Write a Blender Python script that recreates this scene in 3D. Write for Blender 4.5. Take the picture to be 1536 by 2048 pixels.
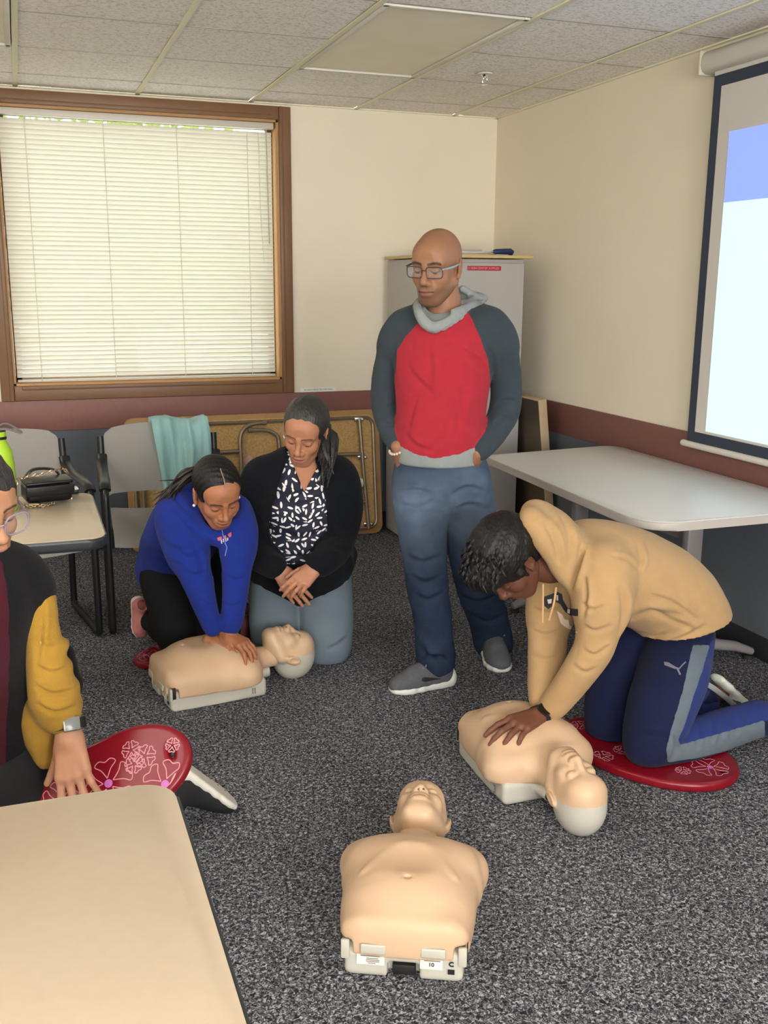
import bpy, bmesh, math, random
import numpy as np
from mathutils import Matrix, Vector, Euler

random.seed(7)
rng = np.random.default_rng(11)
scene = bpy.context.scene
for _o in list(bpy.data.objects):
    bpy.data.objects.remove(_o)
COL = scene.collection

# ------------------------------------------------------------------ camera
F_PX = 1987.3
CAM = np.array([-2.5022, -5.7576, 1.5103])
YAW, PITCH, ROLL = 0.3472, -0.2274, 0.0068
_cy, _sy, _cp, _sp = math.cos(YAW), math.sin(YAW), math.cos(PITCH), math.sin(PITCH)
FWD = np.array([_sy * _cp, _cy * _cp, _sp])
_r = np.array([_cy, -_sy, 0.0])
_u = np.cross(_r, FWD)
RIGHT = math.cos(ROLL) * _r + math.sin(ROLL) * _u
UP = -math.sin(ROLL) * _r + math.cos(ROLL) * _u
cam_data = bpy.data.cameras.new('camera')
cam = bpy.data.objects.new('camera', cam_data)
COL.objects.link(cam)
cam_data.sensor_fit = 'HORIZONTAL'
cam_data.sensor_width = 36.0
cam_data.lens = F_PX / 1536.0 * 36.0
cam_data.clip_start = 0.05
cam_data.clip_end = 200
cam.matrix_world = Matrix(((RIGHT[0], UP[0], -FWD[0], CAM[0]),
                           (RIGHT[1], UP[1], -FWD[1], CAM[1]),
                           (RIGHT[2], UP[2], -FWD[2], CAM[2]),
                           (0, 0, 0, 1)))
scene.camera = cam

# ------------------------------------------------------------------ world, lights, exposure
world = bpy.data.worlds.new('daylight')
scene.world = world
world.use_nodes = True
_wn = world.node_tree.nodes
_bg = _wn['Background']
_bg.inputs[0].default_value = (0.93, 0.97, 1.0, 1)
_bg.inputs[1].default_value = 2.6
vs = scene.view_settings
vs.view_transform = 'Standard'
vs.look = 'None'
vs.exposure = 0.9
vs.gamma = 1.0
vs.use_curve_mapping = False
scene.cycles.use_denoising = True
scene.cycles.max_bounces = 5
scene.cycles.diffuse_bounces = 3
scene.cycles.glossy_bounces = 3
scene.cycles.transparent_max_bounces = 6
scene.cycles.caustics_reflective = False
scene.cycles.caustics_refractive = False
scene.cycles.adaptive_threshold = 0.1
scene.cycles.adaptive_min_samples = 16
scene.cycles.sample_clamp_indirect = 6.0


def area_light(name, loc, rot, sx, sy, power, col):
    l = bpy.data.lights.new(name, 'AREA')
    l.shape = 'RECTANGLE'
    l.size, l.size_y = sx, sy
    l.energy = power
    l.color = col
    o = bpy.data.objects.new(name, l)
    o.location = loc
    o.rotation_euler = rot
    COL.objects.link(o)
    return o



# ------------------------------------------------------------------ room constants
XR, XL, YF, H = 0.29, -5.2, -8.2, 2.47


# ------------------------------------------------------------------ helpers: pixels to points on a plane
def ray(px, py):
    return FWD + RIGHT * ((px - 768) / F_PX) - UP * ((py - 1024) / F_PX)


def at(px, py, Y):
    d = ray(px, py)
    return CAM + d * ((Y - CAM[1]) / d[1])


def atz(px, py, Z=0.0):
    d = ray(px, py)
    return CAM + d * ((Z - CAM[2]) / d[2])


def mpp(P):
    return float((np.asarray(P) - CAM) @ FWD) / F_PX   # metres per pixel at P


def lin(c):
    if isinstance(c, str):
        c = c.lstrip('#')
        c = [int(c[i:i + 2], 16) / 255 for i in (0, 2, 4)]
    return tuple((x / 12.92 if x <= 0.04045 else ((x + 0.055) / 1.055) ** 2.4) for x in c)


# ------------------------------------------------------------------ materials
MATS = {}


def mat(name, col=None, rough=0.6, metal=0.0, var=0.0, vscale=20.0, bump=0.0, bscale=200.0, spec=0.5,
        vcol=False, emit=None, estr=1.0, alpha=None, trans=0.0, transl=0.0, sheen=0.0, sss=0.0, col2=None, stretch=None,
        ior=1.45):
    if name in MATS:
        return MATS[name]
    m = bpy.data.materials.new(name)
    m.use_nodes = True
    nt = m.node_tree
    N, L = nt.nodes, nt.links
    b = N['Principled BSDF']
    b.inputs['Roughness'].default_value = rough
    b.inputs['Metallic'].default_value = metal
    b.inputs['Specular IOR Level'].default_value = spec
    b.inputs['IOR'].default_value = ior
    if sheen:
        b.inputs['Sheen Weight'].default_value = sheen
        b.inputs['Sheen Roughness'].default_value = 0.6
    if trans:
        b.inputs['Transmission Weight'].default_value = trans
    if sss:
        b.inputs['Subsurface Weight'].default_value = sss
        b.inputs['Subsurface Radius'].default_value = (0.012, 0.005, 0.003)
        b.inputs['Subsurface Scale'].default_value = 0.6
    co = N.new('ShaderNodeTexCoord')
    mp = N.new('ShaderNodeMapping')
    L.new(co.outputs['Object'], mp.inputs['Vector'])
    if stretch:
        mp.inputs['Scale'].default_value = stretch
    src = None
    if vcol:
        a = N.new('ShaderNodeVertexColor')
        a.layer_name = 'Col'
        src = a.outputs['Color']
    elif col is not None:
        rgb = N.new('ShaderNodeRGB')
        rgb.outputs[0].default_value = (*lin(col), 1)
        src = rgb.outputs[0]
    if var and src is not None:
        nz = N.new('ShaderNodeTexNoise')
        nz.inputs['Scale'].default_value = vscale
        nz.inputs['Detail'].default_value = 4
        L.new(mp.outputs[0], nz.inputs['Vector'])
        if col2 is not None:
            mx = N.new('ShaderNodeMix')
            mx.data_type = 'RGBA'
            rp = N.new('ShaderNodeMapRange')
            rp.inputs['From Min'].default_value = 0.5 - var / 2
            rp.inputs['From Max'].default_value = 0.5 + var / 2
            L.new(nz.outputs['Fac'], rp.inputs['Value'])
            L.new(rp.outputs[0], mx.inputs['Factor'])
            L.new(src, mx.inputs['A'])
            mx.inputs['B'].default_value = (*lin(col2), 1)
            src = mx.outputs['Result']
        else:
            mr = N.new('ShaderNodeMapRange')
            mr.inputs['From Min'].default_value = 0.25
            mr.inputs['From Max'].default_value = 0.75
            mr.inputs['To Min'].default_value = 1 - var
            mr.inputs['To Max'].default_value = 1 + var
            L.new(nz.outputs['Fac'], mr.inputs['Value'])
            vm = N.new('ShaderNodeVectorMath')
            vm.operation = 'SCALE'
            L.new(src, vm.inputs[0])
            L.new(mr.outputs[0], vm.inputs['Scale'])
            src = vm.outputs[0]
    if src is not None:
        L.new(src, b.inputs['Base Color'])
    if bump:
        n2 = N.new('ShaderNodeTexNoise')
        n2.inputs['Scale'].default_value = bscale
        n2.inputs['Detail'].default_value = 3
        L.new(mp.outputs[0], n2.inputs['Vector'])
        bp = N.new('ShaderNodeBump')
        bp.inputs['Strength'].default_value = bump
        bp.inputs['Distance'].default_value = 0.01
        L.new(n2.outputs['Fac'], bp.inputs['Height'])
        L.new(bp.outputs[0], b.inputs['Normal'])
    if emit is not None:
        b.inputs['Emission Color'].default_value = (*lin(emit), 1)
        b.inputs['Emission Strength'].default_value = estr
    if alpha is not None:
        b.inputs['Alpha'].default_value = alpha
    if transl:
        tr = N.new('ShaderNodeBsdfTranslucent')
        tr.inputs['Color'].default_value = (*lin(col), 1)
        ms = N.new('ShaderNodeMixShader')
        ms.inputs[0].default_value = transl
        L.new(b.outputs[0], ms.inputs[1])
        L.new(tr.outputs[0], ms.inputs[2])
        L.new(ms.outputs[0], N['Material Output'].inputs['Surface'])
    MATS[name] = m
    return m


# ------------------------------------------------------------------ scene objects
def tag(o, label=None, cat=None, group=None, kind=None):
    if label:
        o['label'] = label
    if cat:
        o['category'] = cat
    if group:
        o['group'] = group
    if kind:
        o['kind'] = kind
    return o


def empty(name, loc=(0, 0, 0), rotz=0.0, label=None, cat=None, group=None, kind=None):
    o = bpy.data.objects.new(name, None)
    o.empty_display_size = 0.1
    o.location = tuple(float(x) for x in loc)
    o.rotation_euler = (0, 0, rotz)
    COL.objects.link(o)
    return tag(o, label, cat, group, kind)


def link(name, me, material=None, parent=None, loc=None, rot=None):
    o = bpy.data.objects.new(name, me)
    COL.objects.link(o)
    if material is not None and len(me.materials) == 0:
        me.materials.append(material)
    if parent is not None:
        o.parent = parent
    if loc is not None:
        o.location = tuple(float(x) for x in loc)
    if rot is not None:
        o.rotation_euler = rot
    return o


def copy_tree(o, parent=None, **kw):
    c = o.copy()
    COL.objects.link(c)
    c.parent = parent
    for ch in list(o.children):
        copy_tree(ch, c)
    return c


def world_loc(parent):
    v = np.zeros(3)
    while parent is not None:
        v += np.array(parent.location)
        parent = parent.parent
    return v


class MB:
    """collects simple solids, builds one mesh object"""

    def __init__(self):
        self.bm = bmesh.new()

    def _xf(self, verts, M):
        if M is not None:
            bmesh.ops.transform(self.bm, matrix=M, verts=verts)

    def box(self, c, s, bev=0.0, seg=2, M=None, rz=0.0, rx=0.0, ry=0.0):
        r = bmesh.ops.create_cube(self.bm, size=1.0)
        vs_ = r['verts']
        bmesh.ops.scale(self.bm, vec=s, verts=vs_)
        if bev > 0:
            es = list({e for v in vs_ for e in v.link_edges})
            g = bmesh.ops.bevel(self.bm, geom=es, offset=bev, segments=seg, affect='EDGES', profile=0.5)
            vs_ = list({v for f in g['faces'] for v in f.verts} | {v for v in vs_ if v.is_valid})
        R = Euler((rx, ry, rz)).to_matrix().to_4x4()
        bmesh.ops.transform(self.bm, matrix=Matrix.Translation(c) @ R, verts=vs_)
        self._xf(vs_, M)
        return self

    def cyl(self, a, b, r, r2=None, n=16, caps=True):
        a, b = Vector(a), Vector(b)
        d = b - a
        L = d.length
        if L < 1e-6:
            return self
        g = bmesh.ops.create_cone(self.bm, cap_ends=caps, segments=n, radius1=r, radius2=r if r2 is None else r2, depth=L)
        q = Vector((0, 0, 1)).rotation_difference(d)
        bmesh.ops.transform(self.bm, matrix=Matrix.Translation((a + b) / 2) @ q.to_matrix().to_4x4(), verts=g['verts'])
        return self

    def sph(self, c, r, u=16, v=10, s=(1, 1, 1)):
        g = bmesh.ops.create_uvsphere(self.bm, u_segments=u, v_segments=v, radius=r)
        bmesh.ops.scale(self.bm, vec=s, verts=g['verts'])
        bmesh.ops.translate(self.bm, vec=c, verts=g['verts'])
        return self

    def tube(self, pts, r, n=10, closed=False, flat=None):
        """swept round tube; r number or list; flat=(a,b) for a flattened section along the frame axes"""
        P = [Vector(p) for p in pts]
        m = len(P)
        rs = r if isinstance(r, (list, tuple, np.ndarray)) else [r] * m
        rings = []
        up = None
        for i in range(m):
            if closed:
                t = (P[(i + 1) % m] - P[i - 1]).normalized()
            else:
                t = (P[min(i + 1, m - 1)] - P[max(i - 1, 0)]).normalized()
            if up is None:
                up = Vector((0, 0, 1)) if abs(t.z) < 0.9 else Vector((1, 0, 0))
            x = up.cross(t)
            if x.length < 1e-5:
                x = Vector((0, 1, 0)).cross(t)
            x.normalize()
            y = t.cross(x).normalized()
            up = y
            ring = []
            for k in range(n):
                a = 2 * math.pi * k / n
                fa, fb = flat if flat else (1, 1)
                ring.append(self.bm.verts.new(P[i] + x * (math.cos(a) * rs[i] * fa) + y * (math.sin(a) * rs[i] * fb)))
            rings.append(ring)
        for i in range(m if closed else m - 1):
            A, B = rings[i], rings[(i + 1) % m]
            for k in range(n):
                self.bm.faces.new((A[k], A[(k + 1) % n], B[(k + 1) % n], B[k]))
        if not closed:
            self.bm.faces.new(rings[0][::-1])
            self.bm.faces.new(rings[-1])
        return self

    def prism(self, poly, z0, z1, bev=0.0, seg=2):
        """polygon in xy extruded from z0 to z1"""
        vs0 = [self.bm.verts.new((x, y, z0)) for x, y in poly]
        vs1 = [self.bm.verts.new((x, y, z1)) for x, y in poly]
        n = len(poly)
        f0 = self.bm.faces.new(vs0[::-1])
        f1 = self.bm.faces.new(vs1)
        for i in range(n):
            self.bm.faces.new((vs0[i], vs0[(i + 1) % n], vs1[(i + 1) % n], vs1[i]))
        if bev > 0:
            es = [e for f in (f0, f1) for e in f.edges]
            bmesh.ops.bevel(self.bm, geom=es, offset=bev, segments=seg, affect='EDGES', profile=0.5)
        return self

    def grid(self, fn, nu, nv):
        """fn(u,v)->point, u,v in 0..1"""
        V = [[self.bm.verts.new(fn(i / nu, j / nv)) for j in range(nv + 1)] for i in range(nu + 1)]
        for i in range(nu):
            for j in range(nv):
                self.bm.faces.new((V[i][j], V[i + 1][j], V[i + 1][j + 1], V[i][j + 1]))
        return self

    def thicken(self, t):
        bmesh.ops.solidify(self.bm, geom=self.bm.faces[:], thickness=t)
        return self

    def xf(self, M):
        bmesh.ops.transform(self.bm, matrix=M, verts=self.bm.verts[:])
        return self

    def build(self, name, material, parent=None, smooth=True, ang=40, world=False, base=False):
        bmesh.ops.recalc_face_normals(self.bm, faces=self.bm.faces[:])
        me = bpy.data.meshes.new(name)
        self.bm.to_mesh(me)
        self.bm.free()
        off = None
        if world and parent is not None:
            off = world_loc(parent)
            me.transform(Matrix.Translation(Vector(-off)))
        elif parent is None:
            co = np.zeros(len(me.vertices) * 3)
            me.vertices.foreach_get('co', co)
            co = co.reshape(-1, 3)
            off = np.array([(co[:, 0].min() + co[:, 0].max()) / 2, (co[:, 1].min() + co[:, 1].max()) / 2, co[:, 2].min()])
            me.transform(Matrix.Translation(Vector(-off)))
        if smooth:
            me.polygons.foreach_set('use_smooth', [True] * len(me.polygons))
            me.set_sharp_from_angle(angle=math.radians(ang))
        o = link(name, me, material, parent)
        if parent is None:
            o.location = tuple(off)
        return o


def rrect(cx, cy, w, h, r, n=6):
    """rounded rectangle polygon"""
    pts = []
    for sx, sy, a0 in ((1, 1, 0), (-1, 1, 90), (-1, -1, 180), (1, -1, 270)):
        for k in range(n + 1):
            a = math.radians(a0 + 90 * k / n)
            pts.append((cx + sx * (w / 2 - r) + r * math.cos(a), cy + sy * (h / 2 - r) + r * math.sin(a)))
    return pts


def text(s, size, material, parent, M, name='lettering', bold=0.0, align='CENTER', sx=1.0):
    cu = bpy.data.curves.new(name, 'FONT')
    cu.body = s
    cu.size = size
    cu.align_x = align
    cu.align_y = 'CENTER'
    cu.offset = bold
    cu.extrude = 0.0003
    cu.resolution_u = 3
    cu.materials.append(material)
    tmp = bpy.data.objects.new(name, cu)
    COL.objects.link(tmp)
    bpy.context.view_layer.update()
    me = bpy.data.meshes.new_from_object(tmp.evaluated_get(bpy.context.evaluated_depsgraph_get()))
    bpy.data.objects.remove(tmp)
    bpy.data.curves.remove(cu)
    me.name = name
    o = link(name, me, material, parent)
    o.matrix_local = M @ Matrix.Diagonal((sx, 1, 1, 1))
    return o


def frame(o, x, y, z=None):
    """matrix from origin and x, y axes"""
    x = Vector(x).normalized()
    y = Vector(y)
    y = (y - x * y.dot(x)).normalized()
    z = x.cross(y)
    o = Vector(o)
    return Matrix(((x.x, y.x, z.x, o.x), (x.y, y.y, z.y, o.y), (x.z, y.z, z.z, o.z), (0, 0, 0, 1)))


def smooth_path(pts, n=6, closed=False):
    """Catmull-Rom resample"""
    P = [np.asarray(p, float) for p in pts]
    m = len(P)
    out = []
    rngi = range(m if closed else m - 1)
    for i in rngi:
        p0 = P[i - 1] if (closed or i > 0) else 2 * P[0] - P[1]
        p1 = P[i]
        p2 = P[(i + 1) % m]
        p3 = P[(i + 2) % m] if (closed or i + 2 < m) else 2 * P[-1] - P[-2]
        for k in range(n):
            t = k / n
            out.append(0.5 * ((2 * p1) + (-p0 + p2) * t + (2 * p0 - 5 * p1 + 4 * p2 - p3) * t * t + (-p0 + 3 * p1 - 3 * p2 + p3) * t ** 3))
    if not closed:
        out.append(P[-1])
    return out

# =================================================================== ROOM SHELL
cream = mat('cream_wall_paint', '#ece2cc', 0.75, var=0.02, vscale=3, bump=0.06, bscale=120)
grey_wain = mat('grey_wainscot_paint', '#5b6068', 0.7, var=0.04, vscale=30, bump=0.05, bscale=150)
maroon = mat('maroon_band_vinyl', '#835850', 0.55, var=0.05, vscale=40, bump=0.03, bscale=150)
black_base = mat('black_vinyl_baseboard', '#26282c', 0.5)

# carpet: looped dark grey pile, speckled
carpet = bpy.data.materials.new('speckled_grey_carpet')
carpet.use_nodes = True
_n, _l = carpet.node_tree.nodes, carpet.node_tree.links
_b = _n['Principled BSDF']
_b.inputs['Roughness'].default_value = 0.95
_b.inputs['Specular IOR Level'].default_value = 0.1
_tc = _n.new('ShaderNodeTexCoord')
_nz = _n.new('ShaderNodeTexNoise')
_nz.inputs['Scale'].default_value = 130
_nz.inputs['Detail'].default_value = 2.5
_nz.inputs['Distortion'].default_value = 1.2
_l.new(_tc.outputs['Object'], _nz.inputs['Vector'])
_rp = _n.new('ShaderNodeValToRGB')
_e = _rp.color_ramp.elements
_e[0].position, _e[0].color = 0.36, (*lin('#222226'), 1)
_e[1].position, _e[1].color = 0.68, (*lin('#bcbabd'), 1)
for _p, _c in ((0.46, '#47474c'), (0.52, '#626165'), (0.58, '#838388')):
    _x = _e.new(_p)
    _x.color = (*lin(_c), 1)
_l.new(_nz.outputs['Fac'], _rp.inputs['Fac'])
_n2 = _n.new('ShaderNodeTexNoise')
_n2.inputs['Scale'].default_value = 3
_n2.inputs['Detail'].default_value = 3
_l.new(_tc.outputs['Object'], _n2.inputs['Vector'])
_mr = _n.new('ShaderNodeMapRange')
_mr.inputs['To Min'].default_value, _mr.inputs['To Max'].default_value = 0.78, 1.12
_l.new(_n2.outputs['Fac'], _mr.inputs['Value'])
_vm = _n.new('ShaderNodeVectorMath')
_vm.operation = 'SCALE'
_l.new(_rp.outputs[0], _vm.inputs[0])
_l.new(_mr.outputs[0], _vm.inputs['Scale'])
_l.new(_vm.outputs[0], _b.inputs['Base Color'])
_bp = _n.new('ShaderNodeBump')
_bp.inputs['Strength'].default_value = 0.7
_bp.inputs['Distance'].default_value = 0.006
_l.new(_nz.outputs['Fac'], _bp.inputs['Height'])
_l.new(_bp.outputs[0], _b.inputs['Normal'])


def struct(o):
    o['kind'] = 'structure'
    return o


struct(MB().box(((XL + XR) / 2, YF / 2, -0.05), (XR - XL + 0.3, -YF + 0.3, 0.1)).build('floor', carpet, smooth=False))

Z_ST0, Z_ST1 = 0.698, 0.866          # maroon chair-rail band
WX0, WX1, WZ0, WZ1 = -2.624, -0.997, 0.868, 2.458      # window casing outside
IX0, IX1, IZ0, IZ1 = -2.555, -1.066, 0.948, 2.388      # window opening

# back wall with the window opening, in cream
wb = MB()
T = 0.14
wb.box(((XL + IX0) / 2, T / 2, H / 2), (IX0 - XL, T, H))
wb.box(((IX1 + XR + T) / 2, T / 2, H / 2), (XR + T - IX1, T, H))
wb.box(((IX0 + IX1) / 2, T / 2, IZ0 / 2), (IX1 - IX0, T, IZ0))
wb.box(((IX0 + IX1) / 2, T / 2, (IZ1 + H) / 2), (IX1 - IX0, T, H - IZ1))
wall_back = struct(wb.build('wall_back', cream, smooth=False))
wall_right = struct(MB().box((XR + T / 2, YF / 2, H / 2), (T, -YF, H)).build('wall_right', cream, smooth=False))
wall_left = struct(MB().box((XL - T / 2, YF / 2, H / 2), (T, -YF, H)).build('wall_left', cream, smooth=False))
# unseen wall behind the camera, two windows added to let in fill light
fw_ = MB()
FILL_WIN = [(-4.6, -3.1), (-2.4, -0.6)]
xs_ = [XL] + [v for w in FILL_WIN for v in w] + [XR + T]
for i in range(0, len(xs_), 2):
    fw_.box(((xs_[i] + xs_[i + 1]) / 2, YF - T / 2, H / 2), (xs_[i + 1] - xs_[i], T, H))
for a, b_ in FILL_WIN:
    fw_.box(((a + b_) / 2, YF - T / 2, 0.45), (b_ - a, T, 0.9))
    fw_.box(((a + b_) / 2, YF - T / 2, (2.3 + H) / 2), (b_ - a, T, H - 2.3))
wall_front = struct(fw_.build('wall_front', cream, smooth=False))
FILL_WIN_LIGHT = area_light('front_window_daylight', (-2.5, YF - 0.35, 1.6), (math.radians(90), 0, 0), 4.2, 1.4, 200, (1.0, 0.98, 0.96))  # area lamp added outside the made-up windows as frontal fill

# wainscot sheets, band, baseboards as trim
struct(MB().box(((XL + XR) / 2, -0.004, Z_ST0 / 2), (XR - XL, 0.008, Z_ST0)).build('trim_1', grey_wain, smooth=False))
struct(MB().box((XR - 0.004, YF / 2, Z_ST0 / 2), (0.008, -YF, Z_ST0)).build('trim_2', grey_wain, smooth=False))
struct(MB().box(((XL + XR) / 2, -0.007, (Z_ST0 + Z_ST1) / 2), (XR - XL, 0.014, Z_ST1 - Z_ST0), 0.002).build('trim_3', maroon))
struct(MB().box((XR - 0.007, YF / 2, (Z_ST0 + Z_ST1) / 2), (0.014, -YF, Z_ST1 - Z_ST0), 0.002).build('trim_4', maroon))
struct(MB().box(((XL + XR) / 2, -0.011, 0.05), (XR - XL, 0.006, 0.1), 0.002).build('baseboard_back', black_base))
struct(MB().box((XR - 0.011, YF / 2, 0.05), (0.006, -YF, 0.1), 0.002).build('baseboard_right', black_base))

# ------------------------------------------------------------------ ceiling: slab, tees, one object per tile
tile_m = bpy.data.materials.new('mineral_fibre_tile')
tile_m.use_nodes = True
_n, _l = tile_m.node_tree.nodes, tile_m.node_tree.links
_b = _n['Principled BSDF']
_b.inputs['Roughness'].default_value = 0.9
_tc = _n.new('ShaderNodeTexCoord')
_mp = _n.new('ShaderNodeMapping')
_mp.inputs['Scale'].default_value = (1.0, 1.7, 1)
_oi = _n.new('ShaderNodeObjectInfo')
_l.new(_tc.outputs['Object'], _mp.inputs['Vector'])
_l.new(_oi.outputs['Location'], _mp.inputs['Location'])
_vz = _n.new('ShaderNodeTexNoise')
_vz.inputs['Scale'].default_value = 70
_vz.inputs['Detail'].default_value = 3
_vz.inputs['Distortion'].default_value = 0.8
_l.new(_mp.outputs[0], _vz.inputs['Vector'])
_rp = _n.new('ShaderNodeValToRGB')
_rp.color_ramp.elements[0].position, _rp.color_ramp.elements[0].color = 0.36, (*lin('#d2cac0'), 1)
_rp.color_ramp.elements[1].position, _rp.color_ramp.elements[1].color = 0.5, (*lin('#f8f3eb'), 1)
_l.new(_vz.outputs['Fac'], _rp.inputs['Fac'])
_l.new(_rp.outputs[0], _b.inputs['Base Color'])
_bp = _n.new('ShaderNodeBump')
_bp.inputs['Strength'].default_value = 0.35
_bp.inputs['Distance'].default_value = 0.004
_l.new(_vz.outputs['Fac'], _bp.inputs['Height'])
_l.new(_bp.outputs[0], _b.inputs['Normal'])
slab_m = mat('ceiling_plenum_white', '#e4ded6', 0.9)
tee_m = mat('cream_ceiling_tee', '#f0eaca', 0.45)
ceiling = struct(MB().box(((XL + XR) / 2, YF / 2, H + 0.11), (XR - XL + 0.3, -YF + 0.3, 0.1)).build('ceiling', slab_m, smooth=False))
CX = [0.61 * k for k in range(-8, 1)]           # tee lines running away from the camera
RY = [-0.34 - 0.604 * k for k in range(0, 13)]  # cross tees
cl = world_loc(ceiling)
for x in CX:
    w = 0.024
    MB().box((x, YF / 2, H + 0.003), (w, -YF, 0.006), 0.001).build('ceiling_tee', tee_m, ceiling, world=True)
MB().box(((XL + XR) / 2, -0.01, H + 0.003), (XR - XL, 0.02, 0.006)).build('wall_angle', tee_m, ceiling, world=True)
MB().box((XR - 0.01, YF / 2, H + 0.003), (0.02, -YF, 0.006)).build('wall_angle', tee_m, ceiling, world=True)
LIGHTS_OFF = [(-1.22, -0.61, 1), (-3.05, -2.44, 1)]          # troffers in view, switched off
LIGHTS_FILL = [(-1.22, -0.61, 8), (-3.05, -2.44, 8), (-4.27, -3.66, 2), (-4.27, -3.66, 5)]   # unseen lit ones, added to brighten the room


def in_light(x0, k):
    return any(abs(a - x0) < 0.02 and k in (r, r + 1) for a, b, r in LIGHTS_OFF + LIGHTS_FILL)


_xs = [XL] + [x for x in CX if x > XL + 0.05] + [XR]
ctee_m = mat('grey_cross_tee', '#a8a196', 0.5)  # grey stands in for the shadow lines along recessed tile edges
ctee = {}
for i in range(len(_xs) - 1):
    for k, y in enumerate(RY):
        x0, x1 = _xs[i], _xs[i + 1]
        if any(abs(a - x0) < 0.02 and k == r + 1 for a, b, r in LIGHTS_OFF + LIGHTS_FILL):
            continue
        w = round(x1 - x0 - 0.024, 3)
        if w not in ctee:
            o = MB().box((0, 0, 0), (w, 0.011, 0.004)).build('cross_tee', ctee_m, ceiling, smooth=False)
            ctee[w] = o.data
        else:
            o = link('cross_tee', ctee[w], None, ceiling)
        o.location = tuple(np.array([(x0 + x1) / 2, y, H + 0.0075]) - cl)
_ys = [0] + RY
tile_cache = {}
for i in range(len(_xs) - 1):
    for k in range(-1, len(RY) - 1):
        x0, x1 = _xs[i], _xs[i + 1]
        y1, y0 = (0, RY[0]) if k < 0 else (RY[k], RY[k + 1])
        if in_light(x0, k):
            continue
        sx, sy = round(x1 - x0 - 0.018, 3), round(y1 - y0 - 0.010, 3)
        key = (sx, sy)
        dz = 0.006 + 0.002 * random.random()
        if key not in tile_cache:
            o = MB().box((0, 0, 0.008), (sx, sy, 0.016), 0.002, 1).build('ceiling_tile', tile_m, ceiling)
            tile_cache[key] = o.data
        else:
            o = link('ceiling_tile', tile_cache[key], None, ceiling)
        o.location = tuple(np.array([(x0 + x1) / 2, (y0 + y1) / 2, H + dz]) - cl)
        o.rotation_euler = (random.uniform(-.002, .002), random.uniform(-.002, .002), 0)
        if abs(x0) < 0.01 and k == -1:
            o.rotation_euler = (0, 0.02, 0)

diff_off = mat('unlit_prismatic_diffuser', '#f0e6cc', 0.5, var=0.05, vscale=4)
diff_fill = mat('lit_fluorescent_diffuser', '#ffffff', 0.4, emit='#fbf7f0', estr=2.0)  # glow of the added troffers, fills the room
diff_fill2 = mat('bright_fluorescent_diffuser', '#ffffff', 0.4, emit='#fbf7f0', estr=8.0)
fr_m = mat('white_fixture_frame', '#d8d4c6', 0.4)
dark_m = mat('fixture_gap_dark', '#4b463d', 0.7)


def troffer(x0, x1, r, on, label):
    y1, y0 = RY[r], RY[r + 2]
    t = empty('ceiling_light', ((x0 + x1) / 2, (y0 + y1) / 2, H), 0, label, 'ceiling light', 'recessed ceiling lights')
    W_, L_ = x1 - x0 - 0.026, y1 - y0 - 0.018
    f = MB()
    for s in (-1, 1):
        f.box((s * (W_ / 2 - 0.014), 0, 0.004), (0.022, L_, 0.010), 0.002)
        f.box((0, s * (L_ / 2 - 0.014), 0.004), (W_, 0.022, 0.010), 0.002)
    f.build('frame', fr_m, t)
    MB().box((0, 0, 0.012), (W_ - 0.05, L_ - 0.05, 0.006)).build('diffuser', (diff_fill2 if x0 < -4 else diff_fill) if on else diff_off, t)
    MB().box((0, 0, 0.045), (W_, L_, 0.05), 0.004).build('housing', dark_m, t)
    return t


troffer(*LIGHTS_OFF[0], False, 'unlit cream troffer light in ceiling above the standing person')
troffer(*LIGHTS_OFF[1], False, 'unlit troffer light in ceiling at the top left corner')
for k, a in enumerate(LIGHTS_FILL):
    t = troffer(*a, True, ['lit troffer light behind the camera near the projector screen', 'lit troffer light behind the camera above the near table', 'lit troffer light over the side wall near the window', 'lit troffer light over the side wall behind the camera'][k])

# sprinkler head
chrome = mat('chrome', '#d9d9d6', 0.15, metal=1.0)
sp = at(970, 150, -1.4)
sp = CAM + ray(970, 148) * ((H - CAM[2]) / ray(970, 148)[2])
s = empty('fire_sprinkler', (sp[0], sp[1], H), 0, 'chrome fire sprinkler head hanging from a ceiling tile', 'sprinkler')
MB().cyl((0, 0, 0.004), (0, 0, -0.004), 0.036, 0.04, 24).build('escutcheon', mat('white_enamel', '#dcd8cc', 0.35), s)
b1 = MB().cyl((0, 0, -0.002), (0, 0, -0.014), 0.02, 0.012, 16)
b1.cyl((0, 0, -0.014), (0, 0, -0.022), 0.008, 0.008, 12)
b1.build('body', chrome, s)
b1 = MB()
for sgn in (-1, 1):
    b1.tube([(sgn * .007, 0, -.018), (sgn * .013, 0, -.026), (sgn * .011, 0, -.038), (sgn * .003, 0, -.044)], 0.0024, 8)
b1.build('yoke', chrome, s)
MB().cyl((0, 0, -0.044), (0, 0, -0.047), 0.017, 0.017, 16).build('deflector', chrome, s)

# ------------------------------------------------------------------ window
wood = mat('brown_stained_casing', '#7c5a3e', 0.45, var=0.10, vscale=14, stretch=(1, 1, 0.15), bump=0.05, bscale=60)
wood_h = mat('brown_stained_casing_flat', '#7c5a3e', 0.45, var=0.10, vscale=14, stretch=(0.15, 1, 1), bump=0.05, bscale=60)
jamb_m = mat('orange_oak_jamb', '#b98a52', 0.5, var=0.06, vscale=10)
glass = bpy.data.materials.new('clear_window_glass')
glass.use_nodes = True
_n, _l = glass.node_tree.nodes, glass.node_tree.links
_n.remove(_n['Principled BSDF'])
_tr, _gl, _mx = _n.new('ShaderNodeBsdfTransparent'), _n.new('ShaderNodeBsdfGlossy'), _n.new('ShaderNodeMixShader')
_tr.inputs[0].default_value = (0.95, 0.97, 0.96, 1)
_gl.inputs['Roughness'].default_value = 0.02
_mx.inputs[0].default_value = 0.06
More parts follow.
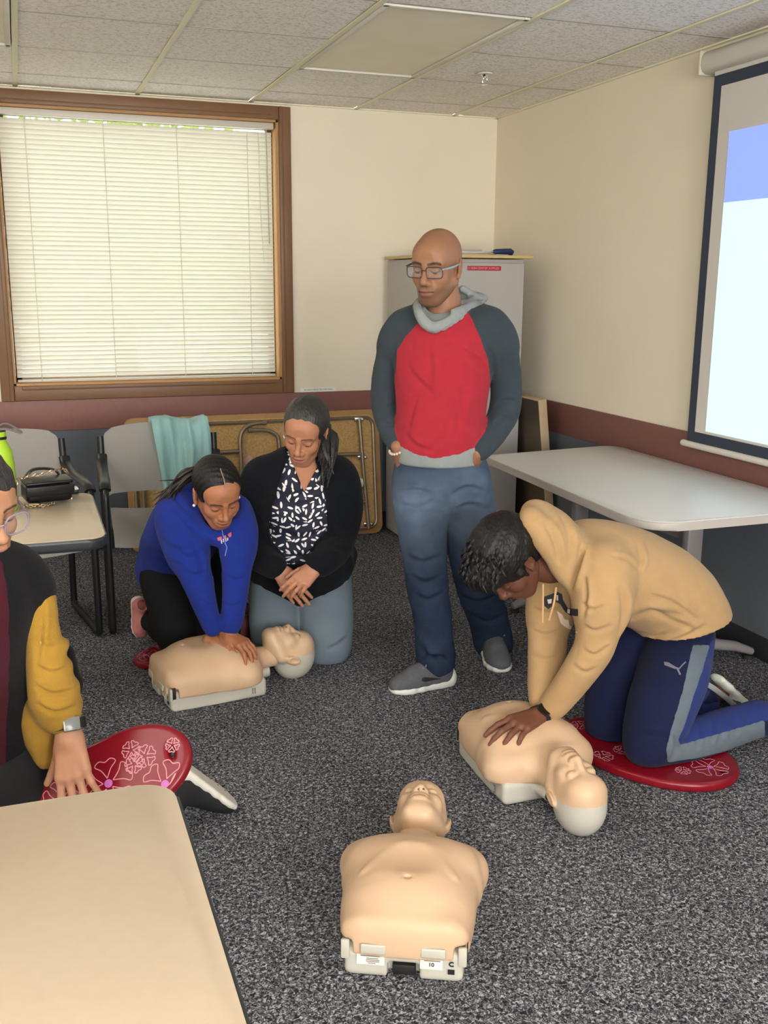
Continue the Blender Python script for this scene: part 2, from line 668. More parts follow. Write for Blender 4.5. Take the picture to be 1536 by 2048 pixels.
_l.new(_tr.outputs[0], _mx.inputs[1])
_l.new(_gl.outputs[0], _mx.inputs[2])
_l.new(_mx.outputs[0], _n['Material Output'].inputs['Surface'])
win = struct(empty('window_1', ((WX0 + WX1) / 2, 0, WZ0)))
win['label'] = 'large window with brown wood casing in the back wall'


def casing(name, x0, x1, z0, z1, vert):
    m_ = MB()
    m_.box(((x0 + x1) / 2, -0.011, (z0 + z1) / 2), (x1 - x0, 0.022, z1 - z0), 0.004)
    if vert:
        xi = x1 - 0.012 if x0 < -2 else x0 + 0.012
        m_.box((xi, -0.015, (z0 + z1) / 2), (0.022, 0.028, z1 - z0), 0.005)
    else:
        zi = z1 - 0.012 if z0 < 1.5 else z0 + 0.012
        m_.box(((x0 + x1) / 2, -0.015, zi), (x1 - x0 - 0.08, 0.028, 0.022), 0.005)
    return m_.build(name, wood if vert else wood_h, win, world=True)


casing('casing', WX0, IX0, WZ0, WZ1, True)
casing('casing', IX1, WX1, WZ0, WZ1, True)
casing('casing', IX0, IX1, IZ1, WZ1, False)
casing('casing', IX0, IX1, WZ0, IZ0, False)
for x in (IX0 + 0.006, IX1 - 0.006):
    MB().box((x, 0.07, (IZ0 + IZ1) / 2), (0.012, 0.14, IZ1 - IZ0)).build('jamb', jamb_m, win, world=True)
for z in (IZ0 + 0.006, IZ1 - 0.006):
    MB().box(((IX0 + IX1) / 2, 0.07, z), (IX1 - IX0, 0.14, 0.012)).build('jamb', jamb_m, win, world=True)
alu = mat('bronze_sash', '#6a5a48', 0.4, metal=0.6)
sash = MB()
for x in (IX0 + 0.03, IX1 - 0.03):
    sash.box((x, 0.115, (IZ0 + IZ1) / 2), (0.035, 0.03, IZ1 - IZ0 - 0.02), 0.003)
for z in (IZ0 + 0.025, IZ1 - 0.025):
    sash.box(((IX0 + IX1) / 2, 0.115, z), (IX1 - IX0 - 0.02, 0.03, 0.035), 0.003)
sash.build('sash', alu, win, world=True)
MB().box(((IX0 + IX1) / 2, 0.118, (IZ0 + IZ1) / 2), (IX1 - IX0 - 0.05, 0.004, IZ1 - IZ0 - 0.05)).build('pane', glass, win, world=True)

# venetian blind: every slat its own part
slat_m = mat('ivory_blind_slat', '#dad5c4', 0.5, transl=0.21)
blind_w = mat('white_blind_rail', '#cfcabb', 0.4)
cord_m = mat('blind_cord', '#d8d2c0', 0.8)
BX0, BX1 = IX0 + 0.02, IX1 - 0.03
blind = empty('venetian_blind', ((BX0 + BX1) / 2, 0.045, IZ0), 0, 'ivory venetian blind lowered over the big window', 'blind')
bl0 = world_loc(blind)
MB().box(((BX0 + BX1) / 2, 0.04, IZ1 - 0.030), (BX1 - BX0 + 0.02, 0.035, 0.034), 0.003).build('headrail', blind_w, blind, world=True)
PITCH_S = 0.0243
nsl = 57
me_s = None
for k in range(nsl):
    z = IZ1 - 0.076 - k * PITCH_S
    if z < IZ0 + 0.03:
        break
    tilt = math.radians(-(72 - 4 * k / nsl) + random.uniform(-1.6, 1.6))
    if me_s is None:
        g = MB()
        Wd, Lh = 0.0265, BX1 - BX0

        def fn(u, v):
            a = (v - 0.5) * 2
            return ((u - 0.5) * Lh, a * Wd / 2, 0.0022 * (1 - a * a))
        g.grid(fn, 1, 6)
        o = g.build('slat', slat_m, blind)
        me_s = o.data
    else:
        o = link('slat', me_s, None, blind)
    o.location = ((BX0 + BX1) / 2 - bl0[0], 0.04 - bl0[1], z - bl0[2])
    o.rotation_euler = (tilt, random.uniform(-.0006, .0006), 0)
MB().box(((BX0 + BX1) / 2, 0.04, IZ0 + 0.022), (BX1 - BX0, 0.024, 0.014), 0.004).build('bottom_rail', blind_w, blind, world=True)
for px in (48, 205, 352, 493):
    pt = at(px, 240, 0.03)
    MB().cyl((pt[0], 0.026, IZ1 - 0.05), (pt[0], 0.026, IZ0 + 0.02), 0.0016, n=6).build('ladder_cord', cord_m, blind, world=True)
pt = at(516, 260, 0.02)
MB().tube([(pt[0], 0.018, IZ1 - .05), (pt[0] + .004, 0.016, 1.9), (pt[0] + .016, 0.016, 1.66), (pt[0] + .02, .016, 1.61)], 0.0015, 6).build('pull_cord', cord_m, blind, world=True)
pt = at(534, 365, 0.02)
MB().tube([(pt[0], 0.018, IZ1 - .05), (pt[0] + .002, 0.016, 2.05), (pt[0] + .006, 0.016, 1.72)], 0.0028, 6).build('tilt_wand', mat('clear_wand', '#b9b39c', 0.2), blind, world=True)

# outside: pale paved ground, hedge tree seen as greenish light through the slats
struct(MB().box((-1.8, 8, -0.3), (40, 15, 0.1)).build('ground_outside', mat('pale_paving', '#c9c6bb', 0.9, var=0.1, vscale=1), smooth=False))
leaf_m = mat('spring_leaves', '#8a9a3a', 0.7, var=0.3, vscale=3, transl=0.4)
tr = empty('garden_tree', (-1.6, 4.2, -0.25), 0, 'leafy tree outside behind the window blind', 'tree')
MB().tube([(0, 0, 0), (0.05, 0, 1.0), (-.05, 0.05, 2.0), (0.1, 0, 2.8)], [.13, .11, .09, .05], 10).build('trunk', mat('tree_bark', '#5b4a3a', 0.9, bump=0.6, bscale=20), tr)
lf = MB()
for k in range(1500):
    th, ph = random.uniform(0, 6.283), math.acos(random.uniform(-1, 1))
    rr = random.uniform(0.6, 1.0)
    c = Vector((1.6 * rr * math.sin(ph) * math.cos(th), 0.9 * rr * math.sin(ph) * math.sin(th), 2.4 + 1.2 * rr * math.cos(ph)))
    sz = random.uniform(.05, .1)
    R = Euler((random.uniform(0, 6), random.uniform(0, 6), random.uniform(0, 6))).to_matrix()
    vv = [lf.bm.verts.new(c + R @ Vector(q)) for q in ((-sz, 0, 0), (0, -sz * .5, 0.01), (sz, 0, 0), (0, sz * .5, 0.01))]
    lf.bm.faces.new(vv)
o = lf.build('foliage', leaf_m, tr, smooth=False)
o['kind'] = 'stuff'

# ------------------------------------------------------------------ notice strip on the wall
wl = ony_l = at(601, 786, -0.002)
w2 = at(672, 771, -0.002)
nt_ = empty('wall_notice', ((wl[0] + w2[0]) / 2, -0.002, wl[2]), 0, 'narrow white paper notice strip on wall beside the window', 'sign')
Wn, Hn = w2[0] - wl[0], 0.026
MB().box((0, 0, Hn / 2 + .004), (Wn, 0.002, Hn)).build('paper', mat('notice_paper', '#f4f3ef', 0.8), nt_, smooth=False)
text('DO NOT WRITE ON THIS WALL', 0.0125, mat('notice_ink', '#6f6a64', 0.8), nt_,
     frame((0, -0.0016, Hn / 2 + .004), (1, 0, 0), (0, 0, 1)), sx=1.0)

# =================================================================== PROJECTOR SCREEN ON THE RIGHT WALL
SX = XR - 0.06
scr_white = mat('matte_screen_fabric', '#cfcac2', 0.85)
scr_black = mat('screen_black_border', '#333c4a', 0.8)
screen = empty('projector_screen', (SX, -3.1, 0.80), 0, 'pull-down projector screen with black border hanging on the cream wall', 'projector screen')
SY0, SY1 = -4.15, -2.13       # fabric edges
MB().box((SX, (SY0 + SY1) / 2, (0.838 + 2.36) / 2), (0.002, SY1 - SY0, 2.36 - 0.838)).build('fabric', scr_white, screen, world=True, smooth=False)
bw_ = 0.048
bd = MB()
bd.box((SX - 0.0016, SY1 - bw_ / 2, (0.84 + 2.335) / 2), (0.001, bw_, 2.335 - 0.84))
bd.box((SX - 0.0016, SY0 + bw_ / 2, (0.84 + 2.335) / 2), (0.001, bw_, 2.335 - 0.84))
bd.box((SX - 0.0016, (SY0 + SY1) / 2, 2.335 - 0.0225), (0.001, SY1 - SY0 - 2 * bw_, 0.045))
bd.box((SX - 0.0016, (SY0 + SY1) / 2, 0.84 + 0.0225), (0.001, SY1 - SY0 - 2 * bw_, 0.045))
bd.build('border', scr_black, screen, world=True, smooth=False)
# the projected slide
IY1, IY0 = -2.252, -3.98
prj_w = mat('projected_slide_white', '#8f979b', 0.9, emit='#d0ecf5', estr=0.56)
prj_b = mat('projected_slide_blue', '#6f80b8', 0.9, emit='#8fa8ff', estr=0.48)
MB().box((SX - 0.003, (IY0 + IY1) / 2, (0.897 + 1.834) / 2), (0.001, IY1 - IY0, 1.834 - 0.897)).build('slide_body', prj_w, screen, world=True, smooth=False)
MB().box((SX - 0.003, (IY0 + IY1) / 2, (2.107 + 1.834) / 2), (0.001, IY1 - IY0, 2.107 - 1.834)).build('slide_title_band', prj_b, screen, world=True, smooth=False)
cm = mat('white_screen_case', '#cdc9bf', 0.4)
cs = MB()
cs.prism(rrect(0, 0, 0.085, 0.088, 0.03, 5), SY0 - 0.06, SY1 + 0.06, 0.006)
cs.xf(Matrix.Translation((SX + 0.012, 0, 2.395)) @ Euler((math.radians(90), 0, 0)).to_matrix().to_4x4() @ Matrix.Scale(-1, 4, (0, 0, 1)))
cs.build('case', cm, screen, world=True)
MB().box((SX + .012, SY1 + 0.066, 2.395), (0.092, 0.014, 0.095), 0.004).build('end_cap', mat('cream_end_cap', '#d2c9b4', 0.5), screen, world=True)
MB().cyl((SX, SY0 - 0.03, 0.826), (SX, SY1 + 0.03, 0.826), 0.0145, n=16).build('bottom_bar', mat('white_bar', '#d5cfc6', 0.4), screen, world=True)

# =================================================================== CABINET IN THE CORNER
cab_m = mat('putty_grey_cabinet_paint', '#b2aeaa', 0.5, bump=0.02, bscale=300)
CBX0, CBX1, CBY0, CBY1, CBZ = -0.445, 0.112, -0.75, -0.10, 1.635
cab = empty('storage_cabinet', ((CBX0 + CBX1) / 2, (CBY0 + CBY1) / 2, 0), 0, 'tall grey steel storage cabinet standing in the room corner', 'cabinet')
MB().box(((CBX0 + CBX1) / 2, (CBY0 + CBY1) / 2, CBZ / 2 + .01), (CBX1 - CBX0, CBY1 - CBY0, CBZ - .02), 0.006).build('body', cab_m, cab, world=True)
xc = (CBX0 + CBX1) / 2
d = MB().box((xc, CBY0 - 0.008, CBZ / 2 + 0.03), (CBX1 - CBX0 - 0.006, 0.016, CBZ - 0.1), 0.004).build('door', cab_m, cab, world=True)
MB().box((CBX0 + .06, CBY0 - 0.026, 0.95), (0.02, 0.02, 0.12), 0.005).build('handle', chrome, d, world=True)
MB().box(((CBX0 + CBX1) / 2, CBY0 + .004, 0.03), (CBX1 - CBX0 - .01, 0.012, 0.06)).build('kick_plate', black_base, cab, world=True)
LX_ = float(at(966, 527, CBY0)[0])
lab = MB().box((LX_, CBY0 - 0.0175, 1.586), (0.20, 0.003, 0.024), 0.001).build('label_tape', mat('red_label_tape', '#b02c36', 0.4), cab, world=True)
la = world_loc(cab)
text('ION CENTER SUPPLIES', 0.0165, mat('label_tape_letter', '#d99aa0', 0.5), lab, frame(np.array([LX_ + .006, CBY0 - 0.0194, 1.586]) - la, (1, 0, 0), (0, 0, 1)), sx=1.0)
bt = at(1061, 515, -0.78)
tb = MB().box((-0.16, -0.45, CBZ + 0.012), (0.60, 0.72, 0.016), 0.003).build('shelf_board', mat('blond_board', '#cbb27c', 0.5, var=0.06, vscale=8))
tag(tb, 'thin blond wooden board lying on top of the cabinet', 'board')
pp = empty('paper_stack', (-0.16, -0.55, CBZ + 0.0205), 0.05, 'low stack of white papers on top of the cabinet', 'papers')
for k, (z, w) in enumerate(((0.006, .30), (0.017, .29), (.027, .22))):
    MB().box((-0.02 * k, 0.01 * k, z), (w, 0.21, 0.0095), 0.002).build('paper_sheaf', mat('paper_white%d' % k, ('#c9c2b8', '#d6d0ca', '#b9aFa5')[k], 0.8), pp)
hn = empty('navy_handle_tool', (0.0, -0.72, CBZ + 0.0205), 0.03, 'navy blue rounded handle tool lying on the cabinet top beside papers', 'tool')
MB().tube([(-.062, 0, .018), (-.05, 0, .02), (0, 0, .021), (.045, 0, .0215), (.062, 0, .018)], [.008, .013, .0155, .0165, .009], 14).build('grip', mat('navy_rubber', '#1f2f5c', 0.4), hn)
MB().tube([(.036, 0, .009), (.05, 0, .0065), (.056, 0, .009)], .0065, 10).build('trigger', mat('dark_navy', '#151b2c', 0.5), hn)
MB().cyl((-.060, 0, .018), (-.072, 0, .018), .006, n=10).build('ferrule', chrome, hn)

# flat carton leaning against the cabinet's side
kraft = mat('beige_cardboard', '#b59f80', 0.75, var=0.05, vscale=20)
lean = empty('leaning_carton', (0.258, -0.80, 0.0), 0, 'flat beige cardboard carton leaning between cabinet and right wall', 'carton')
lean.rotation_euler = (0, math.radians(-7.0), 0)
MB().box((0.004, 0.05, 0.452), (0.052, 0.40, 0.89), 0.003).build('body', kraft, lean)
MB().box((-0.0215, 0.05, 0.452), (0.001, 0.396, 0.88)).build('printed_face', mat('dark_print', '#34333a', 0.7), lean, smooth=False)  # side face set darker than the beige body
ln = MB()
for k, z in enumerate((0.60, .575, .55, .50, .485, .47, .455)):
    ln.box((-0.003 * (k % 2), -0.1507, z), (0.03, 0.001, 0.004))
ln.build('print_lines', mat('print_brown', '#6b5a4c', 0.8), lean, smooth=False)['kind'] = 'stuff'

# =================================================================== WHITE TABLE BY THE RIGHT WALL
lam_w = mat('pale_grey_laminate', '#cfcdc9', 0.32, var=0.02, vscale=60)
edge_w = mat('light_pvc_edge', '#b3aca4', 0.45)
grey_leg = mat('grey_enamel_leg', '#85807f', 0.45)
TZ = 0.72
t3 = empty('training_table', (-0.15, -2.26, 0), 0, 'white laminate training table along the right wall under the screen', 'table')
poly = []
for (cx_, cy_, r, a0_) in ((0.20, -1.56, 0.05, 0), (-0.42, -1.63, 0.06, 90), (-0.40, -2.86, 0.15, 180), (0.05, -2.86, 0.15, 270)):
    pass
c4 = [(0.262, -1.50), (-0.495, -1.585), (-0.56, -3.0), (0.262, -3.0)]
rad = [0.09, 0.05, 0.16, 0.10]
poly = []
for i in range(4):
    p0, p1_, p2_ = Vector(c4[i - 1]), Vector(c4[i]), Vector(c4[(i + 1) % 4])
    d0, d1 = (p0 - p1_).normalized(), (p2_ - p1_).normalized()
    A_, B_ = p1_ + d0 * rad[i], p1_ + d1 * rad[i]
    for k in range(9):
        t = k / 8
        q = A_ * (1 - t) ** 2 + p1_ * 2 * t * (1 - t) + B_ * t * t
        poly.append((q.x, q.y))
MB().prism(poly, TZ - 0.003, TZ, 0.001).build('table_top', lam_w, t3, world=True)
cxp, cyp = np.mean([p_[0] for p_ in poly]), np.mean([p_[1] for p_ in poly])
poly2 = [(cxp + (x - cxp) * 1.004, cyp + (y - cyp) * 1.004) for x, y in poly]
MB().prism(poly2, TZ - 0.033, TZ - 0.003, 0.008, 3).build('table_edge', edge_w, t3, world=True)
for yb in (-1.78, -2.62):
    cl_ = MB()
    cl_.box((-0.08, yb, 0.37), (0.075, 0.045, 0.60), 0.012)
    cl_.box((-0.08, yb, 0.67), (0.50, 0.05, 0.03), 0.006)
    leg_ = cl_.build('leg', grey_leg, t3, world=True)
    ft = MB()
    for s in (-1, 1):
        ft.tube([(-0.08, yb, 0.095), (-0.08 + s * .12, yb, 0.088), (-0.08 + s * .25, yb, 0.062), (-0.08 + s * .335, yb, 0.03)],
                [.030, .030, .027, .020], 12, flat=(1.0, 0.8))
    ft.build('foot', grey_leg, t3, world=True)
    for s in (-1, 1):
        MB().cyl((-0.08 + s * .325, yb, 0.0), (-0.08 + s * .325, yb, 0.016), 0.022, n=14).build('glide', black_base, t3, world=True)
MB().box((-0.08, -2.2, 0.55), (0.02, 0.80, 0.06), 0.004).build('stretcher', grey_leg, t3, world=True)

# =================================================================== BEIGE TABLES WITH DARK EDGES
lam_b = mat('beige_laminate', '#bfae96', 0.36, var=0.03, vscale=50, bump=0.01, bscale=400)
tmold = mat('charcoal_t_mould_edge', '#2c2f33', 0.35)
blk_leg = mat('black_enamel_steel', '#17181a', 0.38)


def beige_table(x0, x1, y0, y1, label, legs, r=0.055):
    t = empty('folding_table' if False else 'work_table', ((x0 + x1) / 2, (y0 + y1) / 2, 0), 0, label, 'table', 'beige work tables')
    cx_, cy_, w, d_ = 0, 0, x1 - x0, y1 - y0
    MB().prism(rrect(0, 0, w - 0.010, d_ - 0.010, r, 8), TZ - 0.004, TZ, 0.001).build('table_top', lam_b, t)
    MB().prism(rrect(0, 0, w, d_, r + 0.004, 8), TZ - 0.038, TZ - 0.0025, 0.010, 4).build('table_edge', tmold, t)
    for xo in legs:
        MB().box((xo, 0, 0.37), (0.07, 0.05, 0.62), 0.01).build('leg', blk_leg, t)
        MB().box((xo, 0, 0.665), (0.06, d_ * .7, 0.03), 0.005).build('bracket', blk_leg, t)
        MB().tube([(xo, -d_ * .42, 0.02), (xo, -d_ * .2, 0.045), (xo, 0, .06), (xo, d_ * .2, .045), (xo, d_ * .42, 0.02)], [.018, .026, .028, .026, .018], 12).build('foot', blk_leg, t)
    return t


beige_table(-3.85, -2.318, -5.04, -4.25, 'beige laminate table with charcoal edge in the near corner', [-0.55])
beige_table(-3.75, -2.288, -2.61, -1.875, 'beige laminate table holding the handbag and green bottle', [-0.45, 0.1])

# =================================================================== SLED BASE ARMCHAIRS
seat_f = mat('grey_seat_shell', '#bdb9b3', 0.55, var=0.05, vscale=200, bump=0.04, bscale=500)
blk_pl = mat('black_chair_plastic', '#1b1c1e', 0.35)


def make_chair(loc, rz, label):
    t = empty('sled_base_armchair', loc, rz, label, 'chair', 'grey sled base chairs by the back wall')
    W2 = 0.262
    for s in (-1, 1):
        x = s * W2
        pth = smooth_path([(x, 0.20, 0.655), (x, 0.235, 0.63), (x, 0.245, 0.56), (x, 0.248, 0.30), (x, 0.248, 0.06), (x, 0.235, 0.022), (x, 0.19, 0.0165),
                           (x, 0.0, 0.0165), (x, -0.17, 0.0165), (x, -0.215, 0.022), (x, -0.228, 0.06), (x, -0.215, 0.3), (x, -0.215, 0.5), (x, -0.25, 0.66), (x, -0.275, 0.80)], 5)
        MB().tube(pth, 0.0155, 10, flat=(1.0, 1.0)).build('side_frame', blk_leg, t)
        arm = MB()
        arm.tube(smooth_path([(x, -0.235, 0.72), (x, -0.20, 0.685), (x, -0.08, 0.665), (x, 0.08, 0.668), (x, 0.19, 0.665), (x, 0.235, 0.645)], 4), 0.02, 12, flat=(1.25, 0.7))
        arm.build('armrest', blk_pl, t)

    def seat_fn(u, v):
        a, b = (u - .5) * 2, v
        y = -0.21 + 0.46 * b
        z = 0.44 + 0.012 * a * a - 0.012 * math.sin(b * math.pi) - (0.055 * max(0, (b - 0.78) / 0.22) ** 2) + 0.02 * max(0, (0.12 - b) / .12)
        return (a * 0.235, y, z)
    st = MB().grid(seat_fn, 12, 16)
    st.thicken(-0.028)
    st.build('seat', seat_f, t, ang=60)

    def back_fn(u, v):
        a, b = (u - .5) * 2, v
        rr = 1 - 0.06 * max(0, (b - .85) / .15) ** 2
        z = 0.535 + 0.30 * b + (0.02 * (1 - a * a)) * b - 0.02 * max(0, abs(a) - .86) / .14 * (1 if b > .9 or b < .1 else 0)
        y = -0.225 - 0.055 * b - 0.035 * (1 - a * a)
        return (a * 0.255 * rr, y, z)
    bk = MB().grid(back_fn, 16, 12)
    bk.thicken(-0.022)
    bk.build('backrest', seat_f, t, ang=60)
    MB().box((0, 0.0, 0.415), (0.50, 0.03, 0.025), 0.006).build('crossbar', blk_leg, t)
    return t


# the chair's local +y is its front; both chairs face the room
f1, b1_ = atz(200, 1275), atz(152, 1217)
d1 = (f1 - b1_)[:2]
d1 = d1 / np.linalg.norm(d1)
rz1 = math.atan2(-d1[0], d1[1])
r1 = np.array([math.cos(rz1), math.sin(rz1)])        # local +x
# right-hand side frame as the camera sees it is local -x (chair faces camera)
c1 = f1[:2] - d1 * 0.248 + r1 * 0.262
chair1 = make_chair((c1[0], c1[1], 0), rz1, 'grey armchair with black frame tucked behind the handbag table')
f2 = atz(227, 1272)
rz2 = math.radians(180 - 3)
d2 = np.array([-math.sin(rz2), math.cos(rz2)])
r2 = np.array([math.cos(rz2), math.sin(rz2)])
c2 = f2[:2] - d2 * 0.248 - r2 * 0.262
chair2 = make_chair((c2[0], c2[1], 0), rz2, 'grey armchair with black frame and mint sweatshirt over its backrest')

# mint sweatshirt hung over the second chair's backrest
mint = mat('mint_sweatshirt_fleece', '#b4e0dc', 0.9, var=0.06, vscale=6, bump=0.25, bscale=220, sheen=0.3)
CM = Matrix.Translation((c2[0], c2[1], 0)) @ Matrix.Rotation(rz2, 4, 'Z')
swm = MB()


def sw_fn(u, v):
    # u across (0 = towards chair middle, 1 = outer end), v from back hem over the top to the front hem
    x = 0.035 - 0.26 * u - 0.035 * (1 - u) * 0
    L_ = 0.25 + 0.36
    s_ = v * L_
    top = 0.868 + 0.015 * math.sin(u * 7) * .6
    fold = 0.010 * math.sin(u * 21 + 1.0) + 0.006 * math.sin(u * 37 + v * 6)
    if s_ < 0.25:
        z = top - (0.25 - s_)
        y = -0.31 - 0.03 - fold
    else:
        q = s_ - 0.25
        z = top - q
        y = -0.262 + 0.03 * min(1, q / 0.03) + fold + 0.05 * min(1, q / .35) + 0.012 * math.sin(u * 9 + q * 14)
    if q_near(s_):
        z = top + 0.006
    narrow = 1.0
    if s_ > 0.25:
        q = s_ - 0.25
        x = 0.03 - (0.262 + 0.03 * math.sin(q * 8)) * (u * (1.0 - 0.30 * min(1, q / .36)) + 0.0) - 0.15 * q
        z -= 0.11 * q * (1 - u)
        z += 0.14 * u * q
    return CM @ Vector((x, y, z))


def q_near(s_):
    return abs(s_ - 0.25) < 0.016


swm.grid(sw_fn, 36, 40)
swm.thicken(0.008)
o = swm.build('sweatshirt', mint, None, ang=70)
tag(o, 'mint green sweatshirt hanging over a grey chair backrest', 'sweatshirt')

# =================================================================== THINGS ON THE HANDBAG TABLE
leather = mat('black_leather', '#161616', 0.35, bump=0.12, bscale=120)
gold = mat('pale_gold_metal', '#cbb693', 0.28, metal=1.0)
hb0 = atz(88, 1003, TZ)
bag = empty('handbag', (hb0[0], hb0[1], TZ), math.radians(12), 'black leather flap handbag with gold chain on the beige table', 'handbag')
MB().box((0.012, 0.0, 0.042), (0.165, 0.105, 0.07), 0.018, 4, rx=math.radians(4)).build('body', leather, bag)
MB().box((0.012, -0.010, 0.080), (0.168, 0.095, 0.012), 0.005, 3, rx=math.radians(4)).build('flap', leather, bag)
MB().box((0.012, -0.066, 0.052), (0.168, 0.008, 0.035), 0.003, 3, rx=math.radians(6)).build('flap_lip', leather, bag)
MB().tube(smooth_path([(-.06, .045, .075), (-.02, .05, .112), (.05, .045, .108), (.075, .04, .08)], 6), .009, 10, flat=(1.6, .5)).build('strap', leather, bag)


def chain(pts, r=0.0036, wire=0.0013):
    m_ = MB()
    P = smooth_path(pts, 8)
    L_ = 0
    last = P[0]
    k = 0
    for p_ in P[1:]:
        seg = np.linalg.norm(p_ - last)
        if seg < r * 1.7:
            continue
        d_ = Vector(p_ - last).normalized()
        side = Vector((0, 0, 1)).cross(d_).normalized()
        up_ = d_.cross(side)
        ax = side if k % 2 else up_
        c_ = Vector((p_ + last) / 2)
        ring = [c_ + d_ * (math.cos(a) * r * 1.35) + ax * (math.sin(a) * r) for a in [i * math.pi / 4 for i in range(8)]]
        m_.tube(ring, wire, 5, closed=True)
        last = p_
        k += 1
    return m_


chain([(-.085, .01, .088), (-.05, .0, .098), (0, -.005, .104), (.05, .0, .112), (.075, .01, .115), (.092, .012, .100), (.095, .0, .09)], .005, .0019).build('chain', gold, bag)
chain([(-.085, .01, .088), (-.10, -.02, .05), (-.095, -.055, .012), (-.07, -.085, .006), (-.03, -.095, .006), (0.0, -.085, .006), (.02, -.078, .01)], .005, .0019).build('chain', gold, bag)
MB().box((-.052, -.082, .012), (.04, .016, .006), .002, rz=-.6).build('clasp', gold, bag)
MB().box((.085, -.062, .012), (.006, .006, .012), .002).build('foot_stud', gold, bag)
ph = atz(147, 988, TZ)
o = empty('charger_box', (ph[0], ph[1] + .02, TZ), .1, 'small black and white charger box beside the handbag', 'charger')
MB().box((0, 0, .008), (.034, .05, .016), .003).build('base', blk_pl, o)
MB().box((0, 0, .019), (.035, .05, .006), .002).build('lid', mat('glossy_white', '#e8e6e2', 0.3), o)

bp_ = at(12, 985, -2.1)
BS = 1.27
bo = empty('water_bottle', (bp_[0] - .012, -2.1, TZ), 0, 'lime green water bottle with black loop cap on the beige table', 'bottle')
lime = mat('lime_green_bottle', '#a2c832', 0.35)
bb = MB()
prof = [(0.0, .0), (.036, .0), (.040, .006), (.041, .05), (.040, .13), (.036, .165), (.026, .185), (.022, .192), (.022, .20), (0, .20)]
nn = 24
rings = []
for r_, z_ in prof:
    rings.append([bb.bm.verts.new((r_ * math.cos(2 * math.pi * k / nn), r_ * math.sin(2 * math.pi * k / nn), z_)) for k in range(nn)])
for a_, c_ in zip(rings[:-1], rings[1:]):
    for k in range(nn):
        bb.bm.faces.new((a_[k], a_[(k + 1) % nn], c_[(k + 1) % nn], c_[k]))
bmesh.ops.remove_doubles(bb.bm, verts=bb.bm.verts[:], dist=1e-5)
bb.build('flask', lime, bo)
MB().cyl((0, 0, .198), (0, 0, .206), .024, n=20).build('collar', blk_pl, bo)
MB().cyl((0, 0, .206), (0, 0, .219), .023, n=20).build('cap_ring', lime, bo)
MB().cyl((0, 0, .219), (0, 0, .230), .023, .02, n=20).build('cap', blk_pl, bo)
bo.scale = (1.2, 1.2, BS)
MB().tube(smooth_path([(.0, .02, .228), (.018, .02, .237), (.035, .015, .234), (.062, .0, .218), (.058, -.01, .216), (.03, -.012, .226), (.0, -.02, .228)], 5), .0035, 8, flat=(1.6, .7)).build('carry_loop', mat('grey_strap', '#6d6a66', 0.6), bo)

# =================================================================== FOLDED TABLE LEANING ON THE BACK WALL
chip = mat('particle_board_underside', '#bb955c', 0.75, var=0.28, vscale=90, col2='#d0ac74')
tubeg = mat('brown_grey_steel_tube', '#8c7d6a', 0.35, metal=0.55)
wedge = mat('wood_grain_edge', '#ab8354', 0.5, var=0.12, vscale=8)
A0 = at(246, 834, -0.06)
A1 = at(760, 1058, -0.12)
FX0, FX1 = A0[0], A1[0] + 0.005
FV = 0.755
fold_t = empty('folded_table', ((FX0 + FX1) / 2, -0.12, 0), 0, 'folded table with particle-board underside leaning against back wall', 'table')


def fp(px, py, d=0.0):
    P = at(px, py, -0.09)
    return fq(P[0], P[2], d)


def fq(u, v, d=0.0):
    v = max(0.004, v)
    return (u, -0.045 - 0.10 * (1 - v / FV) - d, v)


SH = Matrix(((1, 0, 0, 0), (0, 0, 0, 0), (0, 0, 1, 0), (0, 0, 0, 1)))


def panel(x0, x1, v0, v1, r, d0, d1_, bev):
    m_ = MB().prism(rrect((x0 + x1) / 2, (v0 + v1) / 2, x1 - x0, v1 - v0, r, 6), d0, d1_, bev)
    for v_ in m_.bm.verts:
        u_, w_, d_ = v_.co.x, v_.co.y, v_.co.z
        v_.co = fq(u_, w_, d_)
    return m_


panel(FX0, FX1, 0.004, FV, 0.05, -0.012, 0.014, 0.004).build('table_top', wedge, fold_t, world=True)
panel(FX0 + .028, FX1 - .028, 0.035, FV - .03, 0.05, 0.012, 0.0155, 0.001).build('underside', chip, fold_t, world=True)
ring = [fq(x, y, 0.028) for x, y in rrect((FX0 + FX1) / 2, FV / 2, FX1 - FX0 - .085, FV - .09, 0.05, 6)]
MB().tube(ring, 0.011, 8, closed=True).build('apron', tubeg, fold_t, world=True)
legs_ = [
    [(285, 858), (285, 960), (287, 1050)],
    [(400, 903), (440, 903), (478, 901)],
    [(480, 990), (480, 930), (479, 880), (487, 858), (504, 848), (528, 845)],
    [(500, 860), (530, 860), (548, 867), (556, 883), (558, 960), (560, 1040)],
    [(660, 908), (690, 907), (720, 906)],
    [(718, 838), (721, 910), (725, 1000), (728, 1050)],
    [(690, 1001), (726, 999)],
    [(560, 1003), (690, 1001)],
]
for pth in legs_:
    P = [fp(x, y, 0.042) for x, y in pth]
    if len(P) > 2:
        P = smooth_path(P, 5)
    MB().tube(P, 0.0125, 10).build('folding_leg', tubeg, fold_t, world=True)
for (x, y) in ((282, 855), (718, 839), (721, 913), (728, 1043), (287, 1045)):
    c_ = fp(x, y, 0.03)
    MB().box(c_, (0.06, 0.02, 0.028), 0.006).build('hinge_bracket', chrome, fold_t, world=True)
    for s in (-1, 1):
        MB().cyl((c_[0] + s * .025, c_[1] - .008, c_[2]), (c_[0] + s * .025, c_[1] - .016, c_[2]), .007, n=8).build('screw', chrome, fold_t, world=True)
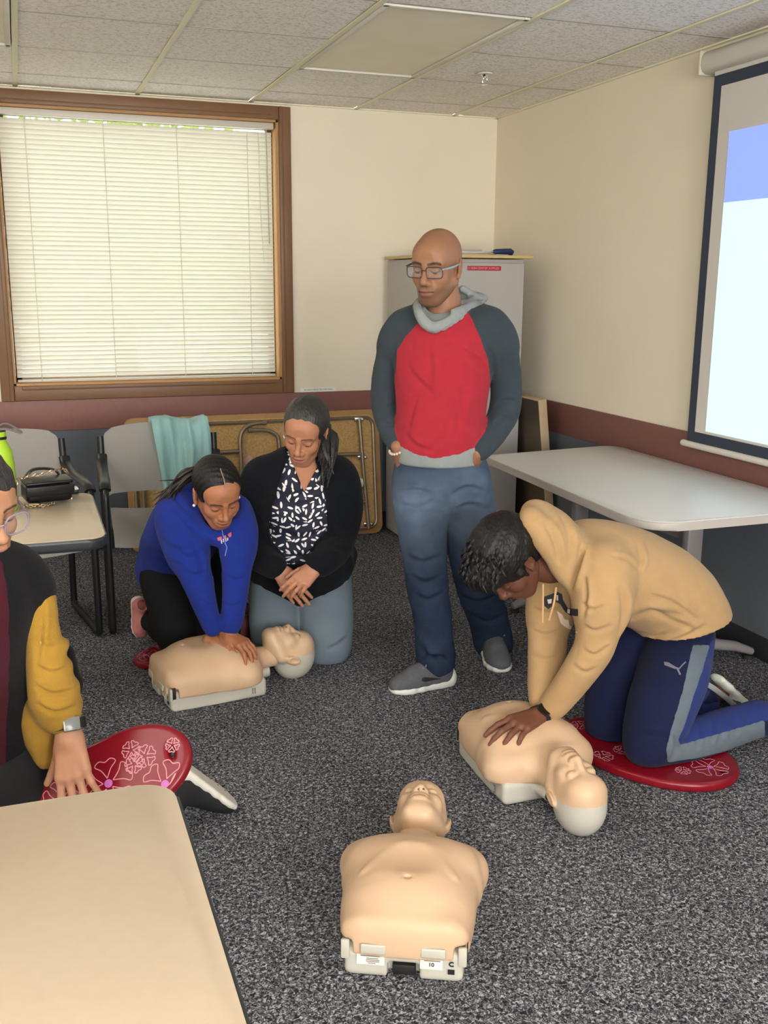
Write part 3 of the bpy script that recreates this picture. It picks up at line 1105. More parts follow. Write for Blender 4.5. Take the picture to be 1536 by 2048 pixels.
for (x, y) in ((528, 845), (500, 860)):
    c_ = fp(x, y, 0.042)
    MB().cyl((c_[0] - .012, c_[1], c_[2]), (c_[0] + .012, c_[1], c_[2]), .0155, n=12).build('leg_tip', mat('grey_rubber_tip', '#7a6f62', 0.6), fold_t, world=True)
c_ = fp(496, 920, 0.018)
o = MB().box((0, 0, 0), (0.052, 0.0015, 0.045)).build('paper_sticker', mat('pink_sticker', '#d8b0a4', 0.7), fold_t)
o.location = tuple(np.array(c_) - world_loc(fold_t))
o.rotation_euler = (0, math.radians(-38), 0)
c_ = fp(714, 962, 0.05)
MB().cyl((c_[0] - .012, c_[1], c_[2]), (c_[0] + .012, c_[1], c_[2]), .028, n=14).build('lock_collar', mat('white_plastic', '#d6d2cc', 0.4), fold_t, world=True)

# =================================================================== SMOOTH SOLID MODELLER (signed distance field -> quad mesh)
class Sdf:
    def __init__(self, lo, hi, h):
        self.lo = np.asarray(lo, float)
        self.h = float(h)
        self.n = np.ceil((np.asarray(hi, float) - self.lo) / h).astype(int) + 1
        self.F = np.full(self.n, 1.0, np.float32)
        self.I = np.zeros(self.n, np.uint8)
        self.ax = [self.lo[i] + np.arange(self.n[i]) * h for i in range(3)]

    def _block(self, lo, hi, pad):
        a = np.clip(np.floor((np.asarray(lo) - pad - self.lo) / self.h).astype(int), 0, self.n)
        b = np.clip(np.ceil((np.asarray(hi) + pad - self.lo) / self.h).astype(int) + 1, 0, self.n)
        if np.any(b <= a):
            return None, None
        sl = tuple(slice(a[i], b[i]) for i in range(3))
        X, Y, Z = np.meshgrid(self.ax[0][sl[0]], self.ax[1][sl[1]], self.ax[2][sl[2]], indexing='ij', sparse=True)
        return sl, (X, Y, Z)

    def _join(self, sl, d, k, idv, op):
        F = self.F[sl]
        d = d.astype(np.float32)
        if op == 'add':
            if idv is not None:
                self.I[sl] = np.where(d < F, idv, self.I[sl])
            if k > 0:
                h = np.maximum(k - np.abs(F - d), 0) / k
                self.F[sl] = np.minimum(F, d) - h * h * k * 0.25
            else:
                self.F[sl] = np.minimum(F, d)
        else:
            d = -d
            if idv is not None:
                self.I[sl] = np.where(d > F, idv, self.I[sl])
            if k > 0:
                h = np.maximum(k - np.abs(F - d), 0) / k
                self.F[sl] = np.maximum(F, d) + h * h * k * 0.25
            else:
                self.F[sl] = np.maximum(F, d)

    def cone(self, a, b, ra, rb=None, k=0.01, id=None, op='add'):
        a, b = np.asarray(a, float), np.asarray(b, float)
        rb = ra if rb is None else rb
        m = max(ra, rb)
        sl, g = self._block(np.minimum(a, b) - m, np.maximum(a, b) + m, k + 2 * self.h)
        if sl is None:
            return self
        ab = b - a
        L2 = max(float(ab @ ab), 1e-10)
        px, py, pz = g[0] - a[0], g[1] - a[1], g[2] - a[2]
        t = np.clip((px * ab[0] + py * ab[1] + pz * ab[2]) / L2, 0, 1)
        d = np.sqrt((px - t * ab[0]) ** 2 + (py - t * ab[1]) ** 2 + (pz - t * ab[2]) ** 2) - (ra + (rb - ra) * t)
        self._join(sl, d, k, id, op)
        return self

    def tube(self, pts, rs, k=0.01, id=None, op='add', n=0):
        P = [np.asarray(p, float) for p in pts]
        rs = [rs] * len(P) if np.isscalar(rs) else list(rs)
        if n:
            Q = [np.append(p, r) for p, r in zip(P, rs)]
            Q = smooth_path(Q, n)
            P, rs = [q[:3] for q in Q], [q[3] for q in Q]
        for i in range(len(P) - 1):
            self.cone(P[i], P[i + 1], rs[i], rs[i + 1], k, id, op)
        return self

    def ell(self, c, r, R=None, k=0.01, id=None, op='add'):
        """ellipsoid; R = 3x3 with the local axes as columns"""
        c, r = np.asarray(c, float), np.asarray(r, float)
        R = np.eye(3) if R is None else np.asarray(R)
        ext = np.sqrt(((R * r) ** 2).sum(1))
        sl, g = self._block(c - ext, c + ext, k + 2 * self.h)
        if sl is None:
            return self
        p = [g[i] - c[i] for i in range(3)]
        q = [p[0] * R[0, i] + p[1] * R[1, i] + p[2] * R[2, i] for i in range(3)]
        k0 = np.sqrt(sum((q[i] / r[i]) ** 2 for i in range(3)))
        k1 = np.sqrt(sum((q[i] / r[i] ** 2) ** 2 for i in range(3))) + 1e-9
        self._join(sl, k0 * (k0 - 1) / k1, k, id, op)
        return self

    def econe(self, a, b, ra, rb, L, k=0.02, id=None, op='add'):
        """elliptic section swept from a to b: ra=(lateral,depth) at a, rb at b, L = lateral axis"""
        a, b, L = np.asarray(a, float), np.asarray(b, float), np.asarray(L, float)
        ab = b - a
        ln = np.linalg.norm(ab)
        ax = ab / ln
        L = L - ax * (L @ ax)
        L /= np.linalg.norm(L)
        D = np.cross(ax, L)
        m = max(*ra, *rb)
        sl, g = self._block(np.minimum(a, b) - m, np.maximum(a, b) + m, k + 2 * self.h)
        if sl is None:
            return self
        p = [g[i] - a[i] for i in range(3)]
        s = p[0] * ax[0] + p[1] * ax[1] + p[2] * ax[2]
        t = np.clip(s / ln, 0, 1)
        s = s - t * ln
        u = p[0] * L[0] + p[1] * L[1] + p[2] * L[2]
        v = p[0] * D[0] + p[1] * D[1] + p[2] * D[2]
        A = ra[0] + (rb[0] - ra[0]) * t
        B = ra[1] + (rb[1] - ra[1]) * t
        mn = np.minimum(A, B)
        k0 = np.sqrt((u / A) ** 2 + (v / B) ** 2 + (s / mn) ** 2)
        k1 = np.sqrt((u / A ** 2) ** 2 + (v / B ** 2) ** 2 + (s / mn ** 2) ** 2) + 1e-9
        self._join(sl, k0 * (k0 - 1) / k1, k, id, op)
        return self

    def etube(self, pts, radii, L, k=0.02, id=None, op='add', n=0):
        Q = [np.concatenate([p, r, (L if np.ndim(L) == 1 else L[i])]) for i, (p, r) in enumerate(zip(pts, radii))]
        if n:
            Q = smooth_path(Q, n)
        for i in range(len(Q) - 1):
            self.econe(Q[i][:3], Q[i + 1][:3], Q[i][3:5], Q[i + 1][3:5], Q[i][5:8], k, id, op)
        return self

    def box(self, c, half, R=None, r=0.01, k=0.0, id=None, op='add'):
        c, half = np.asarray(c, float), np.asarray(half, float)
        R = np.eye(3) if R is None else np.asarray(R)
        ext = (np.abs(R) * half).sum(1)
        sl, g = self._block(c - ext, c + ext, k + 2 * self.h)
        if sl is None:
            return self
        p = [g[i] - c[i] for i in range(3)]
        q = [np.abs(p[0] * R[0, i] + p[1] * R[1, i] + p[2] * R[2, i]) - (half[i] - r) for i in range(3)]
        out = np.sqrt(sum(np.maximum(x, 0) ** 2 for x in q))
        ins = np.minimum(np.maximum(np.maximum(q[0], q[1]), q[2]), 0)
        self._join(sl, out + ins - r, k, id, op)
        return self

    def plane(self, pt, nrm, k=0.0, op='sub', id=None):
        """removes the half space on the side nrm points to"""
        pt, nrm = np.asarray(pt, float), np.asarray(nrm, float)
        nrm = nrm / np.linalg.norm(nrm)
        X, Y, Z = np.meshgrid(*self.ax, indexing='ij', sparse=True)
        d = -((X - pt[0]) * nrm[0] + (Y - pt[1]) * nrm[1] + (Z - pt[2]) * nrm[2])
        self._join((slice(None),) * 3, d, k, id, 'sub')
        return self

    def field(self, fn, lo=None, hi=None):
        """adds fn(X,Y,Z) to the distance (positive = carve, negative = swell)"""
        if lo is None:
            sl = (slice(None),) * 3
            g = np.meshgrid(*self.ax, indexing='ij', sparse=True)
        else:
            sl, g = self._block(lo, hi, 0)
            if sl is None:
                return self
        self.F[sl] = self.F[sl] + fn(*g).astype(np.float32)
        return self

    def shell(self, t):
        """hollow: keep only a skin of thickness t"""
        self.F = np.maximum(self.F, -(self.F + t))
        return self

    def mesh(self, smooth=1):
        F = self.F
        # pad so that surfaces close at the border
        S = F < 0
        c = [S[i:S.shape[0] - 1 + i, j:S.shape[1] - 1 + j, l:S.shape[2] - 1 + l] for i in (0, 1) for j in (0, 1) for l in (0, 1)]
        anyv = c[0] | c[1] | c[2] | c[3] | c[4] | c[5] | c[6] | c[7]
        allv = c[0] & c[1] & c[2] & c[3] & c[4] & c[5] & c[6] & c[7]
        act = anyv & ~allv
        idx = np.argwhere(act)
        vid = np.full(act.shape, -1, np.int32)
        vid[act] = np.arange(len(idx))
        offs = np.array([(i, j, l) for i in (0, 1) for j in (0, 1) for l in (0, 1)])
        vals = np.stack([F[idx[:, 0] + o[0], idx[:, 1] + o[1], idx[:, 2] + o[2]] for o in offs], 1)
        acc = np.zeros((len(idx), 3))
        cnt = np.zeros(len(idx))
        for a in range(8):
            for b in range(a + 1, 8):
                if np.abs(offs[a] - offs[b]).sum() != 1:
                    continue
                va, vb = vals[:, a], vals[:, b]
                m = (va < 0) != (vb < 0)
                t = va / np.where(m, va - vb, 1)
                pos = offs[a] + (offs[b] - offs[a]) * t[:, None]
                acc[m] += pos[m]
                cnt[m] += 1
        V = (idx + acc / np.maximum(cnt, 1)[:, None]) * self.h + self.lo
        ids = self.I[idx[:, 0], idx[:, 1], idx[:, 2]]
        quads = []
        for ax in range(3):
            o1, o2 = [(1, 2), (2, 0), (0, 1)][ax]
            s0 = [slice(None)] * 3
            s1 = [slice(None)] * 3
            s0[ax] = slice(0, -1)
            s1[ax] = slice(1, None)
            A, B = S[tuple(s0)], S[tuple(s1)]
            E = np.argwhere(A != B)
            ok = np.ones(len(E), bool)
            for o in (o1, o2):
                ok &= (E[:, o] > 0) & (E[:, o] < act.shape[o])
            E = E[ok]
            flip = A[tuple(E.T)]
            q = []
            for d1, d2 in ((0, 0), (1, 0), (1, 1), (0, 1)):
                e = E.copy()
                e[:, o1] -= d1
                e[:, o2] -= d2
                q.append(vid[tuple(e.T)])
            q = np.stack(q, 1)
            q[~flip] = q[~flip][:, ::-1]
            quads.append(q)
        Q = np.concatenate(quads)
        Q = Q[(Q >= 0).all(1)]
        for _ in range(smooth):
            s = np.zeros_like(V)
            n = np.zeros(len(V))
            for a in range(4):
                b = (a + 1) % 4
                np.add.at(s, Q[:, a], V[Q[:, b]])
                np.add.at(s, Q[:, b], V[Q[:, a]])
                np.add.at(n, Q[:, a], 1)
                np.add.at(n, Q[:, b], 1)
            V = V * 0.5 + 0.5 * s / np.maximum(n, 1)[:, None]
        return V, Q, ids


def rot3(ax, ay=None):
    """3x3 whose columns are x, y, z axes: x=ax, y close to ay"""
    x = np.asarray(ax, float)
    x = x / np.linalg.norm(x)
    y = np.asarray(ay, float)
    y = y - x * (x @ y)
    y /= np.linalg.norm(y)
    return np.stack([x, y, np.cross(x, y)], 1)


def eul(rx=0, ry=0, rz=0):
    return np.array(Euler((math.radians(rx), math.radians(ry), math.radians(rz))).to_matrix())


def np_mesh(name, V, Q, material, parent=None, cols=None, origin=None, smooth=True):
    off = np.zeros(3) if origin is None else np.asarray(origin, float)
    me = bpy.data.meshes.new(name)
    V = np.asarray(V) - off
    me.vertices.add(len(V))
    me.vertices.foreach_set('co', V.astype(np.float32).ravel())
    n = len(Q)
    me.loops.add(n * 4)
    me.loops.foreach_set('vertex_index', Q.astype(np.int32).ravel())
    me.polygons.add(n)
    me.polygons.foreach_set('loop_start', np.arange(0, n * 4, 4, dtype=np.int32))
    me.update(calc_edges=True)
    me.validate()
    if smooth:
        me.polygons.foreach_set('use_smooth', np.ones(len(me.polygons), bool))
    if cols is not None:
        ca = me.color_attributes.new('Col', 'FLOAT_COLOR', 'POINT')
        c4 = np.ones((len(V), 4), np.float32)
        c4[:, :3] = cols
        ca.data.foreach_set('color', c4.ravel())
    return link(name, me, material, parent)


def pal(ids, table):
    """palette lookup id -> linear colour"""
    out = np.zeros((len(ids), 3), np.float32)
    for i, c in table.items():
        out[ids == i] = lin(c)
    return out


def fuse(parts):
    """several (V, Q, cols) shells into one"""
    Vs, Qs, Cs, o = [], [], [], 0
    for V, Q, C in parts:
        Vs.append(V)
        Qs.append(Q + o)
        Cs.append(C)
        o += len(V)
    return np.concatenate(Vs), np.concatenate(Qs), np.concatenate(Cs)


def noise3(P, s, seed=0):
    """cheap smooth pseudo-noise from sines"""
    r = np.random.default_rng(seed)
    out = np.zeros(len(P))
    for i in range(6):
        d = r.normal(size=3)
        d /= np.linalg.norm(d)
        out += np.sin(P @ d * s * (0.7 + 0.25 * i) + r.uniform(0, 6.28))
    return out / 6


def vnormals(V, Q):
    n = np.cross(V[Q[:, 2]] - V[Q[:, 0]], V[Q[:, 3]] - V[Q[:, 1]])
    N = np.zeros_like(V)
    for a in range(4):
        np.add.at(N, Q[:, a], n)
    return N / (np.linalg.norm(N, axis=1, keepdims=True) + 1e-12)


ink = mat('black_ink', '#1c1b1a', 0.6)

# =================================================================== CPR MANIKINS
# local frame: +y towards the head, +z face up, x across; hip end at y = 0, floor z = 0
peach = mat('peach_vinyl_skin', '#c7a787', 0.5, var=0.03, vscale=6, spec=0.4, bump=0.015, bscale=500)
shellw = mat('pale_grey_abs_shell', '#b8b4a7', 0.4)
shell_d = mat('dark_recess', '#1a1818', 0.6)
stick = mat('white_sticker', '#dedbd2', 0.55)


def mirror(fn):
    for s in (-1, 1):
        fn(s)


def build_manikin_meshes():
    out = {}
    # lower shell: a shallow tray with bulging sides
    S = Sdf((-0.20, -0.02, -0.01), (0.20, 0.52, 0.15), 0.005)
    S.etube([(0, 0.045, 0.052), (0, 0.20, 0.052), (0, 0.40, 0.052), (0, 0.455, 0.052)],
            [(0.138, 0.10), (0.150, 0.10), (0.160, 0.10), (0.135, 0.09)], (1, 0, 0), k=0.0)
    S2 = Sdf((-0.20, -0.02, -0.01), (0.20, 0.54, 0.15), 0.005)
    S2.box((0, 0.235, 0.037), (0.150, 0.235, 0.037), r=0.02)
    S2.box((0, 0.02, 0.036), (0.132, 0.03, 0.036), r=0.016, k=0.01)
    # taper at the hip end, swell at the shoulders
    X, Y, Z = np.meshgrid(*S2.ax, indexing='ij', sparse=True)
    w = 0.132 + 0.020 * np.clip(Y / 0.42, 0, 1)
    S2.F = np.maximum(S2.F, (np.abs(X) - w).astype(np.float32))
    # notch for the handle at the hip end
    S2.box((0.0, 0.0, 0.012), (0.036, 0.03, 0.030), r=0.008, op='sub', k=0.004)
    # neck cradle
    S2.econe((0, 0.46, 0.045), (0, 0.535, 0.045), (0.055, 0.03), (0.045, 0.028), (1, 0, 0), k=0.02)
    S2.plane((0, 0, 0.0), (0, 0, -1))
    V, Q, I = S2.mesh(1)
    V[:, 1] *= 0.755
    out['shell'] = (V, Q)
    # torso skin
    T_ = Sdf((-0.21, -0.06, 0.02), (0.21, 0.60, 0.25), 0.0045)
    T_.etube([(0, 0.05, 0.085), (0, 0.14, 0.093), (0, 0.27, 0.095), (0, 0.37, 0.095), (0, 0.425, 0.090)],
             [(0.128, 0.080), (0.142, 0.102), (0.152, 0.104), (0.160, 0.078), (0.150, 0.046)], (1, 0, 0), k=0.03, n=3)
    T_.box((0, 0.225, 0.085), (0.142, 0.243, 0.055), r=0.035, k=0.03)
    T_.box((0, 0.06, 0.085), (0.113, 0.078, 0.06), r=0.02, k=0.02)
    T_.box((0, 0.345, 0.083), (0.158, 0.085, 0.040), r=0.036, k=0.04)
    for s in (-1, 1):       # chest and shoulders
        T_.ell((s * 0.075, 0.320, 0.146), (0.070, 0.070, 0.030), k=0.04)
        T_.ell((s * 0.132, 0.385, 0.092), (0.042, 0.052, 0.042), k=0.04)
        T_.cone((s * 0.02, 0.285, 0.188), (s * 0.10, 0.17, 0.172), 0.010, 0.006, k=0.02)   # rib arch
        T_.ell((s * 0.090, 0.340, 0.172), (0.0075, 0.0085, 0.006), k=0.006)
    T_.ell((0, 0.20, 0.217), (0.04, 0.05, 0.014), k=0.04, op='sub')
    T_.ell((0, 0.112, 0.196), (0.007, 0.007, 0.006), k=0.006, op='sub')          # navel
    # neck
    T_.econe((0, 0.40, 0.098), (0, 0.52, 0.094), (0.070, 0.045), (0.050, 0.040), (1, 0, 0), k=0.05)
    T_.econe((0, 0.50, 0.094), (0, 0.58, 0.094), (0.050, 0.042), (0.050, 0.042), (1, 0, 0), k=0.01)
    # open underside: follows the shell, cut flap at hip end
    X, Y, Z = np.meshgrid(*T_.ax, indexing='ij', sparse=True)
    cut = 0.052 + 0.012 * np.clip((Y - 0.32) / 0.1, 0, 1) + 0.010 * np.clip((0.03 - Y) / 0.03, 0, 1)
    cut = cut + 0.034 * ((np.abs(X) > 0.112) & (Y < 0.03))
    T_.F = np.maximum(T_.F, (cut - Z).astype(np.float32))
    V, Q, I = T_.mesh(1)
    V[:, 1] *= 0.74
    out['torso'] = (V, Q)
    # head: local y up along the body, face +z ; built upright then laid down
    hs = 0.0035
    Hd = Sdf((-0.10, -0.13, -0.14), (0.10, 0.13, 0.13), hs)
    # frame here: x across, y forward (face), z up (crown)
    Hd.ell((0, -0.012, 0.025), (0.072, 0.092, 0.085), k=0)
    Hd.ell((0, 0.028, -0.040), (0.056, 0.062, 0.072), k=0.03)
    Hd.ell((0, 0.066, -0.092), (0.026, 0.022, 0.02), k=0.03)
    mirror(lambda s: Hd.cone((s * 0.05, -0.005, -0.05), (s * 0.02, 0.06, -0.095), 0.02, 0.02, k=0.025))
    Hd.ell((0, 0.05, 0.045), (0.055, 0.04, 0.04), k=0.03)
    mirror(lambda s: Hd.ell((s * 0.032, 0.060, -0.022), (0.024, 0.022, 0.022), k=0.02))
    mirror(lambda s: Hd.ell((s * 0.029, 0.096, 0.006), (0.018, 0.014, 0.013), k=0.016, op='sub'))
    mirror(lambda s: Hd.ell((s * 0.029, 0.077, 0.004), (0.017, 0.012, 0.012), k=0.006))
    Hd.cone((0, 0.082, 0.014), (0, 0.103, -0.026), 0.009, 0.012, k=0.014)
    mirror(lambda s: Hd.ell((s * 0.011, 0.095, -0.032), (0.010, 0.011, 0.009), k=0.008))
    mirror(lambda s: Hd.ell((s * 0.0065, 0.103, -0.041), (0.0032, 0.006, 0.0045), op='sub', k=0.001, id=2))
    Hd.ell((0, 0.080, -0.060), (0.028, 0.018, 0.020), k=0.02)
    mirror(lambda s: Hd.tube([(s * 0.027, 0.080, -0.064), (s * .012, 0.0945, -0.0565), (0, 0.0965, -0.058)], [.003, .005, .0055], k=0.006))
    mirror(lambda s: Hd.tube([(s * 0.027, 0.080, -0.065), (s * .012, 0.092, -0.070), (0, 0.094, -0.071)], [.003, .0055, .006], k=0.006))
    mirror(lambda s: Hd.tube([(s * 0.025, 0.088, -0.0645), (s * .012, 0.102, -0.0632), (0, 0.104, -0.0635)], [.0012, .0020, .0024], k=0.002, op='sub', id=4))
    mirror(lambda s: Hd.ell((s * 0.075, -0.008, -0.010), (0.009, 0.019, 0.030), eul(0, s * 8, s * -18), k=0.008, id=3))
    mirror(lambda s: Hd.ell((s * 0.083, -0.004, -0.006), (0.005, 0.010, 0.018), eul(0, s * 8, s * -18), k=0.004, op='sub'))
    V, Q, I = Hd.mesh(1)
    out['head'] = (V, Q, I)
    return out


MK = build_manikin_meshes()


def manikin(loc, rz, label, num, head_tilt, side=None, group='CPR training manikins on the carpet'):
    t = empty('cpr_manikin', loc, rz, label, 'manikin', group)
    # ---- shell
    if 'sh' not in MK:
        V, Q = MK['shell']
        o = np_mesh('base_shell', V, Q, shellw, t)
        MK['sh'] = o.data
        V, Q = MK['torso']
        o = np_mesh('torso_skin', V, Q, peach, t)
        MK['ts'] = o.data
        # head split: face skin in peach, skull cap in shell grey, nostril/mouth line dark
        V, Q, I = MK['head']
        cap = (V[:, 1] < 0.010 + 0.45 * np.minimum(V[:, 2], 0) + 0.35 * np.maximum(V[:, 2] - 0.02, 0)) & (V[:, 2] > -0.075)
        cap &= ~(I == 3)
        qc = cap[Q].all(1)
        cols = np.tile(np.array(lin('#c7a787')), (len(V), 1))
        cols[(I == 2) & (V[:, 2] < -.03)] = lin('#4a2f22')
        mm = np.clip(np.exp(-((V[:, 2] + .0637 + .10 * V[:, 0] ** 2 / .026) / .0022) ** 2) * (np.abs(V[:, 0]) < .027) * (V[:, 1] > .07), 0, 1)[:, None] * .75
        cols = cols * (1 - mm) + np.array(lin('#7d5238')) * mm
        # lay down: forward (y) -> +z, crown (z) -> +y
        Vl = np.stack([V[:, 0], V[:, 2], V[:, 1]], 1)
        Ql = Q[:, ::-1]
        vin = mat('peach_vinyl_face', None, 0.4, vcol=True, spec=0.4)

        def sub(mask, name, m_, cc=None, grow=0.0):
            used = np.unique(Ql[mask])
            mp_ = -np.ones(len(Vl), int)
            mp_[used] = np.arange(len(used))
            return np_mesh(name, Vl[used] * (1 + grow), mp_[Ql[mask]], m_, None, None if cc is None else cc[used])
        of = sub(~qc, 'head_skin', vin, cols)
        oc = sub(qc, 'skull_cap', shellw, None, 0.0)
        oc2 = sub(qc, 'skull_cap', shellw, None, 0.0)
        bpy.data.objects.remove(oc2)
        MK['hf'], MK['hc'] = of.data, oc.data
        bpy.data.objects.remove(of)
        bpy.data.objects.remove(oc)
    else:
        link('base_shell', MK['sh'], None, t)
        link('torso_skin', MK['ts'], None, t)
    hp = (0, 0.505, 0.094)
    hf = link('head_skin', MK['hf'], None, t, hp, (math.radians(head_tilt), 0, 0))
    hc = link('skull_cap', MK['hc'], None, t, hp, (math.radians(head_tilt), 0, 0))
    # ---- hip-end hardware
    for s in (-1, 1):
        MB().box((s * 0.066, -0.0225, 0.083), (0.056, 0.006, 0.024), 0.004, 3).build('clip_tab', shellw, t)
        MB().box((s * 0.1405, 0.004, 0.076), (0.003, 0.012, 0.044), 0.001).build('slot', shell_d, t)
        MB().box((s * 0.130, -0.006, 0.068), (0.020, 0.010, 0.048), 0.004).build('corner_post', shellw, t)
    MB().box((0, 0.016, 0.014), (0.052, 0.02, 0.026), 0.004).build('handle_recess', shell_d, t)
    stk = MB().box((-0.073, -0.0105, 0.048), (0.062, 0.001, 0.026)).build('rating_sticker', stick, t, smooth=False)
    ln_ = MB()
    for k, (w_, z_) in enumerate(((.044, .057), (.026, .051), (.03, .047), (.03, .043), (.018, .039))):
        ln_.box((-0.073 + (0 if k == 0 else .008) - (.044 - w_) * .2, -0.0113, z_), (w_, .0006, .0018 if k else .0028))
    ln_.build('sticker_print', mat('grey_print', '#77736c', 0.6), stk, smooth=False, world=False)
    st2 = MB().box((0.062, -0.0105, 0.047), (0.050, 0.001, 0.025)).build('number_sticker', stick, t, smooth=False)
    MB().box((0.064, -0.0113, 0.056), (.036, .0006, .0022)).build('sticker_print', mat('grey_print', '#77736c', 0.6), st2, smooth=False)
    text(num, 0.013, ink, st2, frame((0.062, -0.0113, 0.046), (1, 0, 0), (0, 0, 1)), bold=0.0004)
    text('C', 0.016, ink, t, frame((0.106, -0.0108, 0.050), (1, 0, 0), (0, 0, 1)), bold=0.0006)
    MB().box((0.106, -0.0105, 0.031), (0.015, 0.002, 0.011)).build('port', shell_d, t, smooth=False)
    # lung valve stub and shoulder mark on the sides
    MB().cyl((-0.165, 0.225, 0.088), (-0.171, 0.225, 0.088), 0.006, n=10).build('side_button', peach, t)
    MB().cyl((0.165, 0.225, 0.088), (0.171, 0.225, 0.088), 0.006, n=10).build('side_button', peach, t)
    if side:
        text(side, 0.034, mat('grey_pen', '#6b655f', 0.6), t, frame((0.1535, 0.30, 0.032), (0, 1, 0), (0, 0, 1)))
    return t

# =================================================================== RED KNEELING PADS WITH FLOWER PRINT
pad_m = bpy.data.materials.new('red_vinyl_foam')
pad_m = mat('red_vinyl_foam_pad', '#7a0d1c', 0.30, spec=0.5, bump=0.02, bscale=60)
pk_line = mat('pink_flower_line', '#cf8d97', 0.5)
pk_core = mat('orchid_flower_core', '#c06ab0', 0.5)


def flower_lines(m_, cx, cy, R, rot, petals=5, w=0.0014, z=0.0, inner=0.22, out=None):
    for k in range(petals):
        a = rot + 2 * math.pi * k / petals
        da = math.pi / petals * 0.86
        pts = []
        for rr, aa in ((inner, 0.10), (0.62, -0.62), (0.92, -0.92), (1.0, -0.45), (0.88, 0.0), (1.0, 0.45), (0.92, 0.92), (0.62, 0.62), (inner, -0.10 + 0.2)):
            p = np.array([cx + R * rr * math.cos(a + da * aa), cy + R * rr * math.sin(a + da * aa)])
            for _ in range(12):
                if out is None or _inside2(p[None], out)[0]:
                    break
                p = p * 0.96
            pts.append((p[0], p[1], z))
        m_.tube(smooth_path(pts, 3), w, 5, flat=(1.0, 0.5))


def pad_outline(A, B, n=64):
    """egg/bean shaped kidney: semi axes A (x) and B (y)"""
    pts = []
    for k in range(n):
        t = 2 * math.pi * k / n
        x = A * math.cos(t)
        y = B * math.sin(t) * (1 + 0.10 * math.cos(t))
        if math.sin(t) > 0:
            y -= 0.10 * B * math.exp(-(math.cos(t) / 0.35) ** 2)
        pts.append((x, y))
    return pts


def _inside2(P, poly):
    poly = np.asarray(poly, float)
    r = np.zeros(len(P), bool)
    for i in range(len(poly)):
        a, b = poly[i], poly[(i + 1) % len(poly)]
        c = (a[1] <= P[:, 1]) != (b[1] <= P[:, 1])
        xi = a[0] + (P[:, 1] - a[1]) / (b[1] - a[1] + 1e-12) * (b[0] - a[0])
        r ^= c & (P[:, 0] < xi)
    return r


def pad(M, label, flowers, A=0.235, B=0.145, th=0.032, hole=True):
    t = empty('kneeling_pad', (0, 0, 0), 0, label, 'kneeling pad', 'red kneeling pads with pink flower print')
    t.matrix_world = M
    S = Sdf((-A - .02, -B - .03, -.01), (A + .02, B + .03, th + .02), 0.004)
    P = np.array(pad_outline(A - 0.012, B - 0.012, 80))
    X, Y, Z = np.meshgrid(*S.ax, indexing='ij', sparse=True)
    X2, Y2 = (X + 0 * Y)[:, :, 0], (Y + 0 * X)[:, :, 0]
    d = np.full(X2.shape, 9.0)
    ins = np.zeros(X2.shape, bool)
    for i in range(len(P)):
        a, b = P[i], P[(i + 1) % len(P)]
        e = b - a
        wx, wy = X2 - a[0], Y2 - a[1]
        tt = np.clip((wx * e[0] + wy * e[1]) / (e @ e), 0, 1)
        d = np.minimum(d, np.hypot(wx - tt * e[0], wy - tt * e[1]))
        cr = (a[1] <= Y2) != (b[1] <= Y2)
        xi = a[0] + (Y2 - a[1]) / (b[1] - a[1] + 1e-12) * (b[0] - a[0])
        ins ^= cr & (X2 < xi)
    d2 = np.where(ins, -d, d)
    if hole:
        hx = np.hypot((X2 - (A - 0.045)) / 0.7, Y2 / 1.5) - 0.016
        d2 = np.maximum(d2, -hx + 0.004)
    qx = d2[:, :, None]
    qz = np.abs(Z - th / 2) - (th / 2 - 0.012)
    S.F = (np.sqrt(np.maximum(qx, 0) ** 2 + np.maximum(qz, 0) ** 2) + np.minimum(np.maximum(qx, qz), 0) - 0.012).astype(np.float32)
    V, Q, I = S.mesh(1)
    np_mesh('pad', V, Q, pad_m, t)
    OUT = pad_outline(A - 0.014, B - 0.014, 64)
    for (cx, cy, R, rot, core) in flowers:
        if not _inside2(np.array([[cx, cy]]), OUT)[0]:
            continue
        m_ = MB()
        flower_lines(m_, cx, cy, R, rot, z=th - 0.0002, out=OUT)
        fo = m_.build('flower_print', pk_line, t)
        fo['kind'] = 'stuff'
        if core:
            MB().cyl((cx, cy, th - 0.001), (cx, cy, th + 0.0006), R * 0.17, n=12).build('flower_centre', pk_core, t)
    return t


FL = [(-0.15, -0.03, 0.06, 0.3, True), (-0.05, 0.05, 0.05, 1.0, True), (-0.04, -0.07, 0.055, 0.2, True), (0.06, -0.03, 0.062, 0.8, True),
      (0.10, 0.065, 0.034, 0.5, False), (-0.10, 0.075, 0.03, 0.1, False), (0.02, 0.09, 0.026, 0.7, False), (0.14, -0.075, 0.03, 0.9, False),
      (0.205, 0.06, 0.022, 0.2, False), (-0.20, 0.04, 0.026, 0.4, False), (-0.13, -0.105, 0.024, 0.1, False), (0.05, -0.115, 0.022, 0.3, False)]


def flat_M(p0, ang, z=0.0):
    return Matrix.Translation((p0[0], p0[1], z)) @ Matrix.Rotation(ang, 4, 'Z')


def px_flowers(M, rows, th=0.032):
    """flower centres seen in the photograph, laid on the pad's face"""
    Mi = M.inverted()
    o, n = M @ Vector((0, 0, th)), (M.to_3x3() @ Vector((0, 0, 1)))
    out = []
    for (x, y, r, rot, core) in rows:
        d = Vector(ray(x, y))
        t_ = (o - Vector(CAM)).dot(n) / d.dot(n)
        P = Vector(CAM) + d * t_
        q = Mi @ P
        out.append((q.x, q.y, r, rot, core))
    return out


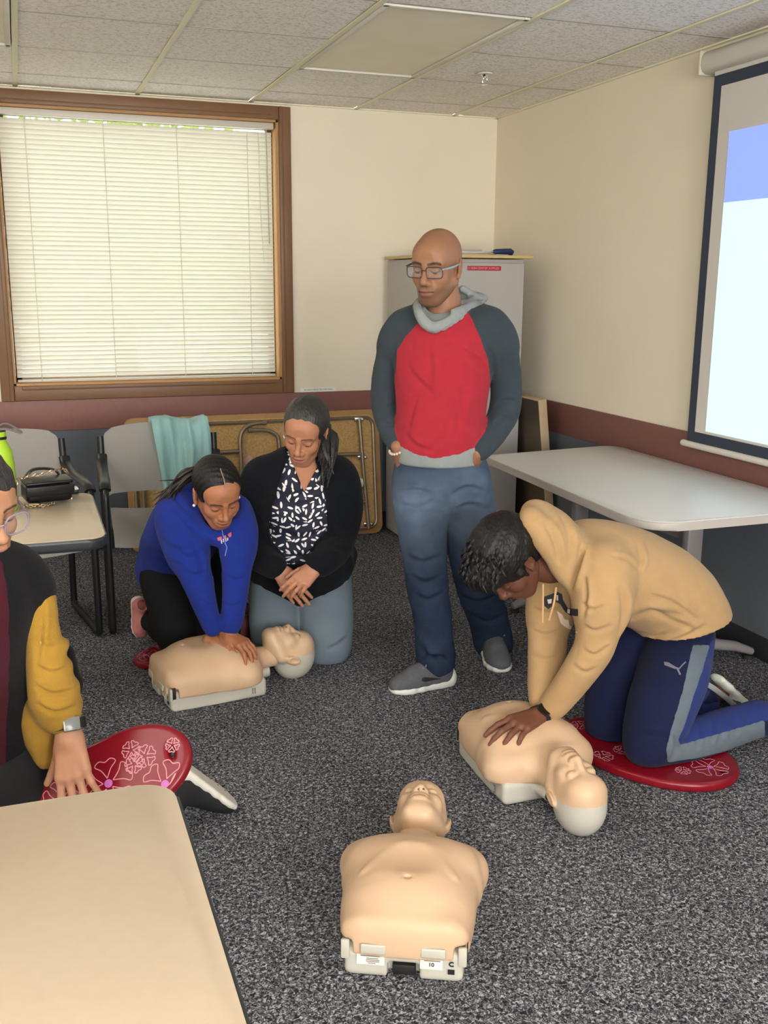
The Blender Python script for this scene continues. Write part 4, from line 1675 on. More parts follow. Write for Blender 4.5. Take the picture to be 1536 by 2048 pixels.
M_B = flat_M((-0.672, -3.225), math.radians(-58))
FL_B = px_flowers(M_B, [(1388, 1572, .072, .3, True), (1420, 1534, .058, .9, True), (1366, 1541, .024, .2, False), (1285, 1548, .085, .5, True), (1205, 1512, .035, .4, False),
                        (1245, 1500, .03, .1, False), (1160, 1450, .032, .6, False), (1146, 1468, .022, .2, False), (1330, 1590, .03, .7, False), (1180, 1430, .03, 1.0, False), (1215, 1560, .03, .8, False)])
PAD_B = pad(M_B, 'red flower pad under the knees of the person in tan hoodie', FL_B, A=0.305, B=0.195)
M_G = flat_M((-1.93, -1.86), math.radians(8))
FL_G = px_flowers(M_G, [(290, 1310, .06, .3, True), (325, 1292, .03, .2, False), (310, 1328, .03, .9, False), (400, 1320, .06, .5, True)])
PAD_G = pad(M_G, 'red flower pad under the person in the blue hoodie', FL_G, A=0.24, B=0.14)

# ---- the three manikins
MANIKIN_A = manikin((-1.80, -3.965, 0), math.radians(-26), 'peach CPR manikin lying face up on the carpet nearest the camera', '10', -6)
MANIKIN_B = manikin((-2.102, -2.262, 0), math.radians(-81.3), 'peach CPR manikin under the hands of the person in blue hoodie', '11', -14, 'II')
MANIKIN_C = manikin((-1.112, -3.02, 0), math.radians(180.5), 'peach CPR manikin under the hands of the person in tan hoodie', '3', -12, '3')

# =================================================================== PEOPLE: shared builders
def PX(rows):
    """[(px,py,Y,r_px)] -> world points, radii"""
    P = [at(a, b, c) for a, b, c, _ in rows]
    return P, [r * mpp(p) for p, (_, _, _, r) in zip(P, rows)]


def grid_for(pts, h, pad=0.16):
    A = np.array([np.asarray(p, float) for p in pts])
    return Sdf(A.min(0) - pad, A.max(0) + pad, h)


def to_px(V):
    d = V - CAM
    z = d @ FWD
    return np.stack([768 + F_PX * (d @ RIGHT) / z, 1024 - F_PX * (d @ UP) / z], 1)


def inside(P, poly):
    poly = np.asarray(poly, float)
    r = np.zeros(len(P), bool)
    for i in range(len(poly)):
        a, b = poly[i], poly[(i + 1) % len(poly)]
        c = (a[1] <= P[:, 1]) != (b[1] <= P[:, 1])
        xi = a[0] + (P[:, 1] - a[1]) / (b[1] - a[1] + 1e-12) * (b[0] - a[0])
        r ^= c & (P[:, 0] < xi)
    return r


def folds(V, Q, amp=0.004, s=22.0, seed=0, stretch=(1, 1, 1), mask=None, hi=0.3):
    N = vnormals(V, Q)
    P = V * np.asarray(stretch)
    n = noise3(P, s, seed) * 1.6
    ridged = (1 - np.abs(n)) ** 2 - 0.45
    d = amp * (ridged + hi * noise3(P, s * 2.3, seed + 5))
    if mask is not None:
        d = d * mask
    return V + N * d[:, None]


CAMH = np.array([FWD[0], FWD[1], 0.0])
CAMH /= np.linalg.norm(CAMH)
RH = np.array([CAMH[1], -CAMH[0], 0.0])        # horizontal picture-right
ZU = np.array([0, 0, 1.0])


def head_frame(left=0.0, down=0.0, roll=0.0, base=None):
    """axes (right, forward, up) of a head that faces the camera, turned 'left' degrees to picture left,
    bowed 'down' degrees, rolled (top to picture right = +)"""
    a, b, c = math.radians(left), math.radians(down), math.radians(roll)
    fh = -CAMH * math.cos(a) - RH * math.sin(a)
    f = fh * math.cos(b) - ZU * math.sin(b)
    up = fh * math.sin(b) + ZU * math.cos(b)
    rt = np.cross(f, up)
    up2 = up * math.cos(c) - rt * math.sin(c)
    rt2 = np.cross(f, up2)
    return np.stack([rt2, f, up2], 1)


def make_head(skin, lip, brow, fem=0.0, lid=0.5, stubble=None, iris='#20140e', h=0.0026, jaw=1.0, brow_t=0.0034, smile=0.0):
    """local head: x = own right, y = forward, z = up. returns V, Q, linear colours"""
    S = Sdf((-0.10, -0.125, -0.145), (0.10, 0.135, 0.135), h)
    jw = jaw * (1 - 0.08 * fem)
    S.ell((0, -0.014, 0.032), (0.0755, 0.097, 0.087), k=0)
    S.ell((0, 0.028, -0.040), (0.057 * jw, 0.064, 0.074), k=0.03)
    S.ell((0, 0.068, -0.097 + .004 * fem), (0.022 * jw, 0.020, 0.018), k=0.03)
    for s in (-1, 1):
        S.cone((s * 0.053 * jw, -0.004, -0.050), (s * 0.020 * jw, 0.060, -0.098), 0.019, 0.018, k=0.028)
    S.ell((0, 0.046, 0.046), (0.058, 0.043, 0.044), k=0.03)
    for s in (-1, 1):
        S.ell((s * 0.037, 0.058, -0.026), (0.025, 0.024, 0.024), k=0.022)
        S.cone((s * 0.008, 0.083, 0.020), (s * 0.045, 0.068, 0.024), 0.011 - .003 * fem, 0.010 - .003 * fem, k=0.018)
    for s in (-1, 1):
        S.ell((s * 0.031, 0.100, 0.003), (0.018, 0.016, 0.0125), k=0.014, op='sub')
        S.ell((s * 0.031, 0.0755, 0.002), (0.0155, 0.0125, 0.0120), k=0.005)
    S.cone((0, 0.084, 0.014), (0, 0.107, -0.026), 0.0075, 0.0105 - .001 * fem, k=0.014)
    S.ell((0, 0.108, -0.031), (0.0125 - .0015 * fem, 0.0115, 0.0105), k=0.008)
    for s in (-1, 1):
        S.ell((s * 0.0135, 0.096, -0.036), (0.0095 - .0012 * fem, 0.0115, 0.0085), k=0.007)
        S.ell((s * 0.0065, 0.104, -0.0445), (0.0036, 0.005, 0.005), k=0.002, op='sub')
    S.ell((0, 0.082, -0.062), (0.030, 0.018, 0.022), k=0.022)
    dz = 0.004 * smile
    for s in (-1, 1):
        S.tube([(s * 0.0255, 0.083, -0.0655 + dz), (s * .012, 0.0965, -0.0590), (0, 0.0975, -0.0605)], [.003, .0046, .0048], k=0.007)
        S.tube([(s * 0.0255, 0.083, -0.0665 + dz), (s * .012, 0.0945, -0.0725), (0, 0.0960, -0.0735)], [.003, .0055, .0060], k=0.007)
        S.tube([(s * 0.0265, 0.0900, -0.0660 + dz), (s * .012, 0.1035, -0.0658), (0, 0.1045, -0.0662)], [.0014, .0022, .0026], k=0.0025, op='sub')
    for s in (-1, 1):
        R = eul(0, s * 8, s * -20)
        S.ell((s * 0.079, -0.010, -0.006), (0.0085, 0.020, 0.032), R, k=0.008)
        S.ell((s * 0.088, -0.004, -0.002), (0.006, 0.011, 0.019), R, k=0.005, op='sub')
        S.ell((s * 0.078, 0.004, -0.032), (0.006, 0.008, 0.010), R, k=0.006)
    V, Q, I = S.mesh(1)
    c = np.tile(np.array(lin(skin)), (len(V), 1))
    x, y, z = np.abs(V[:, 0]), V[:, 1], V[:, 2]

    def paint(m, col, w=1.0):
        m = np.clip(m, 0, 1)[:, None] * w
        c[:] = c * (1 - m) + np.array(lin(col)) * m
    if stubble:
        m = np.clip((y + 0.0) / 0.02, 0, 1) * np.clip((-0.048 - z) / 0.016, 0, 1)
        m = np.maximum(m, np.exp(-((z + 0.052) / 0.007) ** 2) * (x < 0.028) * (y > 0.07))
        paint(m, stubble, 0.45)
    # lips
    ll = np.clip(1 - ((x / 0.0270) ** 2 + ((z + 0.0665 - dz * (x / 0.026)) / 0.0105) ** 2), 0, 1) * 3
    paint(ll * (y > 0.075), lip, 0.85)
    ml = np.exp(-((z + 0.0658 - dz * (x / .026) ** 2) / 0.0018) ** 2) * (x < 0.027) * (y > 0.075)
    paint(ml, '#3b1d18', 0.8)
    # nostrils
    paint(np.exp(-(((x - .0065) / .004) ** 2 + ((z + .0445) / .004) ** 2)) * (y > .085), '#3b1d18', 0.7)
    # brows
    bz = 0.0235 + 0.0045 * np.sin(np.clip((x - 0.010) / 0.042, 0, 1) * 2.3) - 0.006 * np.clip((x - .04) / .02, 0, 1)
    bm_ = np.exp(-((z - bz) / brow_t) ** 4) * ((x > 0.010) & (x < 0.052)) * (y > 0.04)
    paint(bm_, brow, 0.9)
    # lids: dark lash line low on the lid (eyes lowered), open sliver above when lid < 1
    u = (x - 0.031) / 0.0165
    lash = -0.0045 + 0.0040 * u * u + 0.006 * (1 - lid)
    eye = (np.abs(u) < 1) & (y > 0.055)
    paint(np.exp(-((z - lash) / 0.0022) ** 2) * eye, '#1b1210', 0.9)
    if lid < 0.95:
        op = (z < lash) & (z > -0.0075 + 0.004 * u * u) & eye
        paint(op.astype(float), '#8f7d72', 0.85)
        paint((op & (np.abs(u) < 0.42)).astype(float), iris, 1.0)
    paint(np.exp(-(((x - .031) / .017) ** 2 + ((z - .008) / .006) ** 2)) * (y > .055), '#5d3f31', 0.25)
    return V, Q, c


def place(V, R, pos, scale=1.0):
    return (V * scale) @ R.T + np.asarray(pos)


def hand(S, wrist, fdir, back, side='R', curl=(0.4, 0.5, 0.55, 0.6), spread=0.06, thumb=(0.5, 0.4), sc=1.0, k=0.007, id=None, wr=0.026):
    """five-fingered hand added to S: fdir = fingers, back = direction the back of the hand faces"""
    y = np.asarray(fdir, float)
    y = y / np.linalg.norm(y)
    z = np.asarray(back, float)
    z = z - y * (y @ z)
    z /= np.linalg.norm(z)
    x = np.cross(y, z)
    s = 1.0 if side == 'R' else -1.0       # index side is -x*s
    W = np.asarray(wrist, float)

    def L(a, b, c):
        return W + (x * (a * s) + y * b + z * c) * sc
    # palm as a fan of metacarpals
    mc = [(-0.030, 0.090), (-0.010, 0.094), (0.011, 0.090), (0.030, 0.080)]
    S.cone(L(0, -0.02, 0), L(0, 0.012, 0), wr * sc * 0.95, wr * sc * 0.92, k=0.012, id=id)
    for (mx, my), r in zip(mc, (0.0130, 0.0135, 0.0130, 0.0120)):
        S.cone(L(mx * 0.55, 0.012, -0.002), L(mx, my, 0), 0.016 * sc, r * sc, k=0.012, id=id)
    S.ell(L(-0.024, 0.035, -0.010), (0.016 * sc, 0.026 * sc, 0.013 * sc), np.stack([x, y, z], 1), k=0.012, id=id)
    lens = [(0.043, 0.027, 0.021), (0.047, 0.031, 0.022), (0.043, 0.029, 0.021), (0.034, 0.021, 0.019)]
    rad = [(0.0098, 0.0090, 0.0082, 0.0068), (0.0100, 0.0092, 0.0083, 0.0070), (0.0096, 0.0088, 0.0080, 0.0067), (0.0086, 0.0078, 0.0071, 0.0060)]
    for i in range(4):
        sp = (i - 1.4) * spread
        p = L(mc[i][0], mc[i][1], 0.0)
        ang = 0.0
        cu = curl[i]
        for j in range(3):
            ang += cu * (0.75, 1.05, 0.7)[j]
            d = (y * math.cos(ang) - z * math.sin(ang)) * math.cos(sp) + x * s * math.sin(sp)
            q = p + d * lens[i][j] * sc
            S.cone(p, q, rad[i][j] * sc, rad[i][j + 1] * sc, k=0.003 if j else k, id=id)
            p = q
    p = L(-0.022, 0.022, -0.008)
    a1, a2 = thumb
    d = (-x * s * math.sin(a1) + y * math.cos(a1)) * 0.95 - z * 0.3
    d /= np.linalg.norm(d)
    for j, ln in enumerate((0.042, 0.033, 0.026)):
        q = p + d * ln * sc
        S.cone(p, q, (0.0145, 0.0115, 0.0102)[j] * sc, (0.0118, 0.0102, 0.0078)[j] * sc, k=0.008 if j == 0 else 0.003, id=id)
        p = q
        d = d + y * 0.35 * a2 + x * s * 0.25 * a2 - z * 0.15 * a2
        d /= np.linalg.norm(d)
    return S


def bvh_of(objs):
    from mathutils.bvhtree import BVHTree
    Vs, Fs, o = [], [], 0
    for ob in objs:
        w = world_loc(ob)
        me = ob.data
        co = np.zeros(len(me.vertices) * 3)
        me.vertices.foreach_get('co', co)
        co = co.reshape(-1, 3) + w
        Vs += co.tolist()
        Fs += [[v + o for v in p.vertices] for p in me.polygons]
        o += len(co)
    return BVHTree.FromPolygons(Vs, Fs)


def decal(name, polys, objs, material, parent, off=0.0012, cut=0.006, tree=None):
    """flat print lying on a garment: outlines laid on the surface of objs"""
    tree = tree or bvh_of(objs)
    bm = bmesh.new()
    for poly in polys:
        vs_ = [bm.verts.new((x, y, 0)) for x, y in poly]
        try:
            bm.faces.new(vs_)
        except ValueError:
            pass
    bmesh.ops.triangulate(bm, faces=bm.faces[:])
    for _ in range(3):
        es = [e for e in bm.edges if e.calc_length() > 5]
        if not es:
            break
        bmesh.ops.subdivide_edges(bm, edges=es, cuts=1)
        bmesh.ops.triangulate(bm, faces=[f for f in bm.faces if len(f.verts) > 3])
    dead = []
    for v in bm.verts:
        d = Vector(ray(v.co.x, v.co.y)).normalized()
        hit, nrm, i, dist = tree.ray_cast(Vector(CAM), d)
        if hit is None:
            dead.append(v)
            continue
        if nrm.dot(d) > 0:
            nrm = -nrm
        v.co = hit + nrm * off
    bmesh.ops.delete(bm, geom=dead, context='VERTS')
    w = Vector(world_loc(parent))
    for v in bm.verts:
        v.co -= w
    me = bpy.data.meshes.new(name)
    bm.to_mesh(me)
    bm.free()
    me.polygons.foreach_set('use_smooth', [True] * len(me.polygons))
    return link(name, me, material, parent)


def strap_ring(ax, e1, e2, ra, rb, width, thick, n=32):
    m_ = MB()
    rings = []
    for k in range(n):
        a = 2 * math.pi * k / n
        d = e1 * math.cos(a) * ra + e2 * math.sin(a) * rb
        u = d / np.linalg.norm(d)
        rings.append([m_.bm.verts.new(tuple(d + ax * (s * width / 2) + u * q)) for s, q in ((-1, 0), (1, 0), (1, thick), (-1, thick))])
    for k in range(n):
        A, B = rings[k], rings[(k + 1) % n]
        for j in range(4):
            m_.bm.faces.new((A[j], A[(j + 1) % 4], B[(j + 1) % 4], B[j]))
    return m_


def line_poly(pts, w):
    """thin band polygon (pixels) along a polyline"""
    P = np.asarray(pts, float)
    out = []
    for i in range(len(P) - 1):
        d = P[i + 1] - P[i]
        n = np.array([-d[1], d[0]]) / (np.linalg.norm(d) + 1e-9) * w / 2
        out.append([tuple(P[i] + n), tuple(P[i + 1] + n), tuple(P[i + 1] - n), tuple(P[i] - n)])
    return out


skin_mat = mat('skin', None, 0.5, vcol=True, spec=0.35, var=0.04, vscale=60, bump=0.04, bscale=300)
cloth_mat = mat('knit_cloth', None, 0.9, vcol=True, spec=0.15, var=0.06, vscale=35, bump=0.22, bscale=260, sheen=0.05)
denim_mat = mat('denim_cloth', None, 0.85, vcol=True, spec=0.2, var=0.22, vscale=18, bump=0.25, bscale=400)
hair_mat = mat('dark_hair', '#110f0f', 0.5, spec=0.4, var=0.35, vscale=120, bump=0.35, bscale=160, stretch=(1, 1, 0.25))
hair_grey = mat('greying_dark_hair', '#2a2826', 0.45, spec=0.6, var=0.45, vscale=110, bump=0.5, bscale=150, stretch=(1, 1, 0.25))


def core_body(parts, tone, h=0.009):
    """plain body under the clothes: list of (pts, radii)"""
    allp = [p for P, R in parts for p in P]
    S = grid_for(allp, h, 0.14)
    for P, R in parts:
        S.tube(P, [max(r * 0.72, 0.012) for r in R], k=0.03)
    V, Q, I = S.mesh(1)
    return V, Q, np.tile(np.array(lin(tone)), (len(V), 1))


def shoe_mesh(upper, sole, L=0.275, h=0.0045, style='runner'):
    """local: heel at y=0, toe at y=L, floor z=0"""
    S = Sdf((-0.07, -0.03, -0.01), (0.07, L + 0.03, 0.14), h)
    w = L / 0.275
    S.etube([(0, 0.035, 0.030), (0, 0.10 * w, 0.030), (0.004, 0.19 * w, 0.026), (0.002, 0.245 * w, 0.022)], [(0.034, 0.032), (0.037, 0.034), (0.045, 0.030), (0.034, 0.022)], (1, 0, 0), k=0.02, id=1, n=2)
    S.cone((0, 0.045, 0.05), (0, 0.055, 0.095), 0.035, 0.040, k=0.03, id=1)
    S.cone((0, 0.06, 0.075), (0.002, 0.165 * w, 0.045), 0.032, 0.030, k=0.03, id=1)
    # sole
    T2 = Sdf((-0.07, -0.03, -0.01), (0.07, L + 0.03, 0.14), h)
    T2.etube([(0, 0.026, 0.013), (0, 0.10 * w, 0.012), (0.004, 0.19 * w, 0.010), (0.002, 0.250 * w, 0.012)], [(0.040, 0.030), (0.040, 0.022), (0.050, 0.016), (0.037, 0.015)], (1, 0, 0), k=0.02, n=2)
    T2.ell((0, 0.012, 0.03), (0.036, 0.022, 0.028), k=0.02)
    T2.plane((0, 0, 0.0), (0, 0, -1))
    S.cone((0, 0.05, 0.09), (0, 0.055, 0.14), 0.030, 0.034, op='sub', k=0.004)
    S.plane((0, 0, 0.004), (0, 0, -1))
    a, b = S.mesh(1), T2.mesh(1)
    return a, b


def mask_mat(name, base, c1, c2=None, c3=None, rough=0.9, var=0.06, vscale=35, bump=0.22, bscale=260, sheen=0.05):
    """garment of several cloths: crisp seams where the R, G, B masks of attribute 'Col' pass one half"""
    if name in MATS:
        return MATS[name]
    m = mat(name, base, rough, var=var, vscale=vscale, bump=bump, bscale=bscale, sheen=sheen, spec=0.15)
    N, L = m.node_tree.nodes, m.node_tree.links
    b = N['Principled BSDF']
    rgb = [n for n in N if n.type == 'RGB'][0]
    tgt = [(l.to_node, l.to_socket) for l in rgb.outputs[0].links]
    a = N.new('ShaderNodeVertexColor')
    a.layer_name = 'Col'
    sp_ = N.new('ShaderNodeSeparateColor')
    L.new(a.outputs['Color'], sp_.inputs[0])
    src = rgb.outputs[0]
    for ch, c in zip(('Red', 'Green', 'Blue'), (c1, c2, c3)):
        if c is None:
            continue
        mr = N.new('ShaderNodeMapRange')
        mr.inputs['From Min'].default_value = 0.44
        mr.inputs['From Max'].default_value = 0.56
        L.new(sp_.outputs[ch], mr.inputs['Value'])
        mx = N.new('ShaderNodeMix')
        mx.data_type = 'RGBA'
        L.new(mr.outputs[0], mx.inputs['Factor'])
        L.new(src, mx.inputs['A'])
        mx.inputs['B'].default_value = (*lin(c), 1)
        src = mx.outputs['Result']
    for nd, sk in tgt:
        L.new(src, sk)
    return m


def blur(M, Q, it=3):
    M = np.asarray(M, float)
    if M.ndim == 1:
        M = M[:, None]
    n = np.zeros(len(M))
    for a in range(4):
        b = (a + 1) % 4
        np.add.at(n, Q[:, a], 1)
        np.add.at(n, Q[:, b], 1)
    for _ in range(it):
        s = np.zeros_like(M)
        for a in range(4):
            b = (a + 1) % 4
            np.add.at(s, Q[:, a], M[Q[:, b]])
            np.add.at(s, Q[:, b], M[Q[:, a]])
        M = 0.4 * M + 0.6 * s / np.maximum(n, 1)[:, None]
    return M


def masks(Q, *ms, it=3):
    ms = list(ms) + [np.zeros(len(ms[0]))] * (3 - len(ms))
    return blur(np.stack([np.asarray(m, float) for m in ms], 1), Q, it)


def creases(V, Q, lines, w=5.0, depth=0.006, face=0.15):
    """pressed-in folds along pixel polylines with a ridge beside them; lines: (pts[, width, depth])"""
    N = vnormals(V, Q)
    px = to_px(V)
    vd = V - CAM
    vd /= np.linalg.norm(vd, axis=1, keepdims=True)
    facing = np.clip((-(N * vd).sum(1) - face) / 0.3, 0, 1)
    D = np.zeros(len(V))
    for ln in lines:
        pts, ww, dd = (ln if len(ln) == 3 and not np.isscalar(ln[0][0]) and np.isscalar(ln[1]) else (ln, w, depth))
        P = np.asarray(smooth_path(pts, 4)) if len(pts) > 2 else np.asarray(pts, float)
        best = np.full(len(V), 1e9)
        tt = np.zeros(len(V))
        side = np.zeros(len(V))
        for i in range(len(P) - 1):
            e = P[i + 1] - P[i]
            L2 = e @ e + 1e-9
            q = px - P[i]
            t = np.clip(q @ e / L2, 0, 1)
            d = np.linalg.norm(q - t[:, None] * e, axis=1)
            sd = (q[:, 0] * e[1] - q[:, 1] * e[0]) / math.sqrt(L2)
            m = d < best
            best[m] = d[m]
            tt[m] = (i + t[m]) / (len(P) - 1)
            side[m] = sd[m]
        fade = np.sin(np.clip(tt, 0, 1) * math.pi) ** 0.6
        D += fade * (-dd * np.exp(-(best / ww) ** 2) + dd * 0.8 * np.exp(-((side - 1.6 * ww) / (1.1 * ww)) ** 2) * (best < 4 * ww))
    return V + N * (D * facing)[:, None]

# =================================================================== STANDING MAN
def build_man():
    Lx = np.array([0.90, -0.43, 0.0])
    Lx /= np.linalg.norm(Lx)
    base = np.array([-1.0, -2.42, 0.0])
    t = empty('person', base, 0, 'standing person in red raglan hoodie, jeans and glasses, hands in pockets', 'person')
    tone = '#966b50'
    # ---------------- hoodie
    tor = [(895, 655, -2.40, 50, .070), (893, 676, -2.42, 88, .100), (889, 705, -2.43, 99, .118), (885, 760, -2.44, 92, .122),
           (882, 820, -2.44, 86, .122), (880, 875, -2.44, 86, .122), (878, 922, -2.43, 84, .118)]
    tp = [at(a, b, c) for a, b, c, _, _ in tor]
    tr_ = [(w * mpp(p), d) for p, (_, _, _, w, d) in zip(tp, tor)]
    armR = PX([(812, 655, -2.33, 36), (790, 700, -2.30, 33), (774, 760, -2.28, 30), (772, 815, -2.28, 28), (781, 855, -2.33, 24), (793, 885, -2.39, 20)])
    armL = PX([(975, 652, -2.50, 38), (1000, 700, -2.50, 36), (1012, 765, -2.48, 31), (1009, 820, -2.48, 30), (986, 866, -2.51, 26), (962, 900, -2.55, 22)])
    S = grid_for(tp + armR[0] + armL[0], 0.006, 0.17)
    S.etube(tp, tr_, Lx, k=0.02, id=1, n=3)
    S.plane(at(877, 938, -2.55), (0, 0, -1))
    for ar in (armR, armL):
        S.tube(ar[0][:2], ar[1][:2], k=0.045, id=2, n=3)
        S.tube(ar[0][1:], ar[1][1:], k=0.010, id=2, n=3)
    S.tube([at(812, 655, -2.34), at(850, 632, -2.38), at(893, 628, -2.38), at(935, 628, -2.42), at(975, 650, -2.48)], [.052, .042, .04, .042, .055], k=0.03, id=1, n=2)
    # hem band and hood roll
    hp = at(877, 924, -2.43)
    
    nb = at(893, 606, -2.40)
    rim = smooth_path([at(866, 648, -2.52), at(838, 620, -2.48), at(842, 596, -2.36), at(885, 580, -2.27), at(928, 582, -2.30), at(945, 597, -2.40), at(915, 626, -2.51)], 5, closed=True)
    for k in range(len(rim)):
        q = rim[k] - (0, 0, .014)
        q2 = rim[(k + 1) % len(rim)] - (0, 0, .014)
        S.cone(rim[k], rim[(k + 1) % len(rim)], .006, .006, k=0.008, id=3)
        S.cone(q, q2, .011, .011, k=0.02, id=3)
    S.ell(at(938, 597, -2.27), (.075, .055, .028), k=0.03, id=3)
    S.cone(at(925, 578, -2.38), at(960, 597, -2.34), .014, .010, k=0.012, id=3)
    S.cone(at(905, 622, -2.52), at(968, 603, -2.42), .009, .007, k=0.010, id=3)
    # opening for the neck
    S.cone(at(880, 600, -2.42), at(868, 545, -2.44), 0.058, 0.07, op='sub', k=0.008, id=3)
    V, Q, I = S.mesh(2)
    V = folds(V, Q, 0.0022, 16, 3, (1.2, 1.2, 0.8))
    V = creases(V, Q, [([(812, 730), (835, 760), (868, 790)], 6, .007), ([(940, 700), (962, 730), (975, 745)], 5, .008), ([(835, 790), (822, 830), (815, 870)], 6, .006),
                       ([(935, 775), (922, 820), (912, 875)], 7, .007), ([(858, 690), (862, 740), (858, 800)], 6, .005), ([(900, 830), (880, 880), (850, 905)], 7, .006),
                       ([(805, 860), (830, 890), (870, 905)], 5, .006), ([(760, 800), (775, 812), (795, 805)], 4, .006), ([(758, 835), (778, 850), (798, 838)], 4, .006),
                       ([(990, 815), (1010, 800), (1032, 805)], 4, .007), ([(985, 850), (1008, 835), (1028, 842)], 4, .007), ([(970, 690), (985, 720), (985, 760)], 5, .006),
                       ([(790, 690), (785, 725), (790, 760)], 5, .005), ([(915, 690), (950, 715), (972, 720)], 4, .005)])
    px = to_px(V)
    red = inside(px, [(842, 640), (812, 672), (794, 700), (792, 740), (785, 770), (780, 850), (780, 975), (985, 975), (985, 880), (985, 800), (982, 770), (977, 722), (962, 680), (945, 640), (922, 600), (870, 600)]) & (I != 2)
    grey = ((I == 3) & ~((px[:, 1] > 700) & (px[:, 1] < 905))) | inside(px, [(834, 610), (846, 636), (868, 650), (905, 634), (968, 607), (945, 575), (840, 590)])
    grey |= (px[:, 1] > np.interp(px[:, 0], [785, 830, 870, 920, 972], [884, 908, 917, 908, 884])) & (I != 2)
    slv = ~red
    hood = np_mesh('hoodie', V, Q, mask_mat('raglan_hoodie_jersey', '#a32a36', '#363f45', '#8d9290'), t, masks(Q, slv, grey), base)
    # ---------------- jeans
    pel = [(879, 905, -2.42, 78, .108), (881, 945, -2.41, 94, .115), (884, 985, -2.41, 98, .112)]
    pp_ = [at(a, b, c) for a, b, c, _, _ in pel]
    pr_ = [(w * mpp(p), d) for p, (_, _, _, w, d) in zip(pp_, pel)]
    legR = PX([(838, 985, -2.41, 50), (844, 1050, -2.43, 45), (850, 1120, -2.46, 39), (856, 1180, -2.48, 36), (866, 1240, -2.48, 33), (869, 1290, -2.47, 33), (873, 1330, -2.45, 35)])
    legL = PX([(934, 985, -2.42, 50), (940, 1050, -2.42, 47), (948, 1120, -2.40, 44), (960, 1180, -2.34, 41), (974, 1230, -2.27, 36), (984, 1270, -2.22, 34), (989, 1290, -2.21, 33)])
    S = grid_for(pp_ + legR[0] + legL[0], 0.006, 0.17)
    S.etube(pp_, pr_, Lx, k=0.02, id=1, n=2)
    S.tube(*legR, k=0.03, id=1, n=3)
    S.plane(at(870, 1346, -2.46), (0.35, 0, -1))
    S.tube(*legL, k=0.03, id=1, n=3)
    # pocket mouths, fly
    S.cone(at(790, 925, -2.50), at(828, 905, -2.54), .006, .006, op='sub', k=0.006)
    S.cone(at(915, 918, -2.58), at(968, 938, -2.60), .006, .006, op='sub', k=0.006)
    S.cone(at(858, 940, -2.53), at(866, 985, -2.53), .006, .004, op='sub', k=0.008)
    V, Q, I = S.mesh(2)
    px = to_px(V)
    low = np.clip((px[:, 1] - 1080) / 120, 0.25, 1)
    V = folds(V, Q, 0.0035, 24, 9, (0.7, 0.7, 1.5), low)
    V = creases(V, Q, [([(800, 985), (830, 980), (868, 990)], 5, .008), ([(905, 990), (935, 975), (975, 985)], 5, .008), ([(812, 1110), (845, 1125), (885, 1110)], 6, .009),
                       ([(818, 1150), (850, 1165), (888, 1150)], 6, .010), ([(830, 1190), (855, 1200), (890, 1185)], 6, .009), ([(838, 1290), (865, 1320), (895, 1310)], 7, .014),
                       ([(845, 1325), (868, 1310), (898, 1325)], 5, .010), ([(915, 1190), (955, 1205), (1000, 1190)], 6, .009), ([(940, 1230), (975, 1245), (1008, 1230)], 6, .009),
                       ([(800, 1010), (835, 1015), (870, 1000)], 5, .005), ([(910, 1020), (940, 1010), (980, 1020)], 5, .005)])
    # denim: worn pale thighs, dark below the knee
    wear = np.clip(1 - np.abs(px[:, 1] - 1010) / 150, 0, 1)
    a_, b_ = np.array(lin('#242f42')), np.array(lin('#65758a'))
    cols = a_ + (b_ - a_) * (wear * (0.75 + 0.25 * noise3(V, 25, 2)))[:, None]
    jeans = np_mesh('jeans', V, Q, denim_mat, t, cols, base)
    # ---------------- body: head, neck, arms
    R = head_frame(left=28, down=13, roll=2)
    hc = at(874, 532, -2.44)
    Vh, Qh, Ch = make_head(tone, '#8a5a50', '#1d1512', fem=0.0, lid=0.78, stubble='#3d302a', jaw=1.02, brow_t=0.0048)
    Vh = place(Vh, R, hc, 1.05)
    S = grid_for([at(890, 640, -2.40), hc], 0.005, 0.12)
    S.tube([at(893, 665, -2.40), at(888, 610, -2.41), at(884, 560, -2.42)], [.075, .058, .056], k=0.02)
    Vn, Qn, In = S.mesh(1)
    parts = [(Vh, Qh, Ch), (Vn, Qn, np.tile(np.array(lin(tone)), (len(Vn), 1)))]
    parts.append(core_body([(tp, [0.12] * len(tp)), armR, armL, legR, legL, (pp_, [.11] * 3)], tone))
    S = grid_for([armR[0][-1], armL[0][-1]], 0.004, 0.16)
    hand(S, at(799, 902, -2.415), at(828, 962, -2.38) - at(799, 902, -2.415), -CAMH - RH * .4, 'R', curl=(.1, .1, .1, .1), sc=1.0)
    hand(S, at(950, 914, -2.545), at(903, 985, -2.43) - at(950, 914, -2.545), -CAMH + RH * .4, 'L', curl=(.1, .1, .1, .1), sc=1.0)
    Vn, Qn, In = S.mesh(1)
    parts.append((Vn, Qn, np.tile(np.array(lin(tone)), (len(Vn), 1))))
    V, Q, C = fuse(parts)
    np_mesh('body', V, Q, skin_mat, t, C, base)
    # ---------------- glasses
    gl = empty('glasses', np.zeros(3))
    gl.parent = t
    M4 = Matrix([[*(R[i] * 1.05), (hc - base)[i]] for i in range(3)] + [[0, 0, 0, 1]])
    fr = mat('brown_horn_frame', '#4a3a3c', 0.35)
    lens_m = mat('spectacle_lens', '#cfd2d6', 0.05, alpha=0.08, spec=0.8)
